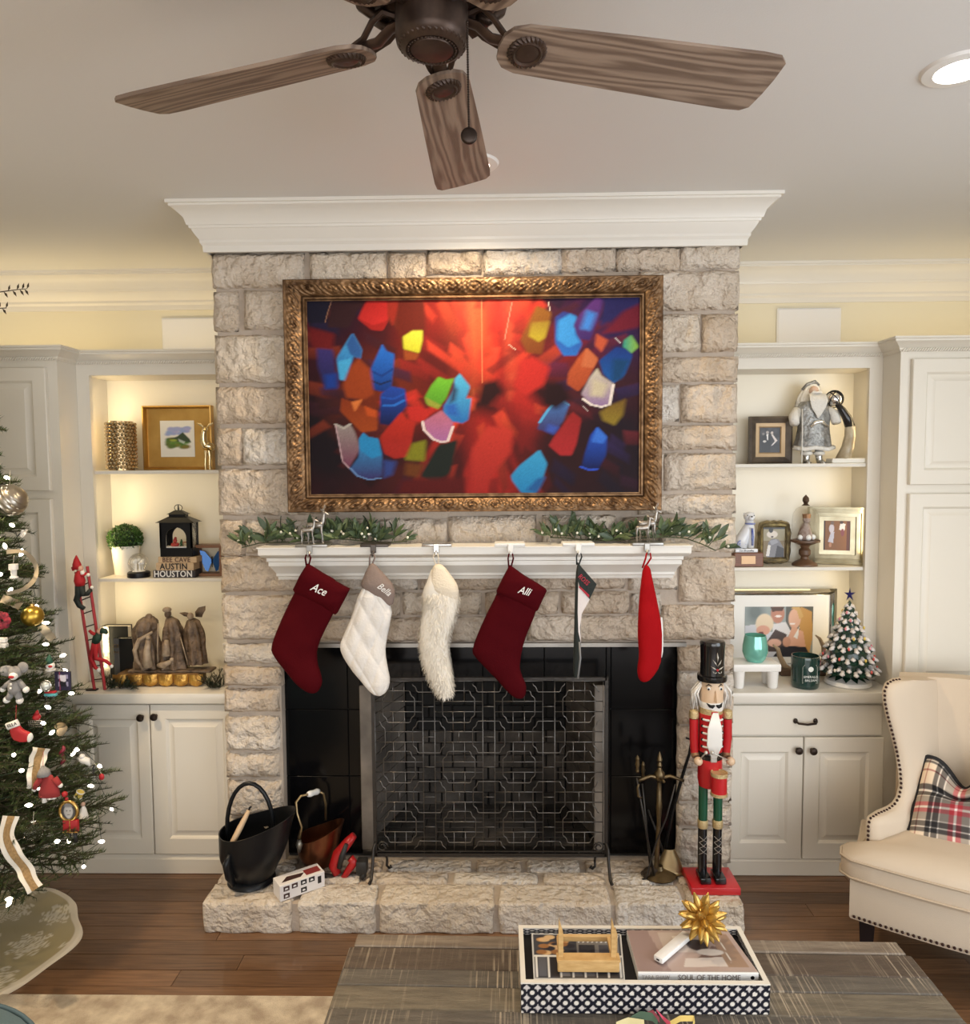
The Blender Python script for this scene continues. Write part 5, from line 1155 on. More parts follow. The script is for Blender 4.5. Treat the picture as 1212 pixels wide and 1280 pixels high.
text_obj('spine_lettering', 'GB', .022, M_GOLD, t, (x0+.011, .2515, zt2-.035), (1, 0, 0), (0, 0, 1), .0005); text_obj('spine_lettering', 'ILLS', .013, M_GOLD, t, (x0+.011, .2515, zt2-.062), (1, 0, 0), (0, 0, 1), .0005)
# nativity on a gold stand
def nativity():
    Y = .20; k = (Y+3)/F; x0, x1 = onY(145, 850, Y).x, onY(258, 850, Y).x; z0 = zB+.001; hg = 16.5*k
    t = thing('display_stand', 'low gold scalloped display stand under the nativity figures', 'stand', ((x0+x1)/2, Y, zB)); n = 6; w = (x1-x0)/n
    mesh_obj('core', MB().rbox(x0+.02, x1-.02, Y-.03, Y+.05, z0, z0+hg, .004, 1), mat('dark_gilt', (.16, .085, .03), .5, .5), t, 0)
    for i in range(n):
        a = x0+w*i; pts = [(a+.004, z0+hg*.92), (a+.002, z0+hg*.5), (a+w*.18, z0+hg*.12), (a+w*.5, z0), (a+w*.82, z0+hg*.12), (a+w-.002, z0+hg*.5), (a+w-.004, z0+hg*.92)]
        mb = MB(); m = 8
        def fn(u, v, a=a): 
            xx = a+w*(.02+.96*u); e = abs(u-.5)*2; zb0 = z0+hg*.28*e**2; return (xx, Y-.032-.014*math.sqrt(max(0, 1-e**2.2))*(1 if v > .0 else .2)*(.6+.4*math.sin(v*3)), zb0+(hg*.96-(zb0-z0))*v)
        mesh_obj('gilded_lobe', mb.grid(fn, 10, 6), mat('gilt', (.70, .43, .10), .34, .8, color2=(.40, .20, .05), noise_scale=30, bump=.5, bump_scale=60), t, 180)
    zf = z0+hg
    t = thing('nativity_sculpture', 'weathered bronze-coloured nativity of three robed figures and a child', 'sculpture', (onY(205, 830, Y+.02).x, Y+.02, zf))
    MN = mat('aged_resin', (.21, .14, .085), .5, color2=(.055, .034, .02), noise_scale=26, bump=.9, bump_scale=60); MH = mat('resin_highlight', (.42, .33, .23), .5, color2=(.20, .14, .09), noise_scale=30)
    def N(x, y): p = onY(120+x/7.345, 745+y/7.345, Y+.02); return p
    mesh_obj('ground', MB().rbox(N(330, 660).x, N(1090, 660).x, Y-.025, Y+.045, zf, zf+.012, .005, 2), MN, t)
    def robe(pts, depth, seed, dy=0, fold=.014):
        """pts: (zoom y, left x, right x) from bottom to top"""
        vs = []; n = 28; pr = []
        for yy, l, r in pts:
            a, b = N(l, yy), N(r, yy); pr.append(((a.x+b.x)/2, abs(b.x-a.x)/2, (a.z+b.z)/2))
        def fn(u, v):
            f = v*(len(pr)-1); i = min(int(f), len(pr)-2); q = f-i; cx, h, z = [pr[i][j]*(1-q)+pr[i+1][j]*q for j in range(3)]
            a = 2*math.pi*u; w = 1+fold/.05*math.sin(a*7+seed+v*2)*(1-v*.6)+.5*noise.noise(Vector((math.cos(a)*2, v*5, seed)))*.3
            return (cx+h*math.cos(a)*w, Y+.02+dy+min(depth, h*.9)*math.sin(a)*w, z)
        m = MB().grid(fn, n, 18, True); return m
    f1 = mesh_obj('kneeling_figure', robe([(655, 380, 600), (560, 385, 590), (420, 372, 580), (300, 355, 560), (230, 390, 550), (190, 440, 520)], .045, 1), MN, t, 180)
    c = N(490, 195); mesh_obj('hooded_head', MB().sphere((c.x, Y+.015, c.z), .016, 12, 8, (1, 1, 1.15)), MN, f1, 180)
    mesh_obj('cloak_fold', MB().tube([N(560, 310)+Vector((0, -.045, 0)), N(450, 380)+Vector((0, -.055, 0)), N(410, 470)+Vector((0, -.055, 0)), N(430, 560)+Vector((0, -.055, 0)), N(480, 640)+Vector((0, -.05, 0))], [.006, .010, .010, .010, .006], 8), MH, f1, 180)
    mesh_obj('veiled_mother', MB().tube([N(530, 620)+Vector((0, -.05, 0)), N(520, 520)+Vector((0, -.055, 0)), N(525, 430)+Vector((0, -.05, 0)), N(530, 350)+Vector((0, -.048, 0))], [.022, .018, .014, .010], 10).sphere(N(530, 360)+Vector((0, -.052, 0)), .012, 10, 8), MH, f1, 180)
    f2 = mesh_obj('standing_figure', robe([(655, 600, 830), (560, 610, 815), (420, 620, 800), (300, 625, 785), (220, 640, 750), (190, 655, 700)], .045, 4), MN, t, 180)
    c = N(668, 160); mesh_obj('bearded_head', MB().sphere((c.x, Y+.01, c.z), .016, 12, 8, (.9, 1, 1.2)), MN, f2, 180); c = N(660, 122); mesh_obj('turban', MB().sphere((c.x, Y+.01, c.z), .017, 12, 7, (1.15, 1.1, .75)), MH, f2, 180)
    mesh_obj('staff', MB().tube([N(600, 640)+Vector((0, -.03, 0)), N(598, 440)+Vector((0, -.035, 0)), N(600, 240)+Vector((0, -.03, 0))], .0035, 6), MH, f2, 180)
    mesh_obj('child', MB().tube([N(620, 610)+Vector((0, -.052, 0)), N(680, 600)+Vector((0, -.06, 0)), N(740, 570)+Vector((0, -.055, 0))], [.010, .016, .008], 8).sphere(N(745, 555)+Vector((0, -.055, 0)), .010, 10, 7), MH, f2, 180)
    mesh_obj('lantern_bearer', MB().tube([N(690, 520)+Vector((0, -.05, 0)), N(690, 430)+Vector((0, -.05, 0)), N(690, 380)+Vector((0, -.045, 0))], [.020, .016, .008], 9).sphere(N(690, 420)+Vector((0, -.055, 0)), .010, 9, 7), MH, f2, 180)
    f3 = mesh_obj('angel', robe([(620, 850, 1010), (520, 850, 1000), (400, 830, 990), (300, 820, 975), (230, 835, 945), (205, 860, 905)], .038, 7), MN, t, 180)
    c = N(875, 180); mesh_obj('head', MB().sphere((c.x, Y+.01, c.z), .014, 12, 8, (1, 1, 1.15)), MH, f3, 180)
    mesh_obj('wing', MB().prism([(N(x, y).x, N(x, y).z) for x, y in [(905, 195), (900, 150), (930, 110), (990, 97), (990, 135), (965, 180), (960, 200)]], Y+.03, Y+.038), MN, f3, 180); mesh_obj('wing', MB().prism([(N(x, y).x, N(x, y).z) for x, y in [(855, 200), (800, 190), (755, 160), (800, 155), (860, 165)]], Y+.03, Y+.038), MN, f3, 180)
    mesh_obj('sword', MB().tube([N(800, 360)+Vector((0, -.03, 0)), N(870, 610)+Vector((0, -.03, 0))], .003, 6), MH, f3, 180)
nativity()
def pine(label, pts, n, seed, L=.03, spread=1.0):
    rg = random.Random(seed); c = Vector(pts[0]); t = thing('pine_sprig', label, 'greenery', c); st = MB(); nd = MB()
    for i in range(n):
        k = rg.randrange(len(pts)); p = Vector(pts[k])+Vector((rg.uniform(-.02, .02), rg.uniform(-.015, .015), 0)); d = Vector((rg.uniform(-1, 1)*spread, rg.uniform(-.9, .5), rg.uniform(.1, 1.0))).normalized(); l = rg.uniform(.04, .085); e = p+d*l; st.tube([p, p+d*l*.6+Vector((0, 0, .004)), e], .0015, 4)
        for j in range(34):
            q = p.lerp(e, rg.random()); dd = (d*.8+Vector((rg.uniform(-1, 1), rg.uniform(-1, 1), rg.uniform(-1, 1)))).normalized(); w = dd.cross(Vector((.3, .5, .8))).normalized()*.0011
            if (q+dd*L).z < c.z+.001: dd.z = abs(dd.z)
            nd.add([q-w, q+w, q+dd*L*.9], [(0, 1, 2)])
    mesh_obj('stems', st, mat('pine_stem', (.05, .035, .02), .8), t); o = mesh_obj('needles', nd, mat('pine_needle', (.018, .035, .014), .6), t, 0); o['kind'] = 'stuff'
pine('dark pine sprig lying by the books at the nativity stand', [(onY(x, 852, .16).x, .15, zB+.002) for x in (138, 148, 157, 165)], 34, 5)
pine('dark pine sprig squeezed between the nativity stand and the chimney', [(onY(x, 855, .16).x, .16, zB+.002) for x in (264, 272)], 26, 6, .026, .5)
# ================================================================== RIGHT SHELVES
uT, uM, uB = zsR[1], zsR[0], ZCT
def photo(t, x0, x1, z0, z1, Y, fn, n=48, m=None):
    p = Paint(n, int(n*(z1-z0)/(x1-x0)), (0, 0, 0)); p.asp = (z1-z0)/(x1-x0); fn(p)
    p.to('photo', lambda u, v: (x0+(x1-x0)*u, Y, z0+(z1-z0)*v), m or M_VC, t)
# wedding photo
Yf = .385; x0, z1 = xz(935, 521, Yf); x1, _ = xz(988, 540, Yf)
t = thing('framed_photo', 'dark wood frame with a black and white wedding couple photo', 'photo frame', ((x0+x1)/2, Yf, uT))
rect_frame(t, x0, x1, uT+.001, z1, Yf, .03, [(0, 0), (0, .022), (.3, .026), (1, .016), (1, 0)], mat('dark_frame', (.055, .04, .03), .4, color2=(.12, .09, .06), noise_scale=20))
rect_frame(t, x0+.028, x1-.028, uT+.029, z1-.028, Yf-.002, .022, [(0, 0), (0, .014), (.8, .010), (1, .006), (1, 0)], mat('tan_gilt', (.42, .29, .16), .45, .4), 'inner_frame')
def wed(p):
    p.a[:] = srgb(34, 32, 36)
    for q in [(.2,.8),(.75,.85),(.9,.5),(.5,.95)]: p.ell(q[0], q[1], .12, .1, srgb(60, 58, 62), 1)
    p.poly([(.1,.0),(.12,.62),(.25,.72),(.45,.7),(.55,.5),(.52,0)], srgb(16, 15, 18)); p.poly([(.34,.74),(.44,.74),(.42,.5),(.38,.5)], srgb(225, 222, 220)); p.ell(.39, .8, .07, .055, srgb(170, 160, 155)); p.ell(.2, .74, .06, .05, srgb(120, 115, 112))
    p.poly([(.55,.0),(.58,.45),(.52,.66),(.62,.72),(.74,.62),(.84,.5),(.62,.32),(.9,.0)], srgb(40, 38, 42)); p.poly([(.56,.72),(.64,.72),(.86,.48),(.64,.3),(.56,.28),(.74,.46)], srgb(215, 205, 200)); p.ell(.6, .78, .06, .055, srgb(200, 188, 180)); p.ell(.26, .45, .08, .04, srgb(200, 195, 190))
photo(t, x0+.048, x1-.048, uT+.049, z1-.048, Yf-.006, wed)
# silver Santa
def santa():
    Y = .345; k = (Y+3)/F; ox, oz = onY(1014, 581, Y).x, uT+.001
    t = thing('santa_figure', 'silver-robed Santa figure with a long white beard', 'figurine', (ox, Y, oz))
    def S(x, y, dy=0): p = onY(925+x/7.13, 470+y/7.13, Y); return Vector((p.x, Y+dy, max(p.z, oz)))
    MS = mat('silver_fabric', (.42, .42, .40), .35, .5, color2=(.22, .22, .21), noise_scale=40, bump=.6, bump_scale=80); MW = mat('santa_fur', (.80, .77, .70), .9, bump=.6, bump_scale=120); MSH = mat('silver_boots', (.60, .60, .58), .2, .9); MP = mat('grey_trousers', (.24, .25, .24), .6)
    def body(u, v):
        pr = [(640, 470, 810), (560, 500, 800), (460, 520, 790), (360, 505, 800), (290, 500, 800), (230, 540, 750)]
        f = v*(len(pr)-1); i = min(int(f), len(pr)-2); q = f-i; y, l, r = [pr[i][j]*(1-q)+pr[i+1][j]*q for j in range(3)]; a = 2*math.pi*u; A_, B_ = S(l, y), S(r, y); w = 1+.06*math.sin(9*a)*(1-v)
        return ((A_.x+B_.x)/2+(B_.x-A_.x)/2*math.cos(a)*w, Y+.045*math.sin(a)*w*(1-.25*v), A_.z)
    mesh_obj('robe', MB().grid(body, 36, 16, True), MS, t, 180)
    mesh_obj('robe_trim', MB().tube([S(460, 640, -.02), S(540, 655, -.045), S(640, 640, -.04), S(740, 655, -.045), S(815, 635, -.02)], .010, 8), MW, t, 180)
    for a, b in ((580, 575), (690, 705)): 
        mesh_obj('trouser_leg', MB().tube([S(a, 560, -.02), S(a, 620, -.015), S(a+2, 680, -.012)], [.022, .018, .018], 10), MP, t, 180)
        mesh_obj('boot', MB().tube([S(a, 670, -.012), S(a, 735, -.012), S(b, 775, -.012), S(b, 790, -.03), S(b, 790, -.05)], [.017, .014, .014, .013, .009], 10), MSH, t, 180)
        mesh_obj('boot_cuff', MB().lathe([(.014, -.008), (.024, -.006), (.025, .006), (.014, .009)], S(a, 690, -.012), 14), MW, t, 180)
    for pts, nm in (([S(510, 300), S(470, 370, -.01), S(460, 430, -.03)], 'sleeve'), ([S(770, 300), S(830, 340, -.01), S(830, 420, -.03)], 'sleeve')):
        mesh_obj(nm, MB().tube(pts, [.020, .024, .020], 12), MW, t, 180)
    mesh_obj('head', MB().sphere(S(645, 135, -.012), .020, 14, 10, (1, 1, 1.1)), mat('santa_skin', (.60, .42, .33), .6), t, 180)
    def hair(u, v):
        a = 2*math.pi*u; pr = [(330, 655, 100), (280, 645, 135), (200, 640, 120), (140, 640, 85), (90, 650, 62), (50, 660, 20)]
        f = v*(len(pr)-1); i = min(int(f), len(pr)-2); q = f-i; y, c, h = [pr[i][j]*(1-q)+pr[i+1][j]*q for j in range(3)]; P0 = S(c, y); w = 1+.10*math.sin(13*a+v*4)
        return (P0.x+h/7.13*k*math.cos(a)*w, Y+.016+.022*math.sin(a)*w*(1 if v < .9 else .4), P0.z)
    mesh_obj('hair', MB().grid(hair, 40, 16, True), MW, t, 180)
    bd = MB()
    for i in range(46):
        f = i/45; x = 585+f*140; bd.tube([S(x, 165, -.036), S(x+6*math.sin(i), 230, -.052), S(655+(x-655)*.8, 290+60*math.sin(f*math.pi), -.050), S(655+(x-655)*.55, 310+70*math.sin(f*math.pi), -.046)], [.0035, .004, .003, .0008], 4)
    mesh_obj('beard', bd, MW, t, 180)
    mesh_obj('moustache', MB().tube([S(600, 165, -.034), S(625, 150, -.04), S(650, 155, -.042), S(675, 148, -.04), S(700, 160, -.034)], [.003, .007, .004, .007, .003], 8), MW, t, 180)
    mesh_obj('hood', MB().tube([S(560, 120, .01), S(600, 75, .005), S(665, 50, 0), S(705, 80, .005)], [.006, .008, .008, .006], 8), MS, t, 180)
    mesh_obj('belt_tinsel', MB().tube([S(590, 460, -.046), S(630, 420, -.05), S(680, 410, -.05), S(740, 455, -.045)], [.006, .009, .009, .006], 7), mat('tinsel', (.85, .84, .80), .15, .9), t, 180)
    mesh_obj('staff', MB().tube([S(505, 790, -.05), S(512, 500, -.05), S(520, 300, -.04)], .0028, 6), MW, t, 180)
    b = S(838, 205, -.0); r = .037
    bl = mesh_obj('toy_sack_ball', MB().sphere(b, r, 20, 12), mat('mercury_ball', (.72, .70, .66), .12, .9), t, 180)
    w = MB(); rg = random.Random(4)
    for i in range(7):
        n = Vector((rg.uniform(-1, 1), rg.uniform(-1, 1), rg.uniform(-1, 1))).normalized(); u = n.orthogonal().normalized(); v = n.cross(u); w.tube([b+(u*math.cos(a)+v*math.sin(a))*(r+.001) for a in [2*math.pi*j/24 for j in range(24)]], .0022, 5, closed=True)
    mesh_obj('wire_wrap', w, M_BLACK, bl, 180)
santa()
# horn on a stand
Y = .30; t = thing('horn_ornament', 'black-tipped polished cow horn on a pale block beside the silver Santa', 'ornament', (onY(1063, 580, Y).x, Y, uT))
h0 = onY(1036, 580, Y).x; h1 = min(onY(1088, 580, Y).x, 1.733)
mesh_obj('stand', MB().rbox(h0, h1, Y-.03, Y+.035, uT+.0005, uT+.022, .003, 1), mat('pale_stone', (.78, .74, .64), .4), t)
hp = [onY(x, y, Y) for x, y in ((1052, 576), (1059, 560), (1062, 545), (1062, 533), (1058, 522), (1052, 512), (1046, 505))]
mesh_obj('horn', MB().tube(hp[:4], [.030, .026, .023, .021], 16), mat('horn_cream', (.66, .58, .42), .3, color2=(.35, .27, .16), noise_scale=14), t, 180)
mesh_obj('horn_tip', MB().tube(hp[3:], [.0212, .019, .015, .010], 16), mat('horn_black', (.012, .011, .011), .2), t, 180)
# middle shelf: dog on a wooden box
Y = .31; x0, x1 = onY(914.5, 700, Y).x, onY(950.5, 700, Y).x; zb = uM+.001; hb = 17.5*(Y+3)/F
x0 = max(x0, CX1+.04)
t = thing('wooden_box', 'small reddish wooden box with a brass plate under the ceramic dog', 'box', ((x0+x1)/2, Y, uM))
mesh_obj('body', MB().rbox(x0, x1, Y-.035, Y+.045, zb, zb+hb, .003, 1), mat('cherry_wood', (.22, .085, .04), .4, color2=(.15, .055, .025), noise_scale=6, stretch=(2, 5, 25)), t, 0)
mesh_obj('plate', MB().rbox(x0+.03, x1-.035, Y-.0365, Y-.034, zb+.012, zb+hb-.014, .001, 1), mat('brass_plate', (.50, .32, .18), .4, .5), t, 0)
def dog():
    k = (Y+3)/F; z0 = zb+hb+.0005
    t = thing('ceramic_dog', 'white and blue ceramic sitting dog on the wooden box', 'figurine', (onY(931, 690, Y).x, Y, z0))
    def D(x, y, dy=0): p = onY(905+x/6.38, 615+y/6.38, Y); return Vector((p.x, Y+dy, max(p.z, z0+.0)))
    WB_ = mat('white_porcelain', (.82, .82, .82), .12, color2=(.74, .76, .80), noise_scale=20); BL = mat('cobalt', (.06, .10, .42), .15, color2=(.35, .40, .62), noise_scale=35)
    mesh_obj('plinth', MB().rbox(D(72, 480).x, D(250, 480).x, Y-.03, Y+.03, z0, z0+.016, .003, 2), WB_, t)
    mesh_obj('body', MB().tube([D(130, 440), D(140, 380), D(175, 320), D(200, 270), D(200, 220)], [.028, .030, .026, .022, .018], 14).tube([D(205, 440, -.012), D(205, 350, -.016), D(205, 280, -.012)], [.014, .015, .017], 10).sphere(D(115, 420, .0), .024, 12, 8), WB_, t, 180)
    mesh_obj('head', MB().sphere(D(197, 195, -.006), .024, 16, 10, (1.05, 1, .9)).sphere(D(197, 205, -.028), .012, 10, 7).tube([D(165, 185), D(160, 165)], [.009, .004], 8).tube([D(230, 185), D(236, 165)], [.009, .004], 8), WB_, t, 180)
    mesh_obj('eyes_and_nose', MB().sphere(D(170, 184, -.026), .0026, 6, 4).sphere(D(222, 184, -.026), .0026, 6, 4).sphere(D(196, 192, -.040), .0035, 6, 4), M_BLACK, t, 180)
    c = D(200, 250, -.010); mesh_obj('collar', MB().tube([(c.x+.019*math.cos(a), c.y+.019*math.sin(a), c.z) for a in [2*math.pi*i/16 for i in range(16)]], .004, 6, closed=True), BL, t, 180)
    mesh_obj('chest_pattern', MB().tube([D(208, 420, -.026), D(206, 350, -.030), D(205, 285, -.028)], [.008, .010, .008], 8, flat=.6), BL, t, 180)
    c = D(120, 415, -.024); sp = [(c.x+.020*math.cos(a)*(1-a/13), c.y, c.z+.020*math.sin(a)*(1-a/13)) for a in [i*.4 for i in range(26)]]; mesh_obj('haunch_swirl', MB().tube(sp, .003, 6), BL, t, 180)
    c = D(160, 477, -.0315); text_obj('lettering', 'Les Bruxelles', .012, M_BLACK, t, (c.x, Y-.031, z0+.008), extrude=.0004, font_shear=.3)
dog()
# wavy frame with a dog photo
Y = .372; x0, z1 = xz(946, 651, Y); x1, _ = xz(987, 670, Y); z0 = uM+.002
t = thing('framed_photo', 'wavy-edged silver and gold frame with a dog photo', 'photo frame', ((x0+x1)/2, Y, uM))
pts = []; nn = 64
for i in range(nn):
    a = 2*math.pi*i/nn; ca, sa = math.cos(a), math.sin(a); e = 5; rr = (abs(ca)**e+abs(sa)**e)**(-1/e); wv = 1+.018*math.cos(a*16)
    pts.append(((x0+x1)/2+(x1-x0)/2*ca*rr*wv, (z0+z1)/2+(z1-z0)/2*sa*rr*wv))
zmin = min(p[1] for p in pts); pts = [(p[0], p[1]+max(0, z0-zmin)) for p in pts]
fx0, fx1, fz0, fz1 = x0+.026, x1-.026, z0+.03, z1-.030
vs = []; fs = []; inner = []
for i in range(nn):
    a = 2*math.pi*i/nn; ca, sa = math.cos(a), math.sin(a); q = max(abs(ca), abs(sa)); inner.append(((fx0+fx1)/2+(fx1-fx0)/2*ca/q, (fz0+fz1)/2+(fz1-fz0)/2*sa/q))
for L_, (wt, hh) in enumerate([(0, 0), (0, .012), (.25, .020), (.6, .012), (.75, .018), (1, .010)]):
    for i in range(nn): vs.append((pts[i][0]*(1-wt)+inner[i][0]*wt, Y-hh-(.003*math.cos(i*math.pi/2) if L_ == 2 else 0), pts[i][1]*(1-wt)+inner[i][1]*wt))
for L_ in range(5):
    for i in range(nn): fs.append((L_*nn+i, L_*nn+(i+1) % nn, (L_+1)*nn+(i+1) % nn, (L_+1)*nn+i))
mesh_obj('frame', MB().add(vs, fs), mat('antique_silver_gold', (.42, .36, .22), .3, .9, color2=(.14, .12, .09), noise_scale=30), t, 60)
def dogph(p):
    p.a[:] = srgb(120, 100, 60); p.rect(0, 1, .55, 1, srgb(150, 140, 110)); p.rect(0, 1, .93, 1, srgb(50, 45, 40)); p.poly([(.2,.0),(.25,.5),(.4,.62),(.7,.6),(.95,.3),(.95,0)], srgb(120, 118, 122)); p.poly([(.15,.05),(.3,.05),(.36,.4),(.24,.42)], srgb(220, 215, 208)); p.poly([(.55,0),(.95,0),(.95,.3),(.65,.4)], srgb(50, 46, 48)); p.ell(.42, .76, .24, .12, srgb(216, 206, 192)); p.ell(.36, .9, .1, .09, srgb(30, 26, 26)); p.ell(.42, .68, .06, .03, srgb(60, 44, 40)); p.poly([(.3,.55),(.6,.6),(.7,.5),(.4,.4)], srgb(150, 150, 156))
photo(t, fx0-.002, fx1+.002, fz0-.002, fz1+.002, Y-.008, dogph)
# big silver frame behind the cloche
Yf = .315; x0, z1 = xz(1014, 634, Yf+.04); x1, _ = xz(1082, 660, Yf); z0 = uM+.002
t = thing('framed_photo', 'large stepped silver-gilt frame with a photo of two children on sand', 'photo frame', ((x0+x1)/2, Yf, uM))
rect_frame(t, x0, x1, z0, z1, Yf, .062, [(0, 0), (0, .024), (.14, .026), (.16, .018), (.40, .022), (.42, .014), (.68, .017), (.70, .010), (1, .008), (1, 0)], mat('silver_gilt', (.50, .46, .33), .3, .8, color2=(.34, .30, .20), noise_scale=12))
def kids(p):
    p.a[:] = srgb(128, 84, 44); p.rect(0, .1, 0, 1, srgb(50, 30, 24)); p.rect(.85, 1, 0, 1, srgb(84, 44, 34)); p.poly([(.2,.3),(.3,.62),(.42,.62),(.38,.26)], srgb(190, 190, 205)); p.ell(.32, .72, .09, .14, srgb(200, 195, 205)); p.ell(.34, .9, .06, .06, srgb(110, 90, 80)); p.poly([(.58,.7),(.62,.9),(.8,.88),(.76,.62)], srgb(226, 220, 220)); p.ell(.7, .6, .06, .12, srgb(120, 60, 70)); p.ell(.66, .92, .06, .05, srgb(60, 44, 40)); p.ell(.28, .2, .05, .08, srgb(180, 130, 100))
photo(t, x0+.058, x1-.058, z0+.058, z1-.058, Yf-.006, kids)
for o_ in t.children:
    for v_ in o_.data.vertices: v_.co.y += (x1-(v_.co.x+t.location.x))*.36
# cloche on a turned pedestal
Y = .318; k = (Y+3)/F; x = onY(1006, 670, Y).x; z = uM+.001
t = thing('glass_cloche', 'glass cloche on a turned wooden pedestal with a small doll inside', 'cloche', (x, Y, uM))
MWD = mat('turned_wood', (.16, .085, .045), .45, color2=(.10, .05, .025), noise_scale=10)
mesh_obj('pedestal', MB().lathe([(0, 0), (15*k, 0), (15*k, 2*k), (11*k, 5*k), (5*k, 8*k), (4.5*k, 11*k), (7*k, 14*k), (7*k, 19*k), (4.5*k, 22*k), (6*k, 25*k), (13*k, 28*k), (17.5*k, 29.5*k), (17.5*k, 32*k), (0, 32*k)], (x, Y, z), 28), MWD, t)
zg = z+32.2*k
mesh_obj('dome', MB().lathe([(15.6*k, 0), (15.6*k, 25*k), (14.6*k, 32*k), (11.5*k, 38*k), (6.5*k, 41.5*k), (.001, 43*k)], (x, Y, zg), 28, False), mat('thin_glass', (1, 1, 1), .03, trans=1, ior=1.05, alpha=.18), t, 180)
mesh_obj('finial', MB().lathe([(5*k, 42.5*k), (3*k, 44*k), (2.2*k, 45*k), (4*k, 48*k), (3.6*k, 52*k), (1*k, 55*k), (.0005, 56*k)], (x, Y, zg), 14, False), mat('finial_bronze', (.07, .04, .025), .4, .4), t)
fg = mesh_obj('doll', MB().tube([(x, Y, zg+.001), (x, Y, zg+6*k), (x, Y, zg+14*k), (x+1*k, Y, zg+21*k)], [9*k, 8.5*k, 6*k, 3.5*k], 12).sphere((x+1*k, Y-.003, zg+25*k), 4.6*k, 12, 8), mat('doll_cloth', (.22, .13, .10), .8, color2=(.42, .36, .32), noise_scale=45), t, 180)
mesh_obj('doll_crown', MB().lathe([(4.5*k, 0), (5.2*k, 5*k), (3*k, 5*k), (3*k, 0)], (x+1*k, Y-.002, zg+27*k), 10), mat('crown_gold', (.30, .16, .08), .4, .6), fg)
mesh_obj('white_blossoms', MB().sphere((x-7*k, Y-.012, zg+3*k), 3.6*k, 8, 6).sphere((x+1*k, Y-.024, zg+3*k), 4*k, 8, 6).sphere((x+8*k, Y-.012, zg+3.4*k), 3.6*k, 8, 6), WHT := mat('snow_white', (.85, .85, .82), .6), fg, 180)
# ---- worktop: mirrored frame with family photo
Yf = .435; x0 = CX1+.034; x1, z1 = xz(1044, 735, Yf); z0 = uB+.001
t = thing('framed_photo', 'large mirror-edged frame with a white-matted family photo', 'photo frame', ((x0+x1)/2, Yf, uB))
rect_frame(t, x0, x1, z0, z1, Yf, .030, [(0, 0), (0, .018), (.15, .020), (.5, .026), (.85, .016), (1, .014), (1, 0)], mat('bevelled_mirror', (.60, .60, .58), .06, 1))
mesh_obj('mat_board', MB().box(x0+.026, x1-.026, Yf-.010, Yf-.004, z0+.026, z1-.026), mat('mat_white', (.86, .85, .82), .7), t, 0)
a0, b1 = xz(931, 758.5, Yf-.012); a1, b0 = xz(1015, 821, Yf-.012)
def fam(p):
    p.a[:] = srgb(150, 160, 160); p.rect(.6, 1, .5, 1, srgb(90, 92, 88)); p.ell(.15, .9, .12, .2, srgb(110, 120, 120), 1)
    p.poly([(0,.2),(0,.62),(.2,.66),(.35,.5),(.6,.5),(.6,0),(0,0)], srgb(206, 208, 216)); p.poly([(.4,.65),(.6,.7),(.68,.5),(.6,.35),(.42,.4)], srgb(220, 218, 220)); p.poly([(.3,.25),(.45,.55),(.62,.45),(.6,.1),(.35,.1)], srgb(80, 68, 66))
    p.ell(.48, .86, .10, .19, srgb(186, 130, 108)); p.poly([(.37,1),(.4,.9),(.55,.92),(.58,1)], srgb(84, 60, 48)); p.ell(.49, .81, .05, .02, srgb(236, 226, 220)); p.ell(.29, .66, .13, .2, srgb(226, 206, 178)); p.ell(.27, .53, .1, .1, srgb(214, 160, 138)); p.ell(.24, .47, .04, .03, srgb(110, 60, 56))
    p.poly([(.82,1),(.98,.9),(1,.4),(.95,.05),(.86,.3),(.8,.6)], srgb(196, 152, 92)); p.ell(.73, .76, .09, .2, srgb(222, 178, 154)); p.poly([(.66,.98),(.8,1),(.86,.8),(.8,.75),(.76,.92)], srgb(206, 170, 112)); p.ell(.70, .66, .04, .02, srgb(240, 230, 226)); p.poly([(.6,.25),(.7,.62),(.86,.5),(.9,.2),(.7,.18)], srgb(218, 168, 142)); p.poly([(.72,.4),(.8,.6),(.78,.35)], srgb(236, 232, 226)); p.poly([(.42,0),(.55,.22),(.9,.2),(.98,0)], srgb(40, 40, 48)); p.ell(.44, .28, .1, .08, srgb(222, 176, 156)); p.ell(.62, .3, .06, .1, srgb(200, 150, 124))
photo(t, a0, a1, b0, b1, Yf-.0115, fam, 84)
# teal candle on a white stand
ps = onZ(946, 862, uB); Y = ps.y+.06; k = (Y+3)/F; x0, x1 = onY(916, 845, Y-.05).x, onY(976, 845, Y-.05).x
x0 = max(x0, CX1+.035)
t = thing('footed_stand', 'white scalloped ceramic stand under the teal candle', 'stand', ((x0+x1)/2, Y, uB)); zt = onY(946, 830, Y-.05).z
mesh_obj('top', MB().rbox(x0, x1, Y-.055, Y+.055, zt-.034, zt, .006, 2), M_WHITE, t)
for sx in (0, 1):
    for sy in (-1, 1):
        fx = x0+.03 if sx == 0 else x1-.03
        mesh_obj('foot', MB().lathe([(.018, uB+.0005), (.021, uB+.006), (.025, zt-.033)], (fx, Y+sy*.033, 0), 14), M_WHITE, t)
xs_ = onY(943.5, 812, Y).x; k = (Y+3)/F
t = thing('candle_glass', 'teal mercury-glass votive candle on the white stand', 'candle', (xs_, Y, zt)); zc = zt+.0005
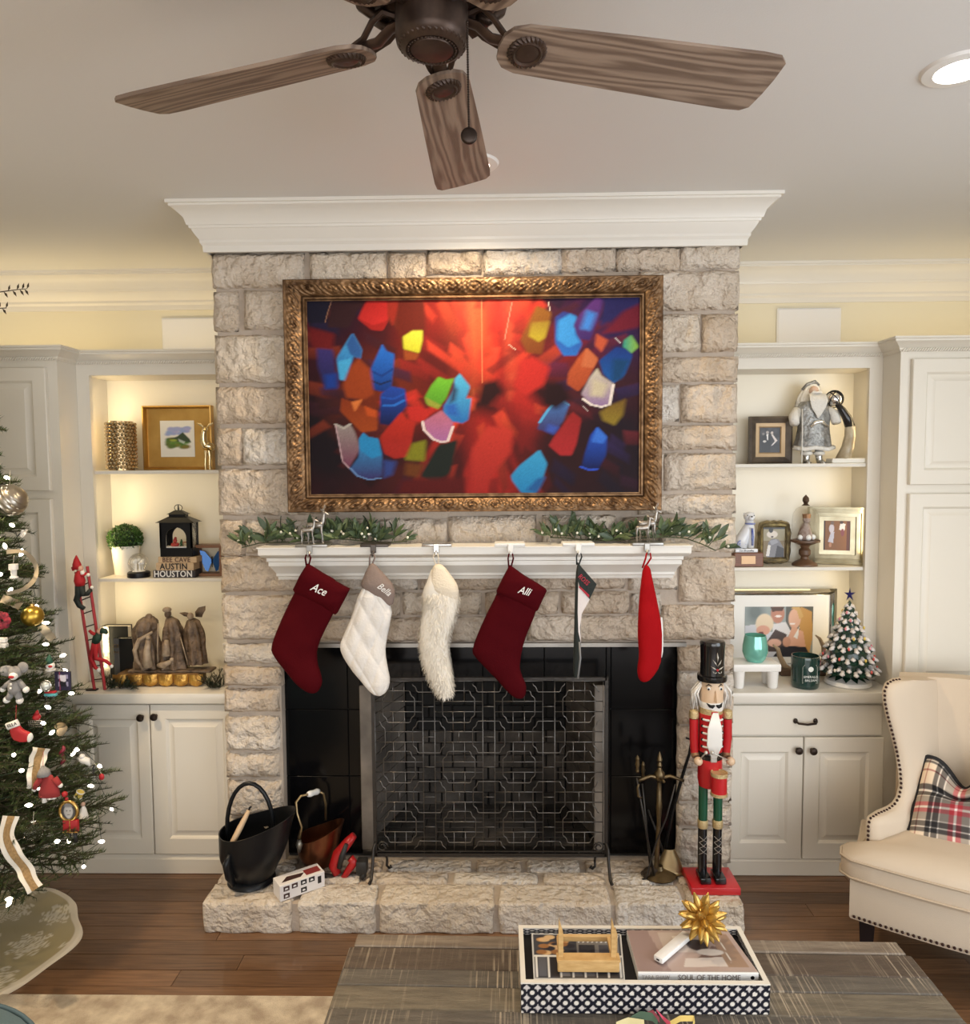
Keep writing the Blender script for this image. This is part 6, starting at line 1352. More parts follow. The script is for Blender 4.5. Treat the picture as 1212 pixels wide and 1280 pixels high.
mesh_obj('glass', MB().lathe([(0, 0), (10*k, 0), (13*k, 4*k), (15.6*k, 12*k), (15.2*k, 20*k), (12.8*k, 33*k), (12.2*k, 33*k), (14.4*k, 20*k), (14.6*k, 12*k), (12*k, 5*k), (0, 3*k)], (xs_, Y, zc), 32, False), mat('teal_glass', (.20, .56, .46), .12, .35, coat=.5), t)
mesh_obj('wax', MB().lathe([(0, 20*k), (13.9*k, 20*k)], (xs_, Y, zc), 24, False), mat('wax', (.7, .8, .74), .5), t)
# green candle jar
pj = onZ(1006, 863, uB); Y = pj.y+.055; k = (Y+3)/F; x = onY(1006, 845, Y).x; r = 16.8*k; hh = 40*k
t = thing('candle_jar', 'dark green glass candle jar with a white printed label', 'candle', (x, Y, uB)); z = uB+.0005
mesh_obj('jar', MB().lathe([(0, 0), (r*.9, 0), (r*.97, .006), (r, .02), (r, hh-.012), (r*.98, hh), (r*.93, hh), (r*.93, .012), (0, .010)], (x, Y, z), 36), mat('green_glass', (.006, .035, .03), .1, coat=.6), t)
mesh_obj('wax', MB().lathe([(0, hh-.022), (r*.92, hh-.022)], (x, Y, z), 24, False), mat('dark_wax', (.12, .16, .13), .5), t)
LW = mat('label_print', (.75, .78, .74), .5)
lab = MB()
def onj(a, zz): return (x+(r+.0006)*math.sin(a), Y-(r+.0006)*math.cos(a), z+zz)
bx = [(-.6, .03), (-.62, hh*.2), (-.62, hh*.7), (-.5, hh*.78), (.5, hh*.78), (.62, hh*.7), (.62, hh*.2), (.5, .03)]
lab.tube([onj(a*.9, max(b, .022)) for a, b in bx], .0006, 4, closed=True)
mesh_obj('label_border', lab, LW, t); mesh_obj('label_dot', MB().lathe([(0, 0), (.011, 0)], onj(0, hh*.66), 16, False, Matrix.Rotation(math.pi/2, 3, 'X')), LW, t)
text_obj('label_text', 'EMERALD', .014, LW, t, (x, Y-r-.001, z+hh*.42), extrude=.0004); text_obj('label_text', 'BALSAM', .014, LW, t, (x, Y-r-.001, z+hh*.31), extrude=.0004)
# antler on a wood base
Y = .33; t = thing('antler_ornament', 'small antler on a dark wooden base behind the green candle jar', 'ornament', (onY(1000, 845, Y).x, Y, uB))
zz_ = uB+.001; mesh_obj('base', MB().rbox(onY(974, 840, Y).x, onY(1030, 840, Y).x, Y-.02, Y+.03, zz_, zz_+.03, .003, 1), mat('dark_walnut', (.10, .055, .03), .5), t)
MA = mat('antler', (.42, .31, .19), .5, color2=(.22, .15, .09), noise_scale=18)
an = [onY(x_, y_, Y) for x_, y_ in ((994, 842), (980, 832), (974, 820), (972, 811), (966, 806))]; mesh_obj('beam', MB().tube(an, [.012, .013, .011, .009, .004], 10), MA, t, 180)
an = [onY(x_, y_, Y) for x_, y_ in ((1024, 838), (1030, 822), (1029, 808), (1024, 798), (1019, 794))]; mesh_obj('tine', MB().tube(an, [.012, .012, .010, .007, .003], 10), MA, t, 180)
# ceramic tree
def ctree():
    pt_ = onZ(1060, 862, uB); Y = pt_.y+.085; k = (Y+3)/F; x = onY(1060, 820, Y).x; z = uB+.0005
    t = thing('ceramic_tree', 'snow-tipped green ceramic Christmas tree with a blue star', 'ceramic tree', (x, Y, uB))
    MG = mat('glazed_green', (.010, .035, .022), .2); MSN = mat('glazed_snow', (.74, .71, .68), .3, color2=(.58, .54, .52), noise_scale=40)
    mesh_obj('base', MB().lathe([(0, 0), (26*k, 0), (28*k, 2*k), (26*k, 6*k), (18*k, 9*k), (15*k, 14*k), (0, 14*k)], (x, Y, z), 32), M_WHITE, t)
    hol = MB()
    for i in range(12):
        a = 2*math.pi*i/12; d = Vector((math.cos(a), math.sin(a), 0)); p = Vector((x, Y, z+11*k))+d*17*k; w = Vector((-d.y, d.x, 0))*5*k
        hol.add([p-d*2*k+Vector((0, 0, 4*k)), p+w, p+d*8*k-Vector((0, 0, 4*k)), p-w], [(0, 1, 2, 3)])
    mesh_obj('holly', hol, MG, t, 0)
    tiers = [(16, 36, 24), (30, 32, 20), (43, 28, 18), (55, 23, 15), (66, 18, 12), (76, 13, 9), (85, 9, 7), (93, 5.5, 5)]
    mesh_obj('core', MB().lathe([(24*k, 14*k), (22*k, 40*k), (14*k, 66*k), (5*k, 98*k), (0.001, 106*k)], (x, Y, z), 20), MG, t)
    rg = random.Random(11)
    for j, (zz, r, n) in enumerate(tiers):
        sk = MB()
        def fn(u, v, zz=zz, r=r, n=n):
            a = 2*math.pi*u; sc = .5+.5*math.cos(a*n*.62*1.0//1 if False else a*round(n*.6)); rr = r*(.45+.55*v*(.86+.14*sc)); return (x+rr*k*math.cos(a), Y+rr*k*math.sin(a), z+(zz+9*(1-v)**.8+(2.5*sc if v > .8 else 0))*k)
        mesh_obj('branch_tier', sk.grid(fn, 60, 4, True), MG, t, 180)
        sn = MB(); m = round(n*.6)
        for i in range(m*2):
            a = 2*math.pi*(i/2)/m+.05; rr = r*(1.0 if i % 2 == 0 else .78); zc_ = zz+(3.0 if i % 2 == 0 else 5.5); p = Vector((x+rr*k*math.cos(a), Y+rr*k*math.sin(a), z+zc_*k)); d = Vector((math.cos(a), math.sin(a), -.35))
            sn.sphere(p-d*1.6*k, 3.4*k, 8, 5, (1, 1, .55)); sn.tube([p-d*5*k+Vector((0, 0, 1.5*k)), p, p+d*2*k], [2.4*k, 2.2*k, .4*k], 6)
        mesh_obj('snow_tips', sn, MSN, t, 180)
        for i in range(m):
            if rg.random() < .55:
                a = 2*math.pi*(i+.5)/m; p = Vector((x+r*.92*k*math.cos(a), Y+r*.92*k*math.sin(a), z+(zz+6.5)*k)); c = rg.choice([(.7, .12, .1), (.7, .5, .1), (.65, .25, .28), (.8, .7, .6)])
                mesh_obj('bulb', MB().sphere(p, 1.5*k, 6, 5, (1, 1, 1.5)), mat('bulb_%d' % int(c[1]*100), c, .15), t, 180)
    sp = []
    for i in range(10):
        a = math.pi/2+math.pi*i/5; r = 7.5*k if i % 2 == 0 else 2.6*k; sp.append((x+r*math.cos(a), z+113*k+r*1.25*math.sin(a)))
    c = Vector((x, Y, z+113*k)); st = MB(); vs = [(p[0], Y, p[1]) for p in sp]+[(c.x, Y-.008, c.z), (c.x, Y+.008, c.z)]
    st.add(vs, [(i, (i+1) % 10, 10) for i in range(10)]+[((i+1) % 10, i, 11) for i in range(10)]); mesh_obj('star', st, mat('blue_star', (.012, .012, .10), .15), t, 0)
ctree()
# ================================================================== HEARTH OBJECTS
M_COP = mat('aged_copper', (.30, .115, .055), .3, .9, color2=(.15, .06, .03), noise_scale=9); M_BLKM = mat('black_enamel', (.010, .011, .013), .32, .2, spec=.35, bump=.1, bump_scale=20)
def bucket(t, name, c, r, h0, lip, m, tilt_dir, nseg=40, rb=.78, th=.004, back=.0):
    """helmet scuttle body: lip height varies round the rim; tilt_dir = angle of the spout"""
    def rim(a): q = .5+.5*math.cos(a-tilt_dir); return h0+(lip-h0)*q**2.2+back*(1-q)**3
    def rad(a, f): q = .5+.5*math.cos(a-tilt_dir); return r*(rb+(1-rb)*math.sin(min(1, f*1.7)*1.57))*(1+.38*q**3*f**2)
    def outer(u, v): a = 2*math.pi*u; z = rim(a)*v; return (c.x+rad(a, v)*math.cos(a), c.y+rad(a, v)*math.sin(a), c.z+z)
    def inner(u, v): a = 2*math.pi*u; z = rim(a)*(1-v)+.006*v; f = 1-v; rr = rad(a, f)-th; return (c.x+rr*math.cos(a), c.y+rr*math.sin(a), c.z+z)
    o = MB().grid(outer, nseg, 14, True); k = len(o.v); i_ = MB().grid(inner, nseg, 8, True); o.add(i_.v, i_.f)
    o.f += [(14*nseg+i, 14*nseg+(i+1) % nseg, k+(i+1) % nseg, k+i) for i in range(nseg)]; o.f.append(tuple(range(nseg-1, -1, -1))); o.f.append(tuple(k+8*nseg+i for i in range(nseg)))
    return mesh_obj(name, o, m, t, 50), rim, rad
# black coal scuttle
HT = HZ+.003
yb = -.165; k = (3+yb)/F; xb = onY(318, 1085, yb).x
t = thing('coal_scuttle', 'black metal coal scuttle with a tall bail handle', 'scuttle', (xb, yb, HT))
mesh_obj('foot_ring', MB().lathe([(.0, 0), (.088, 0), (.094, .006), (.090, .018), (.078, .028), (0, .028)], (xb-.012, yb, HT), 36), M_BLKM, t, 40)
bucket(t, 'body', Vector((xb-.004, yb, HT+.026)), .128, .185, .262, M_BLKM, math.radians(-10), rb=.62, back=.0)
hx0_, hx1_ = onY(284, 1040, yb).x, onY(342, 1040, yb).x; hz = onY(312, 979, yb).z; hb = onY(312, 1050, yb).z
arc_ = [(hx0_, yb, hb-.03)]+[((hx0_+hx1_)/2-(hx1_-hx0_)/2*math.cos(a), yb, hb+.05+(hz-hb-.05)*math.sin(a)) for a in [math.pi*i/14 for i in range(15)]]+[(hx1_, yb, hb-.03)]
mesh_obj('bail_handle', MB().tube(arc_, .0085, 10), M_BLKM, t, 180)
pa, pb = onY(311, 1013, yb-.03), onY(289, 1056, yb-.10)
sc = mesh_obj('grip', MB().tube([pb, pb.lerp(pa, .08), pb.lerp(pa, .5), pb.lerp(pa, .9), pa], [.008, .011, .012, .009, .006], 12), mat('light_wood', (.56, .40, .25), .5), t, 180)
mesh_obj('scoop_hook', MB().tube([pa, pa+Vector((.004, 0, .012)), pa+Vector((.010, 0, .016))], .004, 6), M_BLKM, t, 180)
pf = onY(286, 1085, yb-.115); mesh_obj('scoop_cup', MB().tube([pf+Vector((.006, .0, .055)), pf+Vector((-.004, -.005, .02)), pf+Vector((0, .002, -.03)), pf+Vector((.012, .012, -.075))], [.014, .028, .026, .012], 14, flat=.55), M_BLKM, t, 180)
# copper scuttle behind
yc = -.042; k = (3+yc)/F; xc = onY(400, 1060, yc).x
t = thing('copper_scuttle', 'copper coal scuttle with a brass handle and white porcelain grip', 'scuttle', (xc, yc, HT))
xc -= .01
bucket(t, 'body', Vector((xc, yc, HT)), .082, .120, .185, M_COP, math.radians(-8), rb=.62)
g0, g1 = onY(385, 993, yc-.03), onY(398, 989, yc+.03)
MBR = mat('old_brass', (.34, .25, .13), .35, .9)
pts = [onY(374, 1048, yc-.075), onY(377, 1034, yc-.075), onY(371, 1016, yc-.07), onY(370, 1003, yc-.05), onY(376, 995, yc-.035), g0]
mesh_obj('handle_arm', MB().tube(pts, [.007, .005, .005, .005, .005, .005], 8), MBR, t, 180)
mesh_obj('handle_arm', MB().tube([g1, onY(404, 992, yc+.04), onY(407, 1005, yc+.05), onY(407, 1025, yc+.055)], .005, 8), MBR, t, 180)
mesh_obj('porcelain_grip', MB().tube([g0, g0.lerp(g1, .2), g0.lerp(g1, .5), g0.lerp(g1, .8), g1], [.010, .013, .011, .013, .010], 14), mat('porcelain', (.82, .82, .80), .15), t, 180)
q = onY(374, 1056, yc-.08); mesh_obj('handle_boss', MB().tube([q+Vector((0, 0, .02)), q, q-Vector((0, 0, .03))], [.008, .014, .005], 10), mat('boss_pewter', (.30, .28, .24), .4, .8), t, 180)
# printed box
def print_box():
    A_ = onZ(350, 1128, HT); B_ = onZ(406, 1108, HT); C_ = onZ(331, 1118, HT)
    d = (B_-A_); d.z = 0; L = d.length; d.normalize(); n = Vector((-d.y, d.x, 0)); h = .062; w = .075
    t = thing('printed_box', 'small white carton with product pictures standing against the black scuttle', 'box', A_)
    t.rotation_euler = (0, 0, math.atan2(d.y, d.x))
    loc_obj('carton', MB().rbox(0, L, 0, w, .0005, h, .0015, 1), mat('white_carton', (.78, .75, .74), .6), t, 0)
    MK = mat('print_dark', (.05, .02, .018), .5); MK2 = mat('print_black', (.012, .012, .014), .5); MK3 = mat('print_white', (.8, .8, .8), .5)
    for i, (u, v) in enumerate([(.08, .58), (.26, .60), (.46, .62), (.64, .62), (.08, .12), (.46, .14)]):
        pr = loc_obj('picture', MB().box(u*L, u*L+.13*L, -.0006, .0, v*h, v*h+.3*h), MK if i in (0, 1, 4) else MK2, t, 0)
        loc_obj('picture_item', MB().prism([(u*L+.03*L, v*h+.07*h), (u*L+.10*L, v*h+.09*h), (u*L+.09*L, v*h+.18*h), (u*L+.04*L, v*h+.20*h)], -.0011, -.0005), MK3, pr, 0)
    loc_obj('picture', MB().box(.84*L, .92*L, -.0006, 0, .35*h, .8*h), MK2, t, 0)
    loc_obj('picture', MB().prism([(.08*L, .02), (.5*L, .018), (.62*L, .04), (.25*L, .05)], h, h+.0006, 'Z'), MK, t, 0); loc_obj('picture', MB().box(.62*L, .95*L, .015, .055, h, h+.0006), mat('print_red', (.22, .03, .03), .5), t, 0)
print_box()
# red cordless tool
def tool():
    y0 = -.13; o = onY(430, 1108, y0)
    t = thing('cordless_tool', 'red and black cordless hand tool lying by the fire screen', 'power tool', (o.x, y0, HT))
    MR = mat('tool_red', (.40, .012, .014), .35); MKB = mat('tool_black', (.018, .018, .018), .5)
    def T(x, y, dy=0): p = onY(230+x/4, 860+y/4, y0+dy); return p
    mesh_obj('housing', MB().tube([T(850, 735, .03), T(820, 770, .025), T(770, 830, .02), T(750, 890, .015), T(765, 930, .01)], [.018, .026, .030, .030, .022], 14, flat=.75), MR, t, 180)
    mesh_obj('grip', MB().tube([T(812, 780, -.005), T(790, 840, -.01), T(775, 900, -.01)], [.008, .012, .010], 10), MKB, t, 180)
    mesh_obj('guard', MB().tube([T(830, 850, .0), T(850, 870, .0), T(815, 920, -.002), T(790, 965, -.004)], [.016, .018, .014, .012], 10), MR, t, 180)
    mesh_obj('motor_head', MB().tube([T(690, 950, 0), T(735, 965, 0), T(790, 985, 0)], [.020, .027, .022], 14), MKB, t, 180)
    mesh_obj('battery', MB().rbox(T(862, 870).x, T(915, 870).x, y0-.02, y0+.03, max(HT+.012, T(880, 925).z), T(880, 860).z, .006, 2), MKB, t)
    mesh_obj('battery_foot', MB().tube([T(900, 900, 0), T(895, 940, -.01), T(885, 955, -.015)], [.012, .012, .008], 8), MKB, t, 180)
tool()
# fireplace tool set
def toolset():
    yb = -.12; bx = onY(824, 1100, yb).x; k = (3+yb)/F; z0 = HT
    t = thing('fireplace_tools', 'brass and iron fireplace tool set on a stand', 'fireplace tools', (bx, yb, z0))
    MB_ = mat('tarnished_brass', (.20, .145, .075), .38, .9, color2=(.09, .065, .035), noise_scale=20)
    def Q(x, y, dy=0): p = onY(780+x/4, 860+y/4, yb+dy); return Vector((p.x, p.y, max(p.z, z0)))
    mesh_obj('base', MB().lathe([(0, 0), (.062, 0), (.066, .006), (.045, .016), (.018, .026), (.012, .04), (0, .04)], (bx, yb, z0), 24), MB_, t)
    mesh_obj('column', MB().tube([Q(155, 985), Q(160, 900), Q(172, 660), Q(173, 600), Q(174, 470)], [.010, .010, .009, .013, .009], 12), MB_, t, 180)
    c = Q(176, 430); mesh_obj('finial', MB().lathe([(.006, -.03), (.016, -.022), (.022, -.008), (.020, .006), (.012, .016), (.007, .028), (.011, .036), (.007, .05), (.012, .058), (.006, .078), (.001, .092)], c, 16, False), MB_, t)
    mesh_obj('hanger_arms', MB().tube([Q(60, 465, -.02), Q(90, 455, -.02), Q(130, 440, -.01), Q(176, 450), Q(230, 440, .0), Q(300, 465, -.02)], [.006, .008, .007, .010, .007, .006], 8).tube([Q(176, 450), Q(200, 470, -.05)], .006, 6), MB_, t, 180)
    for (x0, y0, x1, y1, dy, nm) in ((62, 320, 150, 950, -.03, 'poker'), (90, 350, 130, 900, .02, 'tongs'), (120, 480, 215, 880, .03, 'brush')):
        h = mesh_obj(nm, MB().tube([Q(x0, y0+130, dy), Q((x0+x1)/2, (y0+y1)/2+60, dy), Q(x1, y1, dy)], [.004, .0045, .0045], 7), M_IRON, t, 180)
        if nm != 'brush': mesh_obj('handle', MB().lathe([(.004, -.035), (.008, -.028), (.006, -.015), (.010, -.002), (.007, .012), (.009, .022), (.004, .032), (.001, .036)], Q(x0+4, y0+60, dy), 12, False), MB_, h)
    mesh_obj('poker_crook', MB().tube([Q(85, 550, -.03), Q(70, 540, -.03), Q(66, 500, -.03), Q(72, 480, -.03)], .005, 7), MB_, t, 180)
    mesh_obj('rod', MB().tube([Q(255, 480, -.03), Q(210, 650, -.035), Q(160, 770, -.035), Q(110, 950, -.03), Q(90, 1000, -.03)], .0035, 6), M_IRON, t, 180)
    sh = Q(225, 880, .03)
    def pan(u, v): a = math.pi*(u-.5)*1.05; r = .058*(.35+.65*math.sin(min(1, v*1.15)*1.57)); return (sh.x+r*math.sin(a), sh.y-.012*math.cos(a)*(1+v)-.02*v, sh.z+.065-.135*v)
    p0 = MB().grid(pan, 14, 8); p0.v = [(v[0], v[1], max(v[2], z0+.003)) for v in p0.v]
    mesh_obj('shovel_pan', p0, mat('shovel_brass', (.30, .215, .11), .35, .9), t, 180)
    bl = MB(); rg = random.Random(3)
    for i in range(90):
        a = rg.uniform(0, 6.28); p = Q(150, 890, -.0); e = Vector((bx-.02+.055*math.cos(a), yb+.04*math.sin(a), z0+.004)); bl.tube([p, e], [.002, .0015], 4)
    o = mesh_obj('brush_bristles', bl, mat('bristle', (.05, .035, .025), .8), t, 180); o['kind'] = 'stuff'
    # leaning black tongs / poker handed against the stone
    t2 = thing('iron_poker', 'flat black iron bar leaning on the stone beside the nutcracker', 'poker', (bx+.03, yb+.05, z0))
    mesh_obj('bar', MB().tube([Q(190, 880, .055), Q(235, 640, .062), Q(290, 440, .068), Q(325, 330, .07), Q(332, 280, .07)], [.010, .012, .012, .010, .008], 8, flat=.5), M_BLACK, t2, 180)
    mesh_obj('cross_pin', MB().tube([Q(310, 250, .06), Q(345, 262, .07)], .004, 6), M_BLACK, t2, 180)
toolset()
# ================================================================== NUTCRACKER
def nutcracker():
    yn = -.185; k = (3+yn)/F; z0 = HT; cx = onY(888, 1000, yn).x
    t = thing('nutcracker', 'tall red, green and black wooden nutcracker drummer', 'nutcracker', (cx, yn, z0))
    MR = mat('nut_red', (.50, .012, .018), .3, coat=.3); MG = mat('nut_green', (.006, .075, .035), .3, coat=.3); MK = mat('nut_black', (.006, .006, .007), .15, coat=.4); MW = mat('nut_white', (.80, .77, .72), .45); MSK = mat('nut_skin', (.70, .50, .33), .4); MGD = mat('nut_gold', (.62, .47, .24), .4, .5, bump=.5, bump_scale=200); MSV = mat('nut_silver', (.62, .60, .55), .35, .7)
    def Q(x, y, dy=0): p = onY(x, y, yn+dy); return p
    Z = lambda y: Q(888, y).z
    X = lambda x, y: Q(x, y).x
    # base
    zb = z0+.030
    b0, b1 = X(858, 1105), X(918, 1108)
    mesh_obj('base', MB().rbox(b0, b1, yn-.075, yn+.075, z0+.0005, zb, .004, 2), MR, t)
    for cxp, nm in ((876.5, 0), (895, 1)):
        x = lambda y: X(cxp+(0.0), y)
        zf = zb
        lx = X(cxp, 1060)
        leg = thing_part = mesh_obj('leg', MB().lathe([(5.6*k, Z(1032)), (5.8*k, Z(975))], (X(cxp+2, 1000), yn, 0), 20), MG, t)
        mesh_obj('boot', MB().lathe([(5.4*k, zf), (5.9*k, zf+.02), (5.6*k, Z(1032))], (X(cxp+1, 1065), yn, 0), 20), MK, leg); bx_ = X(cxp+1, 1090)
        mesh_obj('shoe', MB().rbox(bx_-7*k, bx_+7*k, yn-.055, yn+.022, zf, zf+.026, .006, 2), MK, leg)
        mesh_obj('boot_cuff', MB().lathe([(6.2*k, Z(1034)), (6.6*k, Z(1033)), (6.6*k, Z(1025)), (6.2*k, Z(1024))], (X(cxp+1.5, 1029), yn, 0), 20), MGD, leg)
        lc = MB(); c = X(cxp+1, 1055)
        for j in range(3):
            for s_ in (-1, 1):
                zz0, zz1 = Z(1066-j*7.5), Z(1058.5-j*7.5); a0 = -s_*.9
                lc.tube([(c+6.1*k*math.sin(a0*(1-2*f)), yn-6.1*k*math.cos(a0*(1-2*f)), zz0+(zz1-zz0)*f) for f in [i/6 for i in range(7)]], .0011, 4)
        mesh_obj('lacing', lc, MSV, leg)
    # body
    xc = X(887.5, 930)
    mesh_obj('torso', MB().lathe([(14*k, Z(981)), (15.5*k, Z(972)), (15*k, Z(950)), (14.8*k, Z(940)), (14.6*k, Z(905)), (15*k, Z(890)), (10*k, Z(886))], (xc, yn, 0), 32), MR, t, 40)
    mesh_obj('belt', MB().lathe([(15.2*k, Z(946)), (15.4*k, Z(945)), (15.4*k, Z(938)), (15.0*k, Z(937))], (xc, yn, 0), 32), MK, t)
    mesh_obj('buckle', MB().rbox(xc-.012, xc+.012, yn-16.6*k, yn-14.5*k, Z(947), Z(937), .002, 1), MSV, t)
    mesh_obj('collar', MB().lathe([(14*k, Z(892)), (14.8*k, Z(890)), (14.3*k, Z(883)), (12*k, Z(881))], (xc, yn, 0), 28), MGD, t)
    mesh_obj('collar_tab', MB().rbox(xc-.010, xc+.014, yn-16*k, yn-14*k, Z(890), Z(885), .001, 1), MR, t)
    for j in range(5):
        zz = Z(896+j*8.4)
        for s_ in (-1, 1):
            a0, a1 = .35, 1.0; p = [(xc+s_*15.1*k*math.sin(a), yn-15.1*k*math.cos(a), zz) for a in [a0+(a1-a0)*i/5 for i in range(6)]]
            fr = mesh_obj('frogging', MB().tube(p, .0042, 6), MW, t, 180); mesh_obj('button', MB().sphere(p[-1], .006, 8, 6), MK, fr, 180)
    # head
    xh = X(889, 865)
    mesh_obj('head', MB().lathe([(13.6*k, Z(884)), (14.6*k, Z(875)), (14.6*k, Z(852)), (14*k, Z(848))], (xh, yn, 0), 32), MSK, t, 40)
    def onh(a, y, e=0): return Vector((xh+(14.7*k+e)*math.sin(a), yn-(14.7*k+e)*math.cos(a), Z(y)))
    mesh_obj('jaw', MB().lathe([(14.0*k, Z(886)), (15.0*k, Z(880)), (15.0*k, Z(876)), (14.6*k, Z(875))], (xh, yn, 0), 32), MW, t, 40)
    for a in (-.5, .55):
        e = mesh_obj('eye', MB().sphere(onh(a, 857, -.001), .0075, 10, 7, (1.1, .6, 1)), MW, t, 180); mesh_obj('pupil', MB().sphere(onh(a, 857.5, .003), .0042, 8, 6), M_BLACK, e, 180)
        mesh_obj('eyebrow', MB().tube([onh(a-.26, 854.6, .001), onh(a, 851.8, .001), onh(a+.26, 853.8, .001)], [.001, .003, .001], 5), M_BLACK, t, 180)
    mesh_obj('nose', MB().add([onh(-.13, 872, -.002), onh(.22, 872, -.002), onh(.05, 858, -.002), onh(.05, 873, .016), onh(.05, 860, .006)], [(0, 3, 4, 2), (3, 1, 2, 4), (0, 1, 3), (0, 2, 1)]), MSK, t, 0)
    for s_ in (-1, 1): mesh_obj('moustache', MB().tube([onh(.05+s_*.06, 877, .003), onh(.05+s_*.25, 878.5, .004), onh(.05+s_*.45, 878, .003), onh(.05+s_*.72, 875, .001)], [.003, .0075, .006, .001], 7), M_BLACK, t, 180)
    rg = random.Random(2); hr = MB()
    for i in range(130):
        s_ = rg.choice((-1, 1)); a = s_*rg.uniform(1.2, 2.6); p0 = onh(a, rg.uniform(850, 858), -.002); p1 = p0+Vector((s_*rg.uniform(.012, .034), rg.uniform(-.006, .014), -.04)); hr.tube([p0, p1, p1+Vector((s_*rg.uniform(-.012, .01), rg.uniform(-.008, .012), -rg.uniform(.035, .06)))], [.003, .0045, .001], 4)
    mesh_obj('hair', hr, MW, t, 180)
    bd = MB()
    for i in range(26):
        f = (i+.5)/26-.5; bd.tube([onh(.05+f*.35, 886, .002), Vector((xc+f*.05, yn-16.4*k-.006, Z(905))), Vector((xc+f*.055, yn-16.2*k-.006, Z(925))), Vector((xc+f*.02, yn-16*k-.004, Z(942)+.01*abs(f)))], [.003, .0036, .003, .001], 5)
    mesh_obj('beard', bd, MW, t, 180)
    # hat
    mesh_obj('hat', MB().lathe([(0, Z(849.5)), (18*k, Z(849.5)), (18.6*k, Z(847)), (18.4*k, Z(843)), (15*k, Z(842)), (14.6*k, Z(825)), (15.2*k, Z(806)), (15.6*k, Z(803)), (14.6*k, Z(800.5)), (8*k, Z(799)), (0, Z(798.5))], (X(890, 825), yn, 0), 36), MK, t, 40)
    xq = X(892, 825); yq = yn-15.2*k; em = MB()
    def lf(x0, z0_, x1, z1_, w): em.tube([(xq+x0*k, yq, Z(z0_)), (xq+(x0+x1)/2*k, yq-.002, Z((z0_+z1_)/2)), (xq+x1*k, yq+.002, Z(z1_))], [w*.3*k, w*k, .2*k], 6, flat=.5)
    lf(0, 824, 0, 812, 2.2)
    for s_ in (-1, 1): lf(0, 829, s_*5.5, 821, 1.6); lf(0, 834, s_*8, 829, 1.6); lf(s_*.5, 836, s_*4, 838, 1.2); lf(s_*4, 838, s_*5.5, 835, 1.0)
    emb = mesh_obj('hat_emblem', em, MSV, t, 180); mesh_obj('emblem_jewel', MB().sphere((xq, yq-.003, Z(833.5)), .005, 8, 6), MR, emb, 180)
    # arms
    for sx, xt, xbm in ((-1, 867, 868), (1, 909, 907)):
        a = mesh_obj('arm', MB().tube([Q(xt, 898), Q(xt, 920), Q(xbm, 942)], [5.6*k, 5.6*k, 5.0*k], 18), MR, t, 40)
        mesh_obj('epaulette', MB().lathe([(5.9*k, Z(897)), (6.4*k, Z(893)), (5.6*k, Z(888)), (3*k, Z(886.5)), (0, Z(886))], (X(xt, 892), yn, 0), 18), MGD, a)
        hp = Q(872.5 if sx < 0 else 913, 951.5, -.028); mesh_obj('cuff', MB().tube([Q(xbm, 941), Q(xbm+(1.5 if sx < 0 else 1), 946, -.012)], [5.2*k, 4.8*k], 16), mat('cuff_brown', (.30, .17, .09), .5, .4), a, 40)
        mesh_obj('hand', MB().sphere(hp, 5.6*k, 16, 10), MSK, a, 180)
        tip = Q(886+sx*4, 941, -.085); stk = mesh_obj('drumstick', MB().tube([hp+(hp-tip)*.25, tip], .0022, 7), MSV, a, 180); mesh_obj('stick_ball', MB().sphere(tip, .0075, 10, 7), MSV, stk, 180)
    dc = Vector((X(892, 970), yn-.068, 0))
    dr = mesh_obj('drum', MB().lathe([(9.6*k, Z(981)), (9.6*k, Z(960))], (dc.x, dc.y, 0), 28), MR, t, 40)
    mesh_obj('drum_rim', MB().lathe([(9.4*k, Z(984)), (10.4*k, Z(984)), (10.4*k, Z(980.5)), (9.5*k, Z(980.5))], (dc.x, dc.y, 0), 28), MGD, dr); mesh_obj('drum_rim', MB().lathe([(9.5*k, Z(960.5)), (10.4*k, Z(960.5)), (10.4*k, Z(956)), (9.4*k, Z(956)), (9.2*k, Z(957.5)), (.001, Z(957.5))], (dc.x, dc.y, 0), 28, False), MGD, dr)
nutcracker()
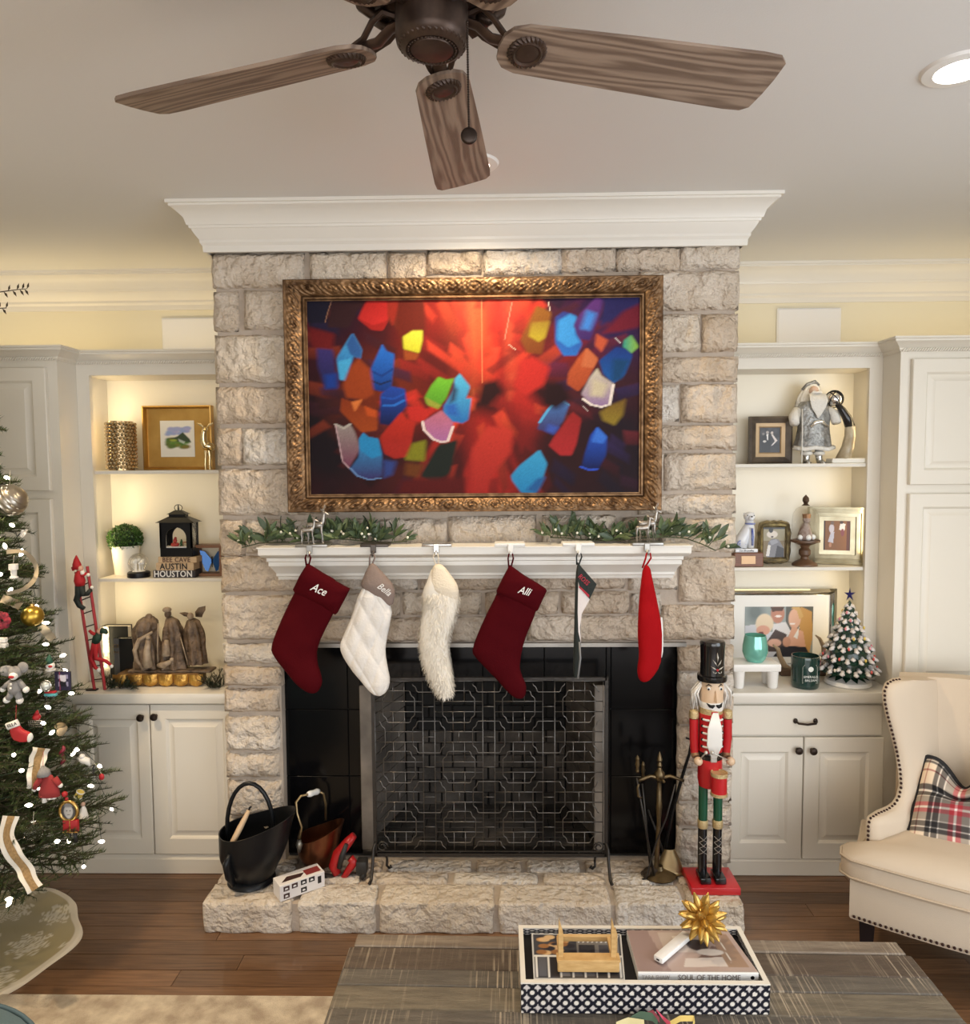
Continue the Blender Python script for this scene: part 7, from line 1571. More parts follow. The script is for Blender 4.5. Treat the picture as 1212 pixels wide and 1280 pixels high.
# ================================================================== CHRISTMAS TREE
TC = Vector((-1.86, -.43, 0)); TZ0, TZ1 = .22, 2.46
def tr(z): return max(.02, .465-.222*(z-.45)) if z > .40 else .465-(.40-z)*.8
def tree_pt(px, py, out=0.0):
    """where the pixel's ray first meets the tree's cone (or passes closest to its edge)"""
    d = ray(px, py).normalized(); best = None
    for i in range(900):
        p = CAM+d*(1.2+i*.003); g = math.hypot(p.x-TC.x, p.y-TC.y)-(tr(p.z)+out)
        if best is None or g < best[0]: best = (g, p)
        if g < 0: return p
    return best[1]
def christmas_tree():
    t = thing('christmas_tree', 'decorated green Christmas tree beside the tall beige cabinet', 'Christmas tree', (TC.x, TC.y, 0))
    mesh_obj('trunk', MB().tube([(TC.x, TC.y, .012), (TC.x, TC.y, 2.42)], [.04, .01], 8), mat('bark', (.06, .04, .025), .9), t)
    mesh_obj('stand', MB().lathe([(0, .03), (.06, .03), (.06, .05), (.05, .16), (0, .16)], (TC.x, TC.y, 0), 20), M_BLACK, t)
    rg = random.Random(21); stems = MB(); V = []; Fc = []; Cc = []
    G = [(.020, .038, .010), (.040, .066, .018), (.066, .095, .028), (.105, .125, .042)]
    def needle(q, dd, L, w, c):
        k = len(V); s = dd.cross(Vector((.31, .52, .79)))
        if s.length < 1e-4: s = Vector((1, 0, 0))
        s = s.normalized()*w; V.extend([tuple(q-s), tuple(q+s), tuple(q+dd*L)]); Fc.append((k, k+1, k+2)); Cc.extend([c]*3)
    def twig(p, d, ln, n, bright):
        e = p+d*ln; stems.tube([p, p.lerp(e, .5)+Vector((0, 0, .006)), e], [.0028, .002, .001], 4, cap=False)
        u = d.orthogonal().normalized(); v = d.cross(u)
        for i in range(n):
            f = i/n; a = rg.random()*6.28; q = p.lerp(e, f)+Vector((0, 0, .012*math.sin(f*3.1)*.5)); dd = (d*.75+(u*math.cos(a)+v*math.sin(a))*.85).normalized()
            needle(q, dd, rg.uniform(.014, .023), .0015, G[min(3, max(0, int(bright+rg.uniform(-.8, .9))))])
    z = .30; lv = 0
    while z < 2.40:
        r = tr(z); nb = max(5, int(7+r*20)); off = rg.random()*6.28
        for i in range(nb):
            a = off+2*math.pi*i/nb+rg.uniform(-.15, .15); R = r*rg.uniform(.82, 1.10)
            if R > .15 and math.cos(a-math.radians(-20)) < -.55 and rg.random() < .4: continue
            d = Vector((math.cos(a), math.sin(a), 0)); base = Vector((TC.x, TC.y, z+.06)); tip = Vector((TC.x+R*d.x, TC.y+R*d.y, z+rg.uniform(-.06, .03)))
            if tip.y > .0: tip.y = (tip.y)*.12
            mid = base.lerp(tip, .55)+Vector((0, 0, -.015)); stems.tube([base, mid, tip], [.006, .0045, .002], 4, cap=False)
            n = int(6+R*22)
            for j in range(n):
                f = .28+.72*j/n; p = base.lerp(mid, f/.55) if f < .55 else mid.lerp(tip, (f-.55)/.45); side = 1 if j % 2 else -1; sd = Vector((-d.y, d.x, 0))*side
                dr = (d*.75+sd*rg.uniform(.45, .8)+Vector((0, 0, rg.uniform(-.2, .3)))).normalized(); ln = (.13-.055*f)*rg.uniform(.8, 1.15)*(.6+.6*min(1, R/.4))
                if p.y+dr.y*ln > .03: dr.y = -abs(dr.y)
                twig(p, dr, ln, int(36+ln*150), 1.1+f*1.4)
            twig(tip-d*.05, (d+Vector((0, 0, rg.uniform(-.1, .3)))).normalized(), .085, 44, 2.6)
        z += .062; lv += 1
    twig(Vector((TC.x, TC.y, 2.36)), Vector((0, 0, 1)), .12, 50, 2)
    mesh_obj('branches', stems, mat('branch_brown', (.05, .04, .02), .9), t, 0)['kind'] = 'stuff'
    m = MB(); m.v = V; m.f = Fc
    me = bpy.data.meshes.new('needles'); me.from_pydata([(a-TC.x, b-TC.y, c) for a, b, c in V], [], Fc)
    at = me.color_attributes.new('Col', 'FLOAT_COLOR', 'POINT'); arr = np.ones((len(V), 4), dtype=np.float32); arr[:, :3] = np.array(Cc, dtype=np.float32); at.data.foreach_set('color', arr.ravel())
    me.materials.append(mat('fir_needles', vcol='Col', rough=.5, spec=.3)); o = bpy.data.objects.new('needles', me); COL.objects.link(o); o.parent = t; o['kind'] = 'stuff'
christmas_tree()
# fairy lights
def lights():
    t = thing('string_lights', 'string of small warm white fairy lights wound round the Christmas tree', 'string lights', (TC.x, TC.y, .3))
    MBu = mat('fairy_bulb', (1, .90, .74), emit=9); me = mesh_only('bulb', MB().lathe([(.0005, -.012), (.005, -.006), (.0068, .0), (.005, .007), (.002, .011)], (0, 0, 0), 8, False), MBu)
    rg = random.Random(12); wire = []; n = 0; org = parent_org(t)
    for i in range(330):
        z = .32+i/330*2.0; a = i*.62-1.2+rg.uniform(-.2, .2); r = tr(z)*rg.uniform(.93, 1.08)
        p = Vector((TC.x+r*math.cos(a), TC.y+r*math.sin(a), z+rg.uniform(-.03, .03)))
        if p.y > .04: continue
        wire.append(p)
        if math.sin(a) < .55 and math.cos(a) > -.7: inst('bulb', me, t, Matrix.Translation(p-org) @ Matrix.Rotation(rg.uniform(0, 3), 4, 'X') @ Matrix.Rotation(rg.uniform(0, 3), 4, 'Y')); n += 1
    mesh_obj('wire', MB().tube(wire, .0012, 4), mat('wire_green', (.012, .03, .012), .6), t, 180)
lights()
# twig spray at the tree top
def spray():
    t = thing('twig_spray', 'dark glittered leafy twig spray at the top of the Christmas tree', 'twig spray', (TC.x, TC.y, 2.28)); mb = MB(); lf = MB()
    for pts in ([(-140, 420), (-60, 378), (0, 365), (22, 362), (34, 361)], [(-140, 430), (-60, 395), (-10, 386), (8, 385)]):
        P = [onY(x, y, -.45) for x, y in pts]; P[0] = Vector((TC.x, TC.y, 2.30)); mb.tube(P, [.003, .0025, .002, .0015, .001][:len(P)], 5)
        for k in range(1, len(P)):
            for j in range(4):
                p = P[k-1].lerp(P[k], .25*j+.2); s = 1 if j % 2 else -1; d = Vector((.5, -.2*s, .9*s)).normalized(); w = Vector((.8, 0, -.6*s))*.0055; L = .024
                lf.add([p, p+d*L*.5+w, p+d*L, p+d*L*.5-w*.6], [(0, 1, 2, 3)])
    mesh_obj('twigs', mb, mat('dark_twig', (.03, .02, .015), .6), t, 180); mesh_obj('leaves', lf, mat('bronze_leaf', (.05, .035, .02), .35, .5), t, 0)
spray()
def hang(t, p, h=.03, m=None): mesh_obj('hanger', MB().tube([p, p+Vector((.002, 0, h*.5)), p+Vector((0, .006, h))], .0008, 4), m or mat('thread', (.5, .45, .35), .6), t)
def orn_at(px, py, name, label, cat='ornament', out=.03):
    p = tree_pt(px, py, out); return thing(name, label, cat, p), p
OK = lambda px: px*2.5/F
M_ORED = mat('orn_red', (.42, .015, .02), .5); M_OWHT = mat('orn_white', (.78, .76, .72), .6); M_OGRY = mat('grey_felt', (.28, .27, .26), .9, bump=.4, bump_scale=300); M_OBLK = mat('orn_black', (.012, .012, .014), .5); M_OGRN = mat('orn_green', (.02, .10, .06), .5); M_OSKIN = mat('orn_skin', (.62, .40, .30), .6)
# ribbed silver ornament
t, p = orn_at(13, 625, 'ornament', 'large ribbed silver ornament hanging high on the tree'); r = .055
pr = [(.0005, -r)]+[(r*math.sin(math.pi*i/36)*(1+.05*((i//2) % 2)), -r*math.cos(math.pi*i/36)) for i in range(1, 36)]+[(.0005, r)]
mesh_obj('ball', MB().lathe(pr, p, 28, False, Matrix.Rotation(math.radians(55), 3, 'Y')), mat('ribbed_silver', (.42, .38, .32), .3, .95), t, 20); hang(t, p+Vector((0, 0, r)), .05)
# gold ball
t, p = orn_at(40.5, 770, 'ornament', 'plain matte gold ball ornament on the tree', out=.02); r = .037
mesh_obj('ball', MB().sphere(p, r, 28, 18), mat('matte_gold', (.52, .34, .06), .32, .95), t, 180); mesh_obj('cap', MB().lathe([(.008, r-.002), (.008, r+.007), (.001, r+.008)], p, 12), M_GOLD, t); hang(t, p+Vector((0, 0, r)))
def Rl(t, p, x, y, ox, oy, dy=0): return p+Vector(((x-ox)*2.45/F, dy, -(y-oy)*2.45/F))
# sock animal
t, p = orn_at(20, 850, 'plush_ornament', 'grey knitted plush animal with big ears and a red mouth on the tree', 'plush toy'); q = lambda x, y, dy=0: Rl(t, p, x/8, y/8, 20, 110, dy)
mesh_obj('body', MB().tube([q(140, 900), q(145, 970), q(135, 1010)], [.018, .022, .018], 12).tube([q(110, 1000), q(90, 1050), q(65, 1075)], [.012, .011, .010], 9).tube([q(165, 1000), q(180, 1050), q(185, 1080)], [.012, .011, .010], 9).tube([q(110, 900), q(60, 930), q(25, 965)], [.010, .009, .008], 8).tube([q(180, 890), q(220, 930), q(250, 970)], [.010, .009, .008], 8), M_OGRY, t, 180)
mesh_obj('head', MB().sphere(q(155, 800), .021, 14, 10).sphere(q(225, 755, .006), .019, 12, 8, (1, .4, 1)).sphere(q(60, 790, .006), .024, 12, 8, (1.2, .4, .8)), M_OGRY, t, 180)
mesh_obj('muzzle', MB().sphere(q(165, 825, -.014), .014, 12, 8), M_OWHT, t, 180); mesh_obj('mouth', MB().sphere(q(165, 828, -.026), .009, 10, 7, (1.1, .4, .6)), M_ORED, t, 180); mesh_obj('paws', MB().sphere(q(20, 975), .010, 9, 7).sphere(q(258, 980), .011, 9, 7).sphere(q(55, 1085), .012, 9, 7).sphere(q(187, 1092), .012, 9, 7).sphere(q(152, 905, -.022), .004, 6, 5).sphere(q(150, 945, -.024), .004, 6, 5), M_OWHT, t, 180)
# snowman face under a green tree, with round wreath
t, p = orn_at(63, 832, 'ornament', 'small white elf head ornament with red lips and a green cap', out=.03)
mesh_obj('face', MB().sphere(p, .014, 12, 9, (1.1, 1, 1)), M_OWHT, t, 180); mesh_obj('lips', MB().sphere(p+Vector((.006, -.012, .0)), .007, 9, 6, (1.2, .5, .7)), M_ORED, t, 180); mesh_obj('cap', MB().tube([p+Vector((-.003, 0, .008)), p+Vector((-.004, 0, .025)), p+Vector((-.002, 0, .040))], [.014, .010, .002], 10), M_OGRN, t, 180); mesh_obj('collar', MB().lathe([(.016, -.018), (.018, -.013), (.010, -.011)], p, 12), M_OWHT, t)
# plaid photo tile
t, p = orn_at(79, 851, 'tile_ornament', 'square navy plaid tile ornament on the tree edge'); s = .034
pp = Paint(30, 36, srgb(150, 145, 175)); 
for a, b, c in ((.0, .2, (36, 30, 60)), (.45, .62, (36, 30, 60)), (.85, 1, (40, 34, 66))): pp.rect(a, b, 0, 1, srgb(*c)); pp.rect(0, 1, a, b, srgb(*c))
pp.rect(.3, .36, 0, 1, srgb(150, 60, 90)); pp.poly([(.3, .82), (.7, .82), (.72, .5), (.55, .42), (.35, .55)], srgb(214, 210, 220)); pp.poly([(.3, .5), (.7, .45), (.75, .2), (.35, .2)], srgb(16, 14, 28))
pp.to('print', lambda u, v: (p.x-s*.85+2*.85*s*u, p.y-.0035, p.z-s+2*s*v), M_VCM, t); mesh_obj('tile', MB().rbox(p.x-s*.86, p.x+s*.86, p.y-.003, p.y+.003, p.z-s-.001, p.z+s+.001, .001, 1), M_OBLK, t, 0); hang(t, p+Vector((-.01, 0, s)))
# wreath globe and toy car
t, p = orn_at(58, 857, 'ornament', 'little snowy glass ornament with a silver rim beside the plaid tile', out=.03); mesh_obj('globe', MB().sphere(p, .016, 14, 10), mat('frost_glass', (.62, .66, .64), .15, .3), t, 180); mesh_obj('rim', MB().tube([p+Vector((.019*math.cos(a), -.004, .019*math.sin(a))) for a in [2*math.pi*i/20 for i in range(20)]], .003, 6, closed=True), M_CHROME, t, 180)
t, p = orn_at(64, 868, 'toy_car', 'tiny teal and red toy truck ornament on the tree', 'toy car', .035); mesh_obj('body', MB().rbox(p.x-.022, p.x+.020, p.y-.008, p.y+.008, p.z-.006, p.z+.005, .003, 2), mat('toy_teal', (.10, .38, .40), .3), t); mesh_obj('load', MB().rbox(p.x-.020, p.x+.018, p.y-.007, p.y+.007, p.z+.005, p.z+.013, .003, 2), M_ORED, t); mesh_obj('wheels', MB().sphere(p+Vector((-.013, -.008, -.008)), .005, 8, 6).sphere(p+Vector((.012, -.008, -.008)), .005, 8, 6), M_OBLK, t, 180)
# ELLA stocking ornament
t, p = orn_at(24, 912, 'stocking_ornament', 'small red felt stocking ornament with a white cuff reading ELLA', out=.09); q = lambda x, y, dy=0: (p.x+((x/4.74)-24)*2.4/F, p.z-((860+y/4.74)-912)*2.4/F)
mesh_obj('foot', pillow([q(*c) for c in [(55,240),(115,215),(135,250),(185,265),(195,300),(165,320),(90,315),(65,290)]], p.y, .010, 20, 16), M_ORED, t, 180); mesh_obj('cuff', pillow([q(*c) for c in [(32,210),(105,182),(120,222),(48,248)]], p.y-.001, .012, 14, 16, it=0), M_OWHT, t, 180); mesh_obj('toe', pillow([q(*c) for c in [(165,275),(190,262),(198,295),(180,322),(160,318)]], p.y-.002, .011, 10, 12), M_OWHT, t, 180)
c = q(86, 214); text_obj('name', 'ELLA', .0155, M_OBLK, t, (c[0]+.004, p.y-.0175, c[1]+.004), (.95, 0, .3), (-.3, 0, .95), .0006); hang(t, Vector((p.x-.01, p.y, p.z+.03)), .05, M_ORED)
# Santa in a cart
t, p = orn_at(46, 900, 'ornament', 'little red Santa in a silver wire basket on the tree', out=.03); mesh_obj('santa', MB().sphere(p+Vector((0, 0, .010)), .013, 10, 8).tube([p+Vector((0, 0, .018)), p+Vector((.004, 0, .034))], [.010, .002], 8), M_ORED, t, 180)
bk = MB()
for i in range(7): x = p.x-.022+.0073*i; bk.tube([(x, p.y-.008, p.z-.020), (x, p.y-.012, p.z+.002)], .0011, 4)
for i in range(4): bk.tube([(p.x-.024, p.y-.010, p.z-.020+.0072*i), (p.x+.024, p.y-.010, p.z-.020+.0072*i)], .0011, 4)
mesh_obj('basket', bk, M_SILVER, t, 180)
t, p = orn_at(77, 912, 'acorn_ornament', 'tan burlap acorn ornament on the tree', out=.02); mesh_obj('nut', MB().lathe([(.001, -.026), (.012, -.018), (.017, 0), (.016, .012), (.001, .016)], p, 14, False, Matrix.Rotation(.4, 3, 'Y')), mat('burlap_tan', (.40, .30, .18), .8), t, 180); mesh_obj('cap', MB().sphere(p+Vector((-.005, 0, .014)), .019, 12, 7, (1, 1, .6)), mat('acorn_cap', (.20, .15, .08), .9), t, 180)
# doll in a red coat
t, p = orn_at(59, 980, 'doll_ornament', 'small doll ornament in a red felt coat and grey hat', 'doll', .04); q = lambda x, y, dy=0: Vector((p.x+((x/4.74)-59)*2.4/F, p.y+dy, p.z-((860+y/4.74)-980)*2.4/F))
mesh_obj('coat', MB().lathe([(.001, 0), (.037, 0), (.034, .02), (.022, .055), (.013, .072), (.001, .075)], q(290, 645), 18, False, None, 1, .5).tube([q(245, 530), q(215, 570), q(198, 595)], [.011, .010, .009], 9).tube([q(325, 530), q(345, 560), q(358, 575)], [.011, .010, .009], 9), mat('red_felt', (.30, .03, .03), .9), t, 180)
mesh_obj('hat', MB().tube([q(262, 515), q(262, 485), q(255, 455)], [.022, .018, .004], 12), M_OGRY, t, 180); 
for hx, hy, hr in ((196, 602, .009), (362, 578, .008)): mesh_obj('hand', MB().sphere(q(hx, hy), hr, 9, 7), M_OWHT, t, 180)
for fx, f0, f1 in ((258, 640, 685), (292, 640, 665), (318, 640, 662)): mesh_obj('foot', MB().tube([q(fx, f0), q(fx, f1)], [.007, .008], 8), M_OWHT, t, 180)
hang(t, q(258, 455), .05, M_ORED)
# nutcracker photo ornament
t, p = orn_at(87, 1012, 'photo_ornament', 'gold ring photo ornament with a red nutcracker body below', out=.035); q = lambda x, y, dy=0: Vector((p.x+((x/4.74)-87)*2.4/F, p.y+dy, p.z-((860+y/4.74)-1012)*2.4/F))
c = q(405, 730); mesh_obj('ring', MB().tube([c+Vector((.031*math.cos(a), 0, .034*math.sin(a))) for a in [2*math.pi*i/28 for i in range(28)]], .006, 8, closed=True), M_GOLD, t, 180)
pp = Paint(30, 30, srgb(70, 70, 72)); pp.ell(.5, .48, .28, .4, srgb(188, 186, 184), .2); pp.ell(.5, .85, .3, .14, srgb(140, 138, 136), .4); pp.ell(.4, .52, .04, .03, srgb(50, 50, 50)); pp.ell(.6, .52, .04, .03, srgb(50, 50, 50)); pp.ell(.5, .3, .09, .03, srgb(90, 84, 84))
pp.to('portrait', lambda u, v: (c.x+.029*(2*u-1)*math.sqrt(1-.5*(2*v-1)**2), c.y-.001, c.z+.032*(2*v-1)*math.sqrt(1-.5*(2*u-1)**2)), M_VC, t)
a, b = q(370, 785), q(465, 868); jk = mesh_obj('jacket', MB().rbox(a.x, b.x, p.y-.007, p.y+.007, b.z, a.z, .003, 2), M_ORED, t); mesh_obj('gold_trim', MB().box((a.x+b.x)/2-.0015, (a.x+b.x)/2+.0015, p.y-.0085, p.y-.006, b.z, a.z).box(a.x, b.x, p.y-.0085, p.y-.006, b.z+.002, b.z+.006), M_GOLD, jk, 0)
mesh_obj('legs', MB().tube([q(402, 868), q(405, 925)], [.007, .006], 8).tube([q(440, 868), q(445, 930)], [.007, .006], 8), M_OBLK, t, 180); mesh_obj('bow', MB().sphere(q(385, 620), .010, 9, 7).sphere(q(395, 650), .006, 8, 6), M_ORED, t, 180)
# clear globe
t, p = orn_at(42, 1040, 'ornament', 'clear glass globe ornament low on the tree', out=.03); mesh_obj('globe', MB().sphere(p, .030, 24, 16), M_GLASS, t, 180); mesh_obj('cap', MB().lathe([(.008, .028), (.009, .037), (.001, .038)], p, 12), M_CHROME, t); hang(t, p+Vector((0, 0, .037)))
# small hanging bits on the branch tips
t, p = orn_at(127, 971, 'ornament', 'tiny red disc ornament dangling from the lowest long branch tip', out=.2); p = onY(127, 971, -.45); t.location = p; mesh_obj('disc', MB().sphere(p, .010, 12, 8, (1, .5, 1.2)), M_ORED, t, 180); mesh_obj('thread', MB().tube([p+Vector((0, 0, .010)), p+Vector((-.010, 0, .03)), p+Vector((-.024, 0, .050))], .0009, 4), mat('thread', (.5, .45, .35), .6), t)
p = onY(117, 962, -.47); t = thing('ornament', 'thin black and white twisted stick ornament at a branch tip', 'ornament', p); mesh_obj('twist', MB().tube([p+Vector((.003*math.sin(i*1.5), 0, .018-.004*i)) for i in range(10)], .0025, 6), M_OBLK, t, 180); hang(t, p+Vector((0, 0, .018)), .03)
t, p = orn_at(104, 950, 'bird_ornament', 'white bird ornament perched near the branch tips', out=.04); mesh_obj('body', MB().tube([p+Vector((-.022, 0, .006)), p, p+Vector((.014, 0, -.004)), p+Vector((.024, 0, -.022))], [.004, .014, .013, .003], 10).sphere(p+Vector((-.002, -.002, .014)), .010, 10, 7), M_OWHT, t, 180)
t, p = orn_at(99, 993, 'drum_ornament', 'little yellow and white drum ornament on the tree', out=.03); mesh_obj('drum', MB().lathe([(.013, -.011), (.013, .011)], p, 16, True, Matrix.Rotation(.5, 3, 'Y')), mat('orn_yellow', (.62, .48, .10), .5), t); mesh_obj('rims', MB().lathe([(.0135, -.013), (.015, -.011), (.0135, -.008)], p, 16, False, Matrix.Rotation(.5, 3, 'Y')).lathe([(.0135, .008), (.015, .011), (.0135, .013)], p, 16, False, Matrix.Rotation(.5, 3, 'Y')), M_OWHT, t)
t, p = orn_at(104, 1011, 'ornament', 'white angel ornament half hidden behind the photo ornament', out=.02); mesh_obj('gown', MB().lathe([(.016, -.03), (.010, 0), (.004, .012)], p, 12), M_OWHT, t); mesh_obj('head', MB().sphere(p+Vector((0, 0, .017)), .008, 10, 7), M_OSKIN, t, 180)
t, p = orn_at(4, 775, 'flower_ornament', 'red plaid flower ornament at the tree edge', out=.03); fl = MB()
for i in range(7): a = i*.9; fl.sphere(p+Vector((.018*math.cos(a), -.006, .018*math.sin(a))), .014, 9, 6, (1, .5, 1))
mesh_obj('petals', fl, mat('plaid_red', (.40, .03, .05), .8, color2=(.08, .01, .02), noise_scale=90), t, 180)
t, p = orn_at(3, 800, 'ornament', 'white letter-block ornament under the red plaid flower', out=.03); mesh_obj('blocks', MB().rbox(p.x-.014, p.x+.014, p.y-.008, p.y+.008, p.z-.008, p.z+.008, .002, 1).rbox(p.x-.012, p.x+.016, p.y-.008, p.y+.008, p.z-.026, p.z-.010, .002, 1), M_OWHT, t)
t, p = orn_at(24, 668, 'butterfly_ornament', 'black and white butterfly ornament on an upper branch', out=.05)
for s_ in (0, 1): mesh_obj('wing', MB().add([p, p+Vector((.012+.006*s_, -.004, .016)), p+Vector((.034, -.008*s_, .020)), p+Vector((.030, -.006, .004)), p+Vector((.010, 0, -.010*s_-.004))], [(0, 1, 2, 3, 4)]), mat('butterfly_bw', (.75, .74, .72), .6, color2=(.012, .012, .012), noise_scale=60), t, 0)
mesh_obj('body', MB().tube([p+Vector((-.006, 0, -.006)), p+Vector((.010, 0, .010))], .002, 6), M_OBLK, t, 180)
t, p = orn_at(17, 712, 'ornament', 'white spool ornament with a tan middle on the tree', out=.03); mesh_obj('spool', MB().lathe([(.001, .020), (.015, .019), (.015, .0), (.010, -.002), (.009, -.022), (.014, -.025), (.014, -.030), (.001, -.031)], p, 16, False), mat('spool_white', (.72, .70, .66), .5), t); hang(t, p+Vector((0, 0, .02)))
t, p = orn_at(78, 945, 'bow_ornament', 'dark red twisted ribbon ornament on a branch', out=.02); mesh_obj('twist', MB().tube([p+Vector((.006*math.sin(i), .004*math.cos(i), .035-.006*i)) for i in range(12)], [.003, .006, .007, .007, .006, .007, .007, .006, .007, .006, .004, .002], 7), mat('dark_red_satin', (.20, .012, .03), .4), t, 180)
# ribbons
def ribbon(label, pts, w, m, m2=None, dirv=(0, 0, 1)):
    P = [tree_pt(x, y, o) for x, y, o in pts]; t = thing('ribbon', label, 'ribbon', P[0]); n = 8*(len(P)-1)
    def at(f):
        f = f*(len(P)-1); i = min(int(f), len(P)-2); u = f-i; p0, p1, p2, p3 = P[max(i-1, 0)], P[i], P[i+1], P[min(i+2, len(P)-1)]
        return .5*((2*p1)+(p2-p0)*u+(2*p0-5*p1+4*p2-p3)*u*u+(3*p1-p0-3*p2+p3)*u*u*u)
    def fn(a, b, lo=0, hi=1, off=0):
        c = at(a); tg = (at(min(1, a+.02))-at(max(0, a-.02))).normalized(); view = (CAM-c).normalized(); s = tg.cross(view).normalized(); s = (s*.85+view*.5*math.sin(a*9)).normalized(); return tuple(c+s*w*((lo+(hi-lo)*b)-.5)+view*off)
    mesh_obj('band', MB().grid(fn, n, 4), m, t, 180)
    if m2: mesh_obj('centre_stripe', MB().grid(lambda a, b: fn(a, b, .28, .72, .0012), n, 2), m2, t, 180)
M_RW = mat('ribbon_ivory', (.70, .66, .58), .6); M_RB = mat('ribbon_burlap', (.36, .23, .10), .8, color2=(.24, .15, .06), noise_scale=120, bump=.4, bump_scale=300); M_RM = mat('ribbon_mesh', (.34, .28, .19), .6, .2)
ribbon('ivory-edged burlap ribbon tail trailing off the bottom of the tree', [(14, 1020, .03), (8, 1045, .05), (17, 1068, .06), (30, 1085, .07), (36, 1098, .09), (44, 1112, .11)], .048, M_RW, M_RB)
ribbon('ivory and burlap ribbon strip behind the red-coated doll', [(52, 935, .01), (46, 955, .0), (44, 985, .0)], .055, M_RW, M_RB)
ribbon('looped taupe mesh ribbon on an upper branch', [(8, 690, .02), (30, 690, .05), (44, 705, .05), (44, 722, .05), (30, 736, .04), (8, 742, .02)], .015, M_RM)
ribbon('taupe mesh ribbon tucked above the gold ball ornament', [(2, 748, .02), (14, 752, .03), (26, 758, .02)], .03, M_RM)
ribbon('pale taupe mesh ribbon tucked below the gold ball ornament', [(50, 782, .0), (60, 792, .02), (66, 800, .01)], .03, M_RM)
# ---- tree skirt
def skirt():
    t = thing('tree_skirt', 'sage damask tree skirt with cream border on the wood floor', 'tree skirt', (-1.88, -.44, 0))
    R = .40; nu, nv = 180, 60; c = (-1.90, -.43)
    def rad(a): return R*(1+.03*math.sin(5*a+1)+.02*math.sin(9*a))*(1.0 if True else 1)
    def fn(u, v):
        a = 2*math.pi*u; r = .05+(rad(a)-.05)*v; z = .012+.012*(1-v)+.006*math.sin(a*7)*v*v+.004*noise.noise(Vector((math.cos(a)*r*12, math.sin(a)*r*12, 1)))
        if v > .985: z = .002
        return (c[0]+r*math.cos(a), c[1]+r*math.sin(a), max(z, .002))
    m = MB().grid(fn, nu, nv, True); cols = []
    for j in range(nv+1):
        for i in range(nu):
            p = m.v[j*nu+i]; x, y = (p[0]-c[0])*5.2+.2, (p[1]-c[1])*5.2+.4; cx, cy = (x % 1)-.5, (y % 1)-.5; r = math.hypot(cx, cy); th = math.atan2(cy, cx)
            k = (math.cos(th*8)*.5+.5)*.16+.26; f = 1 if (r < k and math.sin(r*70+2*math.cos(th*8)) > -.35) else 0
            col = srgb(222, 212, 188) if f else srgb(172, 156, 112)
            if j/nv > .93: col = srgb(226, 214, 192)
            cols.append(col)
    mesh_obj('cloth', m, mat('damask', vcol='Col', rough=.55, sheen=.3), t, 180, True, cols)
skirt()
# ================================================================== RUG, POUF, CHAIR, TABLE
M_RUG = mat('wool_rug', (.70, .61, .48), .95, color2=(.40, .32, .24), noise_scale=15, bump=.6, bump_scale=260)
tag(mesh_obj('area_rug', MB().rbox(-2.55, .95, -3.3, -.655, .0015, .011, .004, 1), M_RUG, None, 0), 'beige patterned wool rug under the coffee table', 'rug')
t = thing('pouf', 'blue-grey upholstered round pouf on the rug', 'pouf', (-1.30, -1.53, .011)); zq = .40
mesh_obj('seat', MB().lathe([(0, .012), (.34, .012), (.37, .05), (.385, .2), (.375, .34), (.34, .385), (.2, .40), (0, .405)], (-1.30, -1.53, 0), 48), mat('blue_fabric', (.10, .16, .19), .85, bump=.3, bump_scale=300), t, 60)
mesh_obj('piping', MB().tube([(-1.30+.352*math.cos(a), -1.53+.352*math.sin(a), .378) for a in [2*math.pi*i/60 for i in range(60)]], .006, 6, closed=True), mat('blue_piping', (.07, .12, .15), .8), t, 180)
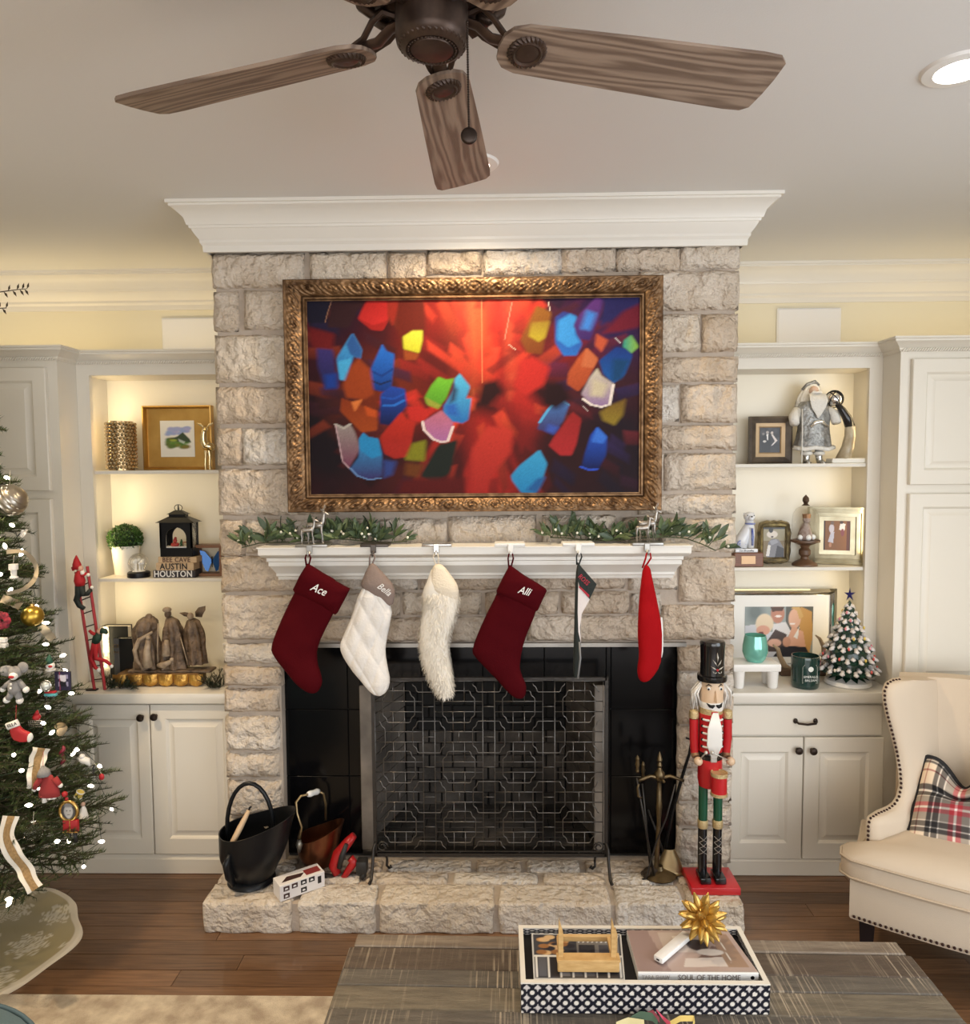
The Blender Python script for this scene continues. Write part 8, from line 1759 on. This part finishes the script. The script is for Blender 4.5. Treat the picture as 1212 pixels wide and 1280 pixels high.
# ---- wing chair
def chair():
    O = Vector((1.326, -.484, 0)); e1 = Vector((.872, -.49, 0)); e2 = Vector((.49, .872, 0))
    P = lambda a, b, z: O+e1*a+e2*b+Vector((0, 0, z))
    t = thing('wing_chair', 'cream upholstered wing chair with dark nailhead trim', 'armchair', P(.36, .3, 0)); MF = mat('cream_linen', (.60, .50, .385), .75, bump=.12, bump_scale=400, spec=.3); MN = mat('nailhead', (.045, .022, .018), .3, .8); ML = mat('espresso_wood', (.012, .008, .009), .3)
    for a, b in ((.05, .05), (.69, .05), (.08, .52), (.66, .52)):
        c = P(a, b, 0); mesh_obj('leg', MB().add([tuple(c+e1*x*s+e2*y*s+Vector((0, 0, z))) for z, s in ((.0005, .017), (.19, .026)) for x, y in ((-1, -1), (1, -1), (1, 1), (-1, 1))], [(0,1,5,4),(1,2,6,5),(2,3,7,6),(3,0,4,7),(3,2,1,0),(4,5,6,7)]), ML, t, 0)
    def plan(pts, it=2): return smooth_poly(pts, it)
    def solid(name, poly, zs, m):
        """zs = [(scale/inset, z)], rings about the centroid"""
        n = len(poly); ca = sum(p[0] for p in poly)/n; cb = sum(p[1] for p in poly)/n; vs = []; fs = []
        for s, z in zs:
            for a, b in poly: vs.append(tuple(P(ca+(a-ca)*s, cb+(b-cb)*s, z)))
        for k in range(len(zs)-1):
            for i in range(n): fs.append((k*n+i, k*n+(i+1) % n, (k+1)*n+(i+1) % n, (k+1)*n+i))
        fs.append(tuple(range(n-1, -1, -1))); fs.append(tuple((len(zs)-1)*n+i for i in range(n))); return mesh_obj(name, MB().add(vs, fs), m, t, 60)
    rail = [(-.005, .0), (.37, -.03), (.745, .0), (.745, .52), (-.0, .50)]
    rp = [(-.005, .0), (.09, -.012), (.18, -.02), (.28, -.026), (.37, -.028), (.46, -.026), (.56, -.02), (.65, -.012), (.745, 0), (.745, .52), (.37, .56), (.0, .50)]
    solid('seat_rail', rp, [(.99, .178), (1, .185), (1, .315), (.985, .325)], MF)
    cp = plan([(-.035, -.005), (.10, -.022), (.24, -.034), (.37, -.038), (.50, -.034), (.64, -.022), (.775, -.005), (.78, .10), (.70, .15), (.69, .50), (.05, .50), (.045, .15), (-.04, .10)], 1)
    cu = solid('seat_cushion', cp, [(.97, .318), (.995, .326), (1, .34), (1, .385), (.985, .40), (.8, .424), (.5, .437), (.2, .442)], MF)
    for z in (.392, .33): mesh_obj('piping', MB().tube([P(a+(a-.37)*.004, b+(-.002 if b < .1 else 0), z) for a, b in cp], .0042, 6, closed=True), mat('linen_piping', (.50, .40, .29), .8), cu, 180)
    # left wing and arm, from the leading edge seen in the photograph
    LE = [(1083, 1075, -.385), (1081.5, 1050, -.39), (1082, 1030, -.39), (1084, 1022, -.385), (1094, 1016, -.36), (1106, 1011, -.33), (1114, 1005, -.31), (1120, 996, -.30), (1123, 982, -.285), (1122, 962, -.275), (1118, 940, -.265), (1112, 915, -.26), (1106, 893, -.255), (1102.5, 875, -.25), (1102.5, 862, -.245), (1106, 854, -.235), (1113, 850, -.22), (1124, 848.5, -.20)]
    L = [onY(*q) for q in LE]; n = len(L)
    def inner(i):
        f = i/(n-1); b = .30+.13*f; a = .10+.02*f; q = P(a, b, 0); return Vector((q.x, q.y, L[i].z if f < .93 else L[i].z+.0))
    cols = []
    for i, p in enumerate(L):
        f0 = i/(n-1); I = onY(1192-18*f0, LE[i][1], -.20+.12*f0); out = Vector((-e1.x, -e1.y, 0)); f = i/(n-1)
        I2 = I+e1*.03+e2*.08; Ob = onY(LE[i][0]+16, LE[i][1], -.03)
        cols.append([Ob, Ob.lerp(p, .6), p+e2*.03+e1*.004, p+e2*.012+out*.001, p, p+e1*.022-e2*.006, p+e1*.045+e2*.004, (p+e1*.05).lerp(I, .35)-e2*.0+e1*.012, (p+e1*.05).lerp(I, .7)+e1*.012, I, I2])
    m = len(cols[0]); vs = [tuple(c) for r in cols for c in r]; fs = [(i*m+k, i*m+k+1, (i+1)*m+k+1, (i+1)*m+k) for i in range(n-1) for k in range(m-1)]
    fs.append(tuple((n-1)*m+k for k in range(m)))
    mesh_obj('wing', MB().add(vs, fs), MF, t, 70)
    # mirrored wing on the far side
    def mir(v): 
        d = Vector(v)-O; a, b = d.dot(e1), d.dot(e2); return tuple(P(.74-a, b, v[2]))
    mesh_obj('wing', MB().add([mir(v) for v in vs], fs), MF, t, 70)
    # back
    bk = []; zt = onY(1185, 850, -.05).z+.022
    for j in range(13):
        f = j/12; z = .30+(zt-.30)*f; rk = .46-.0*f+.10*f; row = []
        for i in range(17):
            u = i/16; a = .12+.50*u; bow = .03*math.sin(math.pi*u); zz = z+(.012*math.sin(math.pi*u) if j == 12 else 0); row.append(P(a, rk+bow-.02-.03*math.sin(f*math.pi), zz))
        bk.append(row)
    vs2 = [tuple(q) for r in bk for q in r]; k0 = len(vs2); vs2 += [tuple(q+e2*.07) for r in bk for q in r]; fs2 = []
    for j in range(12):
        for i in range(16): a = j*17+i; fs2 += [(a, a+1, a+18, a+17), (k0+a, k0+a+17, k0+a+18, k0+a+1)]
    for i in range(16): fs2.append((12*17+i, 12*17+i+1, k0+12*17+i+1, k0+12*17+i))
    mesh_obj('back', MB().add(vs2, fs2), MF, t, 60)
    nl = MB()
    def along(pts, gap, off):
        acc = 0; last = pts[0]
        for a, b in zip(pts, pts[1:]):
            ln = (b-a).length; s = gap-acc
            while s < ln: nl.sphere(a.lerp(b, s/ln)+off, .0052, 8, 5); s += gap
            acc = (acc+ln) % gap
    along([c[4]+e1*.008 for c in cols], .0165, -e2*.004); along([P(a, b-.003, .190) for a, b in rp[:9]], .0165, Vector((0, 0, 0)))
    o = mesh_obj('nailheads', nl, MN, t, 180); o['kind'] = 'stuff'
chair()
def cushion():
    Yp = -.36; TL, TR, BR, BL = [onY(x, y, yy) for x, y, yy in ((1157, 946, -.24), (1285, 950, -.42), (1290, 1092, -.54), (1132, 1056, -.37))]
    t = thing('plaid_cushion', 'black, cream and red plaid cushion on the wing chair', 'cushion', BL.lerp(BR, .5)); nrm = (TR-TL).cross(BL-TL).normalized()
    if nrm.y > 0: nrm = -nrm
    n = 90
    def base(u, v): return (BL*(1-u)+BR*u)*(1-v)+(TL*(1-u)+TR*u)*v
    def sh(u, v, s):
        p = base(u, v); e = (1-abs(2*u-1)**2.5)*(1-abs(2*v-1)**2.5); e = max(0, e)**.5
        pin = .06*(1-abs(2*u-1))*(abs(2*v-1)**2)
        dent = math.exp(-((u-.42)/.20)**2)*max(0, v-.45)*.22
        fold = math.exp(-((v-.62-.10*(u-.3))/.045)**2)*.030*(1 if u < .75 else .4)
        return p+Vector((0, 0, -dent))+nrm*(.075*e-fold*e)*s
    m = MB().grid(lambda u, v: tuple(sh(u, v, 1)), n, n)
    def sett(x):
        x = (x*1.3+.02) % 1
        W_, K, G, R = (.80, .66, .50), (.012, .011, .012), (.17, .15, .13), (.33, .02, .03)
        if x < .22: return W_ if abs(x-.11) > .008 else (.25, .05, .04)
        if x < .27: return K
        if x < .29: return (.8, .76, .7)
        if x < .36: return K
        if x < .375: return (.75, .7, .64)
        if x < .47: return G
        if x < .62: return R if abs(x-.545) > .01 else (.8, .75, .7)
        if x < .71: return G
        if x < .725: return (.75, .7, .64)
        if x < .80: return K
        if x < .82: return (.8, .76, .7)
        if x < .90: return K
        return W_
    cols = []
    for j in range(n+1):
        for i in range(n+1):
            a, b = sett(i/n), sett(j/n); w = .5; cols.append(tuple(math.sqrt(max(1e-5, p*q))*.8+(p*w+q*(1-w))*.2 for p, q in zip(a, b)))
    mesh_obj('front', m, mat('tartan', vcol='Col', rough=.85, bump=.2, bump_scale=500), t, 180, True, cols)
    mesh_obj('reverse', MB().grid(lambda u, v: tuple(sh(u, v, -.7)), 30, 30), mat('black_velvet', (.01, .009, .01), .8), t, 180)
    ed = [sh(u/30, 0, 0) for u in range(30)]+[sh(1, v/30, 0) for v in range(30)]+[sh(1-u/30, 1, 0) for u in range(30)]+[sh(0, 1-v/30, 0) for v in range(30)]
    mesh_obj('piping', MB().tube(ed, .011, 8, closed=True), mat('black_velvet', (.01, .009, .01), .8), t, 180)
cushion()
# ---- coffee table
ZTb = .46; rz = math.radians(-.9)
tb = thing('coffee_table', 'weathered grey-brown plank coffee table with saw marks', 'coffee table', (-.318, -1.009, 0), None, (0, 0, rz))
wTb = 1.515; dTb = .86
def plank_mat(i, c, c2):
    m = mat('weathered_plank_%d' % i, c, .55, color2=c2, noise_scale=7+i, stretch=(1, 7, 3), bump=.35, bump_scale=60)
    nt = m.node_tree; N = nt.nodes; L = nt.links; b = N['Principled BSDF']; src = b.inputs['Base Color'].links[0].from_socket
    tc = N.new('ShaderNodeTexCoord'); mp = N.new('ShaderNodeMapping'); mp.inputs['Scale'].default_value = (150, 2.6, 2); mp.inputs['Rotation'].default_value = (0, 0, -.12); mp.inputs['Location'].default_value = (i*3.3, i, 0); L.new(tc.outputs['Object'], mp.inputs[0])
    n = N.new('ShaderNodeTexNoise'); n.inputs['Scale'].default_value = 1.0; n.inputs['Detail'].default_value = 3; L.new(mp.outputs[0], n.inputs['Vector']); r = N.new('ShaderNodeValToRGB'); r.color_ramp.elements[0].position = .54; r.color_ramp.elements[1].position = .64; L.new(n.outputs[0], r.inputs[0])
    n2 = N.new('ShaderNodeTexNoise'); n2.inputs['Scale'].default_value = 4; L.new(tc.outputs['Object'], n2.inputs['Vector']); r2 = N.new('ShaderNodeValToRGB'); r2.color_ramp.elements[0].position = .42; r2.color_ramp.elements[1].position = .6; L.new(n2.outputs[0], r2.inputs[0])
    mu = N.new('ShaderNodeMath'); mu.operation = 'MULTIPLY'; L.new(r.outputs[0], mu.inputs[0]); L.new(r2.outputs[0], mu.inputs[1]); mx = N.new('ShaderNodeMix'); mx.data_type = 'RGBA'; L.new(mu.outputs[0], mx.inputs['Factor']); L.new(src, mx.inputs['A']); mx.inputs['B'].default_value = (.40, .335, .25, 1); L.new(mx.outputs['Result'], b.inputs['Base Color']); return m
PM = [plank_mat(i, *c) for i, c in enumerate([((.25, .20, .15), (.15, .115, .085)), ((.105, .075, .054), (.068, .048, .034)), ((.13, .112, .09), (.085, .072, .058)), ((.185, .155, .11), (.115, .095, .068)), ((.125, .108, .088), (.08, .068, .055)), ((.085, .056, .038), (.056, .037, .025))])]
yy = 0; widths = [.052, .088, .062, .082, .072, .11, .085, .095, .10, .11]
for i, w in enumerate(widths):
    z = ZTb-.002*(i % 2)-.0008*(i % 3)
    loc_obj('plank', MB().rbox(0 if i else .012, wTb if i else wTb-.012, -yy-w+.0012, -yy, ZTb-.035, z, .003, 1), PM[[0, 1, 2, 3, 4, 5, 2, 0, 1, 3][i]], tb, 0); yy += w
loc_obj('apron', MB().box(.05, wTb-.05, -yy+.05, -.05, ZTb-.11, ZTb-.036), PM[1], tb, 0)
for a in (.08, wTb-.16):
    for b in (-.14, -yy+.06): loc_obj('leg', MB().rbox(a, a+.08, b, b+.08, .0117 if a < 1.2 else .001, ZTb-.05, .004, 1), PM[1], tb, 0)
ZT = ZTb+.0005
# ---- tray
def tray():
    x0, x1, y0, y1, h = .146, .738, -1.308, -1.088, .076; th = .010
    t = thing('serving_tray', 'black and white bone-inlay patterned tray on the coffee table', 'tray', ((x0+x1)/2, (y0+y1)/2, ZT))
    MI = mat('bone_white', (.76, .72, .64), .35); cell = .0265
    def cols(nu, nv, lu, lv):
        p = Paint(nu, nv, srgb(18, 20, 34)); X = p.U*lu/cell; Z_ = p.V*lv/cell
        for ox, oy, kind in ((0, 0, 0), (.5, .5, 1)):
            cx, cz = ((X+ox) % 1)-.5, ((Z_+oy) % 1)-.5
            if kind == 0: mk = (np.abs(cx)**.75+np.abs(cz)**.75) < .47
            else: mk = (cx**2+cz**2) < .045
            p.blend(mk.astype(float), srgb(206, 200, 196) if kind == 0 else srgb(226, 220, 210))
        return p
    def side(name, mp, lu, nu=None):
        p = cols(int(lu/.0022), int(h/.0022), lu, h); p.to(name, mp, M_VC, t)
    mesh_obj('shell', MB().box(x0, x1, y0, y0+th, ZT, ZT+h-.0006).box(x0, x1, y1-th, y1, ZT, ZT+h-.0006).box(x0, x0+th, y0+th, y1-th, ZT, ZT+h-.0006).box(x1-th, x1, y0+th, y1-th, ZT, ZT+h-.0006).box(x0+th, x1-th, y0+th, y1-th, ZT, ZT+.058), M_BLACK, t, 0)
    side('inlay_front', lambda u, v: (x0+(x1-x0)*u, y0-.0006, ZT+.001+(h-.004)*v), x1-x0); side('inlay_rear', lambda u, v: (x0+th+(x1-x0-2*th)*u, y1-th-.0006, ZT+.056+(h-.058)*v), x1-x0)
    side('inlay_side', lambda u, v: (x1+.0006, y0+(y1-y0)*u, ZT+.001+(h-.004)*v), y1-y0); side('inlay_side', lambda u, v: (x0-.0006, y0+(y1-y0)*u, ZT+.001+(h-.004)*v), y1-y0); side('inlay_inner', lambda u, v: (x1-th-.0006, y0+th+(y1-y0-2*th)*u, ZT+.056+(h-.058)*v), y1-y0); side('inlay_inner', lambda u, v: (x0+th+.0006, y0+th+(y1-y0-2*th)*u, ZT+.056+(h-.058)*v), y1-y0)
    mesh_obj('rim', MB().sweep([(x0+th/2, y0+th/2), (x0+th/2, y1-th/2), (x1-th/2, y1-th/2), (x1-th/2, y0+th/2)], [(-th*.62, h-.002), (-th*.62, h+.001), (th*.62, h+.001), (th*.62, h-.002)], True, lambda a, b, z: (a, b, ZT+z)), MI, t, 0)
tray()
zt0 = ZT+.0585
# magazines / photo book on the left of the tray
def flat_book(t, quad, z, h, mc, print_fn, nu=60):
    """quad: BL, BR, TR, TL (x,y)"""
    mesh_obj('pages', MB().add([(x, y, z+.002) for x, y in quad]+[(x, y, z+h-.002) for x, y in quad], [(3,2,1,0),(4,5,6,7),(0,1,5,4),(1,2,6,5),(2,3,7,6),(3,0,4,7)]), mat('paper_white', (.80, .79, .77), .6), t, 0)
    for zz in (z, z+h-.002): mesh_obj('cover', MB().add([(x, y, zz) for x, y in quad]+[(x, y, zz+.002) for x, y in quad], [(3,2,1,0),(4,5,6,7),(0,1,5,4),(1,2,6,5),(2,3,7,6),(3,0,4,7)]), mc, t, 0)
    p = Paint(nu, int(nu*.8), (.5, .5, .5)); print_fn(p); B0, B1, B2, B3 = [Vector((x, y, 0)) for x, y in quad]
    p.to('cover_print', lambda u, v: tuple(((B0*(1-u)+B1*u)*(1-v)+(B3*(1-u)+B2*u)*v)+Vector((0, 0, z+h+.0006))), M_VC, t)
def mag(p):
    p.a[:] = srgb(205, 205, 202); rg = random.Random(8)
    p.rect(.02, .98, .02, .98, srgb(60, 62, 68))
    for i in range(7): p.rect(.06+.13*i, .15+.13*i, .06, .46, srgb(*rg.choice([(40, 42, 50), (90, 92, 100), (30, 28, 30), (120, 120, 126)])))
    for i in range(8): p.rect(.03+.132*i, .05+.132*i, .04, .48, srgb(225, 224, 220))
    p.rect(.02, .98, .47, .50, srgb(225, 224, 220))
    for i in range(26): p.ell(.06+.4*rg.random(), .55+.4*rg.random(), .06, .05, srgb(*rg.choice([(196, 150, 96), (150, 104, 60), (210, 176, 130), (36, 34, 44)])), .3)
    p.rect(.5, .96, .54, .96, srgb(120, 118, 116))
    for i in range(9): p.line((.52+.05*i, .8), (.56+.05*i, .95), .012, srgb(225, 225, 225))
    p.rect(.52, .7, .56, .74, srgb(40, 40, 46)); p.rect(.74, .94, .56, .74, srgb(70, 70, 78))
t = thing('magazine', 'stack of glossy photo magazines under the wooden easel in the tray', 'magazine', (.27, -1.2, zt0))
flat_book(t, [tuple(onZ(x_, y_, zt0+.012))[:2] for x_, y_ in ((667, 1224), (781, 1225), (776, 1168), (664, 1167))], zt0, .012, mat('paper_white', (.80, .79, .77), .6), mag, 90)
# coffee-table book
t = thing('coffee_table_book', 'large white hardback reading SOUL OF THE HOME on its spine', 'book', (.56, -1.2, zt0)); zh = .024
sx0, sx1 = onY(797, 1221, -1.275).x, onY(947, 1221, -1.275).x
def cov(p):
    p.a[:] = srgb(176, 156, 148); p.poly([(.0, 0), (.28, 0), (.2, 1), (0, 1)], srgb(150, 128, 122)); p.rect(.3, .7, .45, .95, srgb(196, 182, 172)); p.poly([(.55, .3), (.75, .6), (.95, .5), (.9, .2)], srgb(120, 96, 90)); p.ell(.62, .62, .1, .14, srgb(60, 50, 52)); p.poly([(.4, .1), (.8, .12), (.9, .35), (.45, .3)], srgb(206, 196, 190)); p.rect(.78, .96, .1, .9, srgb(156, 128, 108)); p.ell(.7, .45, .12, .08, srgb(214, 206, 200)); p.poly([(.3, .5), (.42, .6), (.4, .45)], srgb(90, 64, 58)); p.rect(.42, .56, .75, .85, srgb(222, 214, 206)); p.line((.83, .2), (.86, .8), .006, srgb(230, 224, 214))
flat_book(t, [(sx0, -1.275), (sx1, -1.275), tuple(onZ(909, 1163, zt0+zh))[:2], tuple(onZ(783, 1163, zt0+zh))[:2]], zt0, zh, mat('book_white', (.80, .78, .75), .4), cov, 80)
mesh_obj('spine', MB().rbox(sx0-.001, sx1+.001, -1.2785, -1.274, zt0, zt0+zh, .0015, 1), mat('book_white', (.80, .78, .75), .4), t, 0)
MT = mat('spine_ink', (.22, .19, .18), .5); text_obj('spine_lettering', 'TARA SHAW', .0145, mat('spine_ink_pale', (.45, .41, .39), .5), t, (sx0+.043, -1.2792, zt0+zh*.5), extrude=.0004, xscale=.82); text_obj('spine_lettering', 'SOUL OF THE HOME', .019, MT, t, (sx0+.172, -1.2792, zt0+zh*.5), extrude=.0004, xscale=.86); mesh_obj('spine_logo', MB().sphere((sx1-.014, -1.2785, zt0+zh*.5), .005, 12, 8, (1, .15, 1)), M_BLACK, t, 180)
# white box stick on the book
A_, B_ = onZ(822, 1203, zt0+zh+.004), onZ(856, 1174, zt0+zh+.004); d = (B_-A_); ln = d.length
t = thing('remote_control', 'small white remote lying on the white coffee-table book', 'remote', (A_.x, A_.y, zt0+zh+.004), None, (0, 0, math.atan2(d.y, d.x)))
loc_obj('body', MB().rbox(0, ln+.012, -.013, .013, 0, .014, .003, 2), mat('matte_white', (.80, .79, .77), .4), t); loc_obj('port', MB().box(-.0006, .001, -.004, .004, .005, .009), M_BLACK, t, 0)
# gold urchin ornament
def urchin():
    zb = zt0+zh+.003; c = onZ(878, 1148, zb+.062); R = .030; t = thing('starburst_ornament', 'gold spiky starburst ball on the white coffee-table book', 'ornament', (c.x, c.y, zb)); c = Vector((c.x, c.y, zb+.062)); MG = mat('satin_gold', (.56, .36, .10), .35, .85)
    mesh_obj('core', MB().sphere(c, R, 18, 12), MG, t, 180); n = 42; ga = math.pi*(3-math.sqrt(5)); tip = mesh_only('spike', MB().lathe([(.011, 0), (.0100, .012), (.006, .026), (.0022, .035), (.0004, .037)], (0, 0, 0), 8, False), MG, 40)
    for i in range(n):
        z = 1-2*(i+.5)/n; r = math.sqrt(1-z*z); v = Vector((r*math.cos(ga*i), r*math.sin(ga*i), z)); q = v.to_track_quat('Z', 'Y'); inst('spike', tip, t, Matrix.Translation(c-t.location+v*(R-.003)) @ q.to_matrix().to_4x4())
urchin()
# wooden easel / stand
def easel():
    z0 = zt0+.012+.0025; t = thing('wooden_stand', 'small pale wooden frame stand with two pointed uprights in the tray', 'stand', (.28, -1.2, z0)); MW = mat('pine_wood', (.66, .43, .18), .5, color2=(.55, .33, .12), noise_scale=12, stretch=(3, 3, 12))
    x0, x1 = onZ(700, 1216, z0).x, onZ(772, 1216, z0).x; ya = onZ(737, 1216, z0).y+.006; yb = ya+.085
    mesh_obj('front_bar', MB().rbox(x0-.006, x1+.004, ya-.006, ya+.008, z0, z0+.028, .002, 1), MW, t, 0); mesh_obj('shelf_bar', MB().rbox(x0-.008, x1+.006, ya-.010, ya+.02, z0+.028, z0+.034, .001, 1), MW, t, 0); mesh_obj('rear_bar', MB().rbox(x0, x1, yb-.004, yb+.006, z0+.020, z0+.036, .002, 1), MW, t, 0)
    for x, hh in ((x0-.004, .118), (x1-.016, .120)):
        for y, h2 in ((ya+.002, hh), ): 
            mesh_obj('upright', MB().prism([(x, z0), (x+.013, z0), (x+.012, z0+h2*.8), (x+.002, z0+h2+.012), (x+.001, z0+h2*.8)], y, y+.010), MW, t, 0)
        mesh_obj('side_bar', MB().box(x+.002, x+.010, ya+.01, yb, z0+.022, z0+.034), MW, t, 0)
    mesh_obj('upright', MB().prism([(x1+.0, z0), (x1+.010, z0), (x1+.010, z0+.05), (x1+.006, z0+.066), (x1, z0+.05)], yb-.02, yb-.01), MW, t, 0)
easel()
# loose ribbon scraps in front of the tray
def scraps():
    c = onZ(820, 1278, ZT+.005)
    for nm, lb, m, pts, w in (('ribbon_scrap', 'pink pointed ribbon scrap in front of the tray', mat('pink_felt', (.55, .06, .11), .7), [(820, 1262, .03), (828, 1272, .012), (838, 1282, .004)], .012), ('ribbon_scrap', 'curled yellow and gold ribbon scrap in front of the tray', mat('yellow_ribbon', (.66, .48, .12), .5), [(836, 1281, .004), (850, 1273, .018), (868, 1273, .016), (866, 1284, .004)], .010),
          ('ribbon_scrap', 'green ribbon scrap in front of the tray', mat('green_ribbon', (.05, .10, .055), .6), [(788, 1276, .006), (800, 1269, .016), (815, 1271, .014), (822, 1280, .004)], .014), ('ribbon_scrap', 'cream ribbon scrap in front of the tray', mat('cream_ribbon', (.66, .58, .30), .6), [(770, 1282, .004), (785, 1276, .008), (805, 1279, .006)], .012), ('ribbon_scrap', 'dark red ribbon scrap in front of the tray', mat('red_ribbon', (.22, .02, .03), .6), [(804, 1270, .014), (816, 1266, .020), (824, 1275, .006)], .010)):
        P = [onZ(x, y, ZT+h) for x, y, h in pts]; t = thing(nm, lb, 'ribbon', P[-1])
        n = len(P)
        def fn(u, v): f = u*(n-1); i = min(int(f), n-2); q = P[i].lerp(P[i+1], f-i); tp = (1-u*.0) if 'pink' not in lb else (.15+.85*u); return (q.x, q.y+(v-.5)*w*.6*tp, max(q.z+(v-.5)*w*tp, ZT+.001))
        mesh_obj('strip', MB().grid(fn, 16, 3), m, t, 180)
scraps()
# ================================================================== groups of look-alikes
GR = {'christmas_stocking': 'stockings hanging from the mantel', 'stocking_holder': 'stocking holders on the mantel shelf', 'recessed_downlight': 'recessed downlights in the ceiling', 'speaker_grille': 'white speaker grilles above the shelves',
      'greenery_garland': 'olive garlands on the mantel', 'framed_photo': 'framed photos on the built-in shelves', 'word_block': 'stacked wooden word blocks', 'book': 'books beside the nativity', 'base_cabinet': 'built-in base cabinets', 'tall_cabinet': 'built-in tall cabinets',
      'built_in_shelves': 'lit built-in shelves', 'worktop': 'painted worktops', 'cornice': 'cabinet cornices', 'ribbon': 'ribbons on the Christmas tree', 'ribbon_scrap': 'ribbon scraps on the coffee table', 'pine_sprig': 'pine sprigs on the worktop', 'ornament': 'ornaments on the Christmas tree'}
for o in list(bpy.data.objects):
    if o.parent is None and 'category' in o.keys():
        n = o.name.split('.')[0]; g = GR.get(n) or ('ornaments on the Christmas tree' if n.endswith('_ornament') and o.location.x < -1 else None)
        if g: o['group'] = g
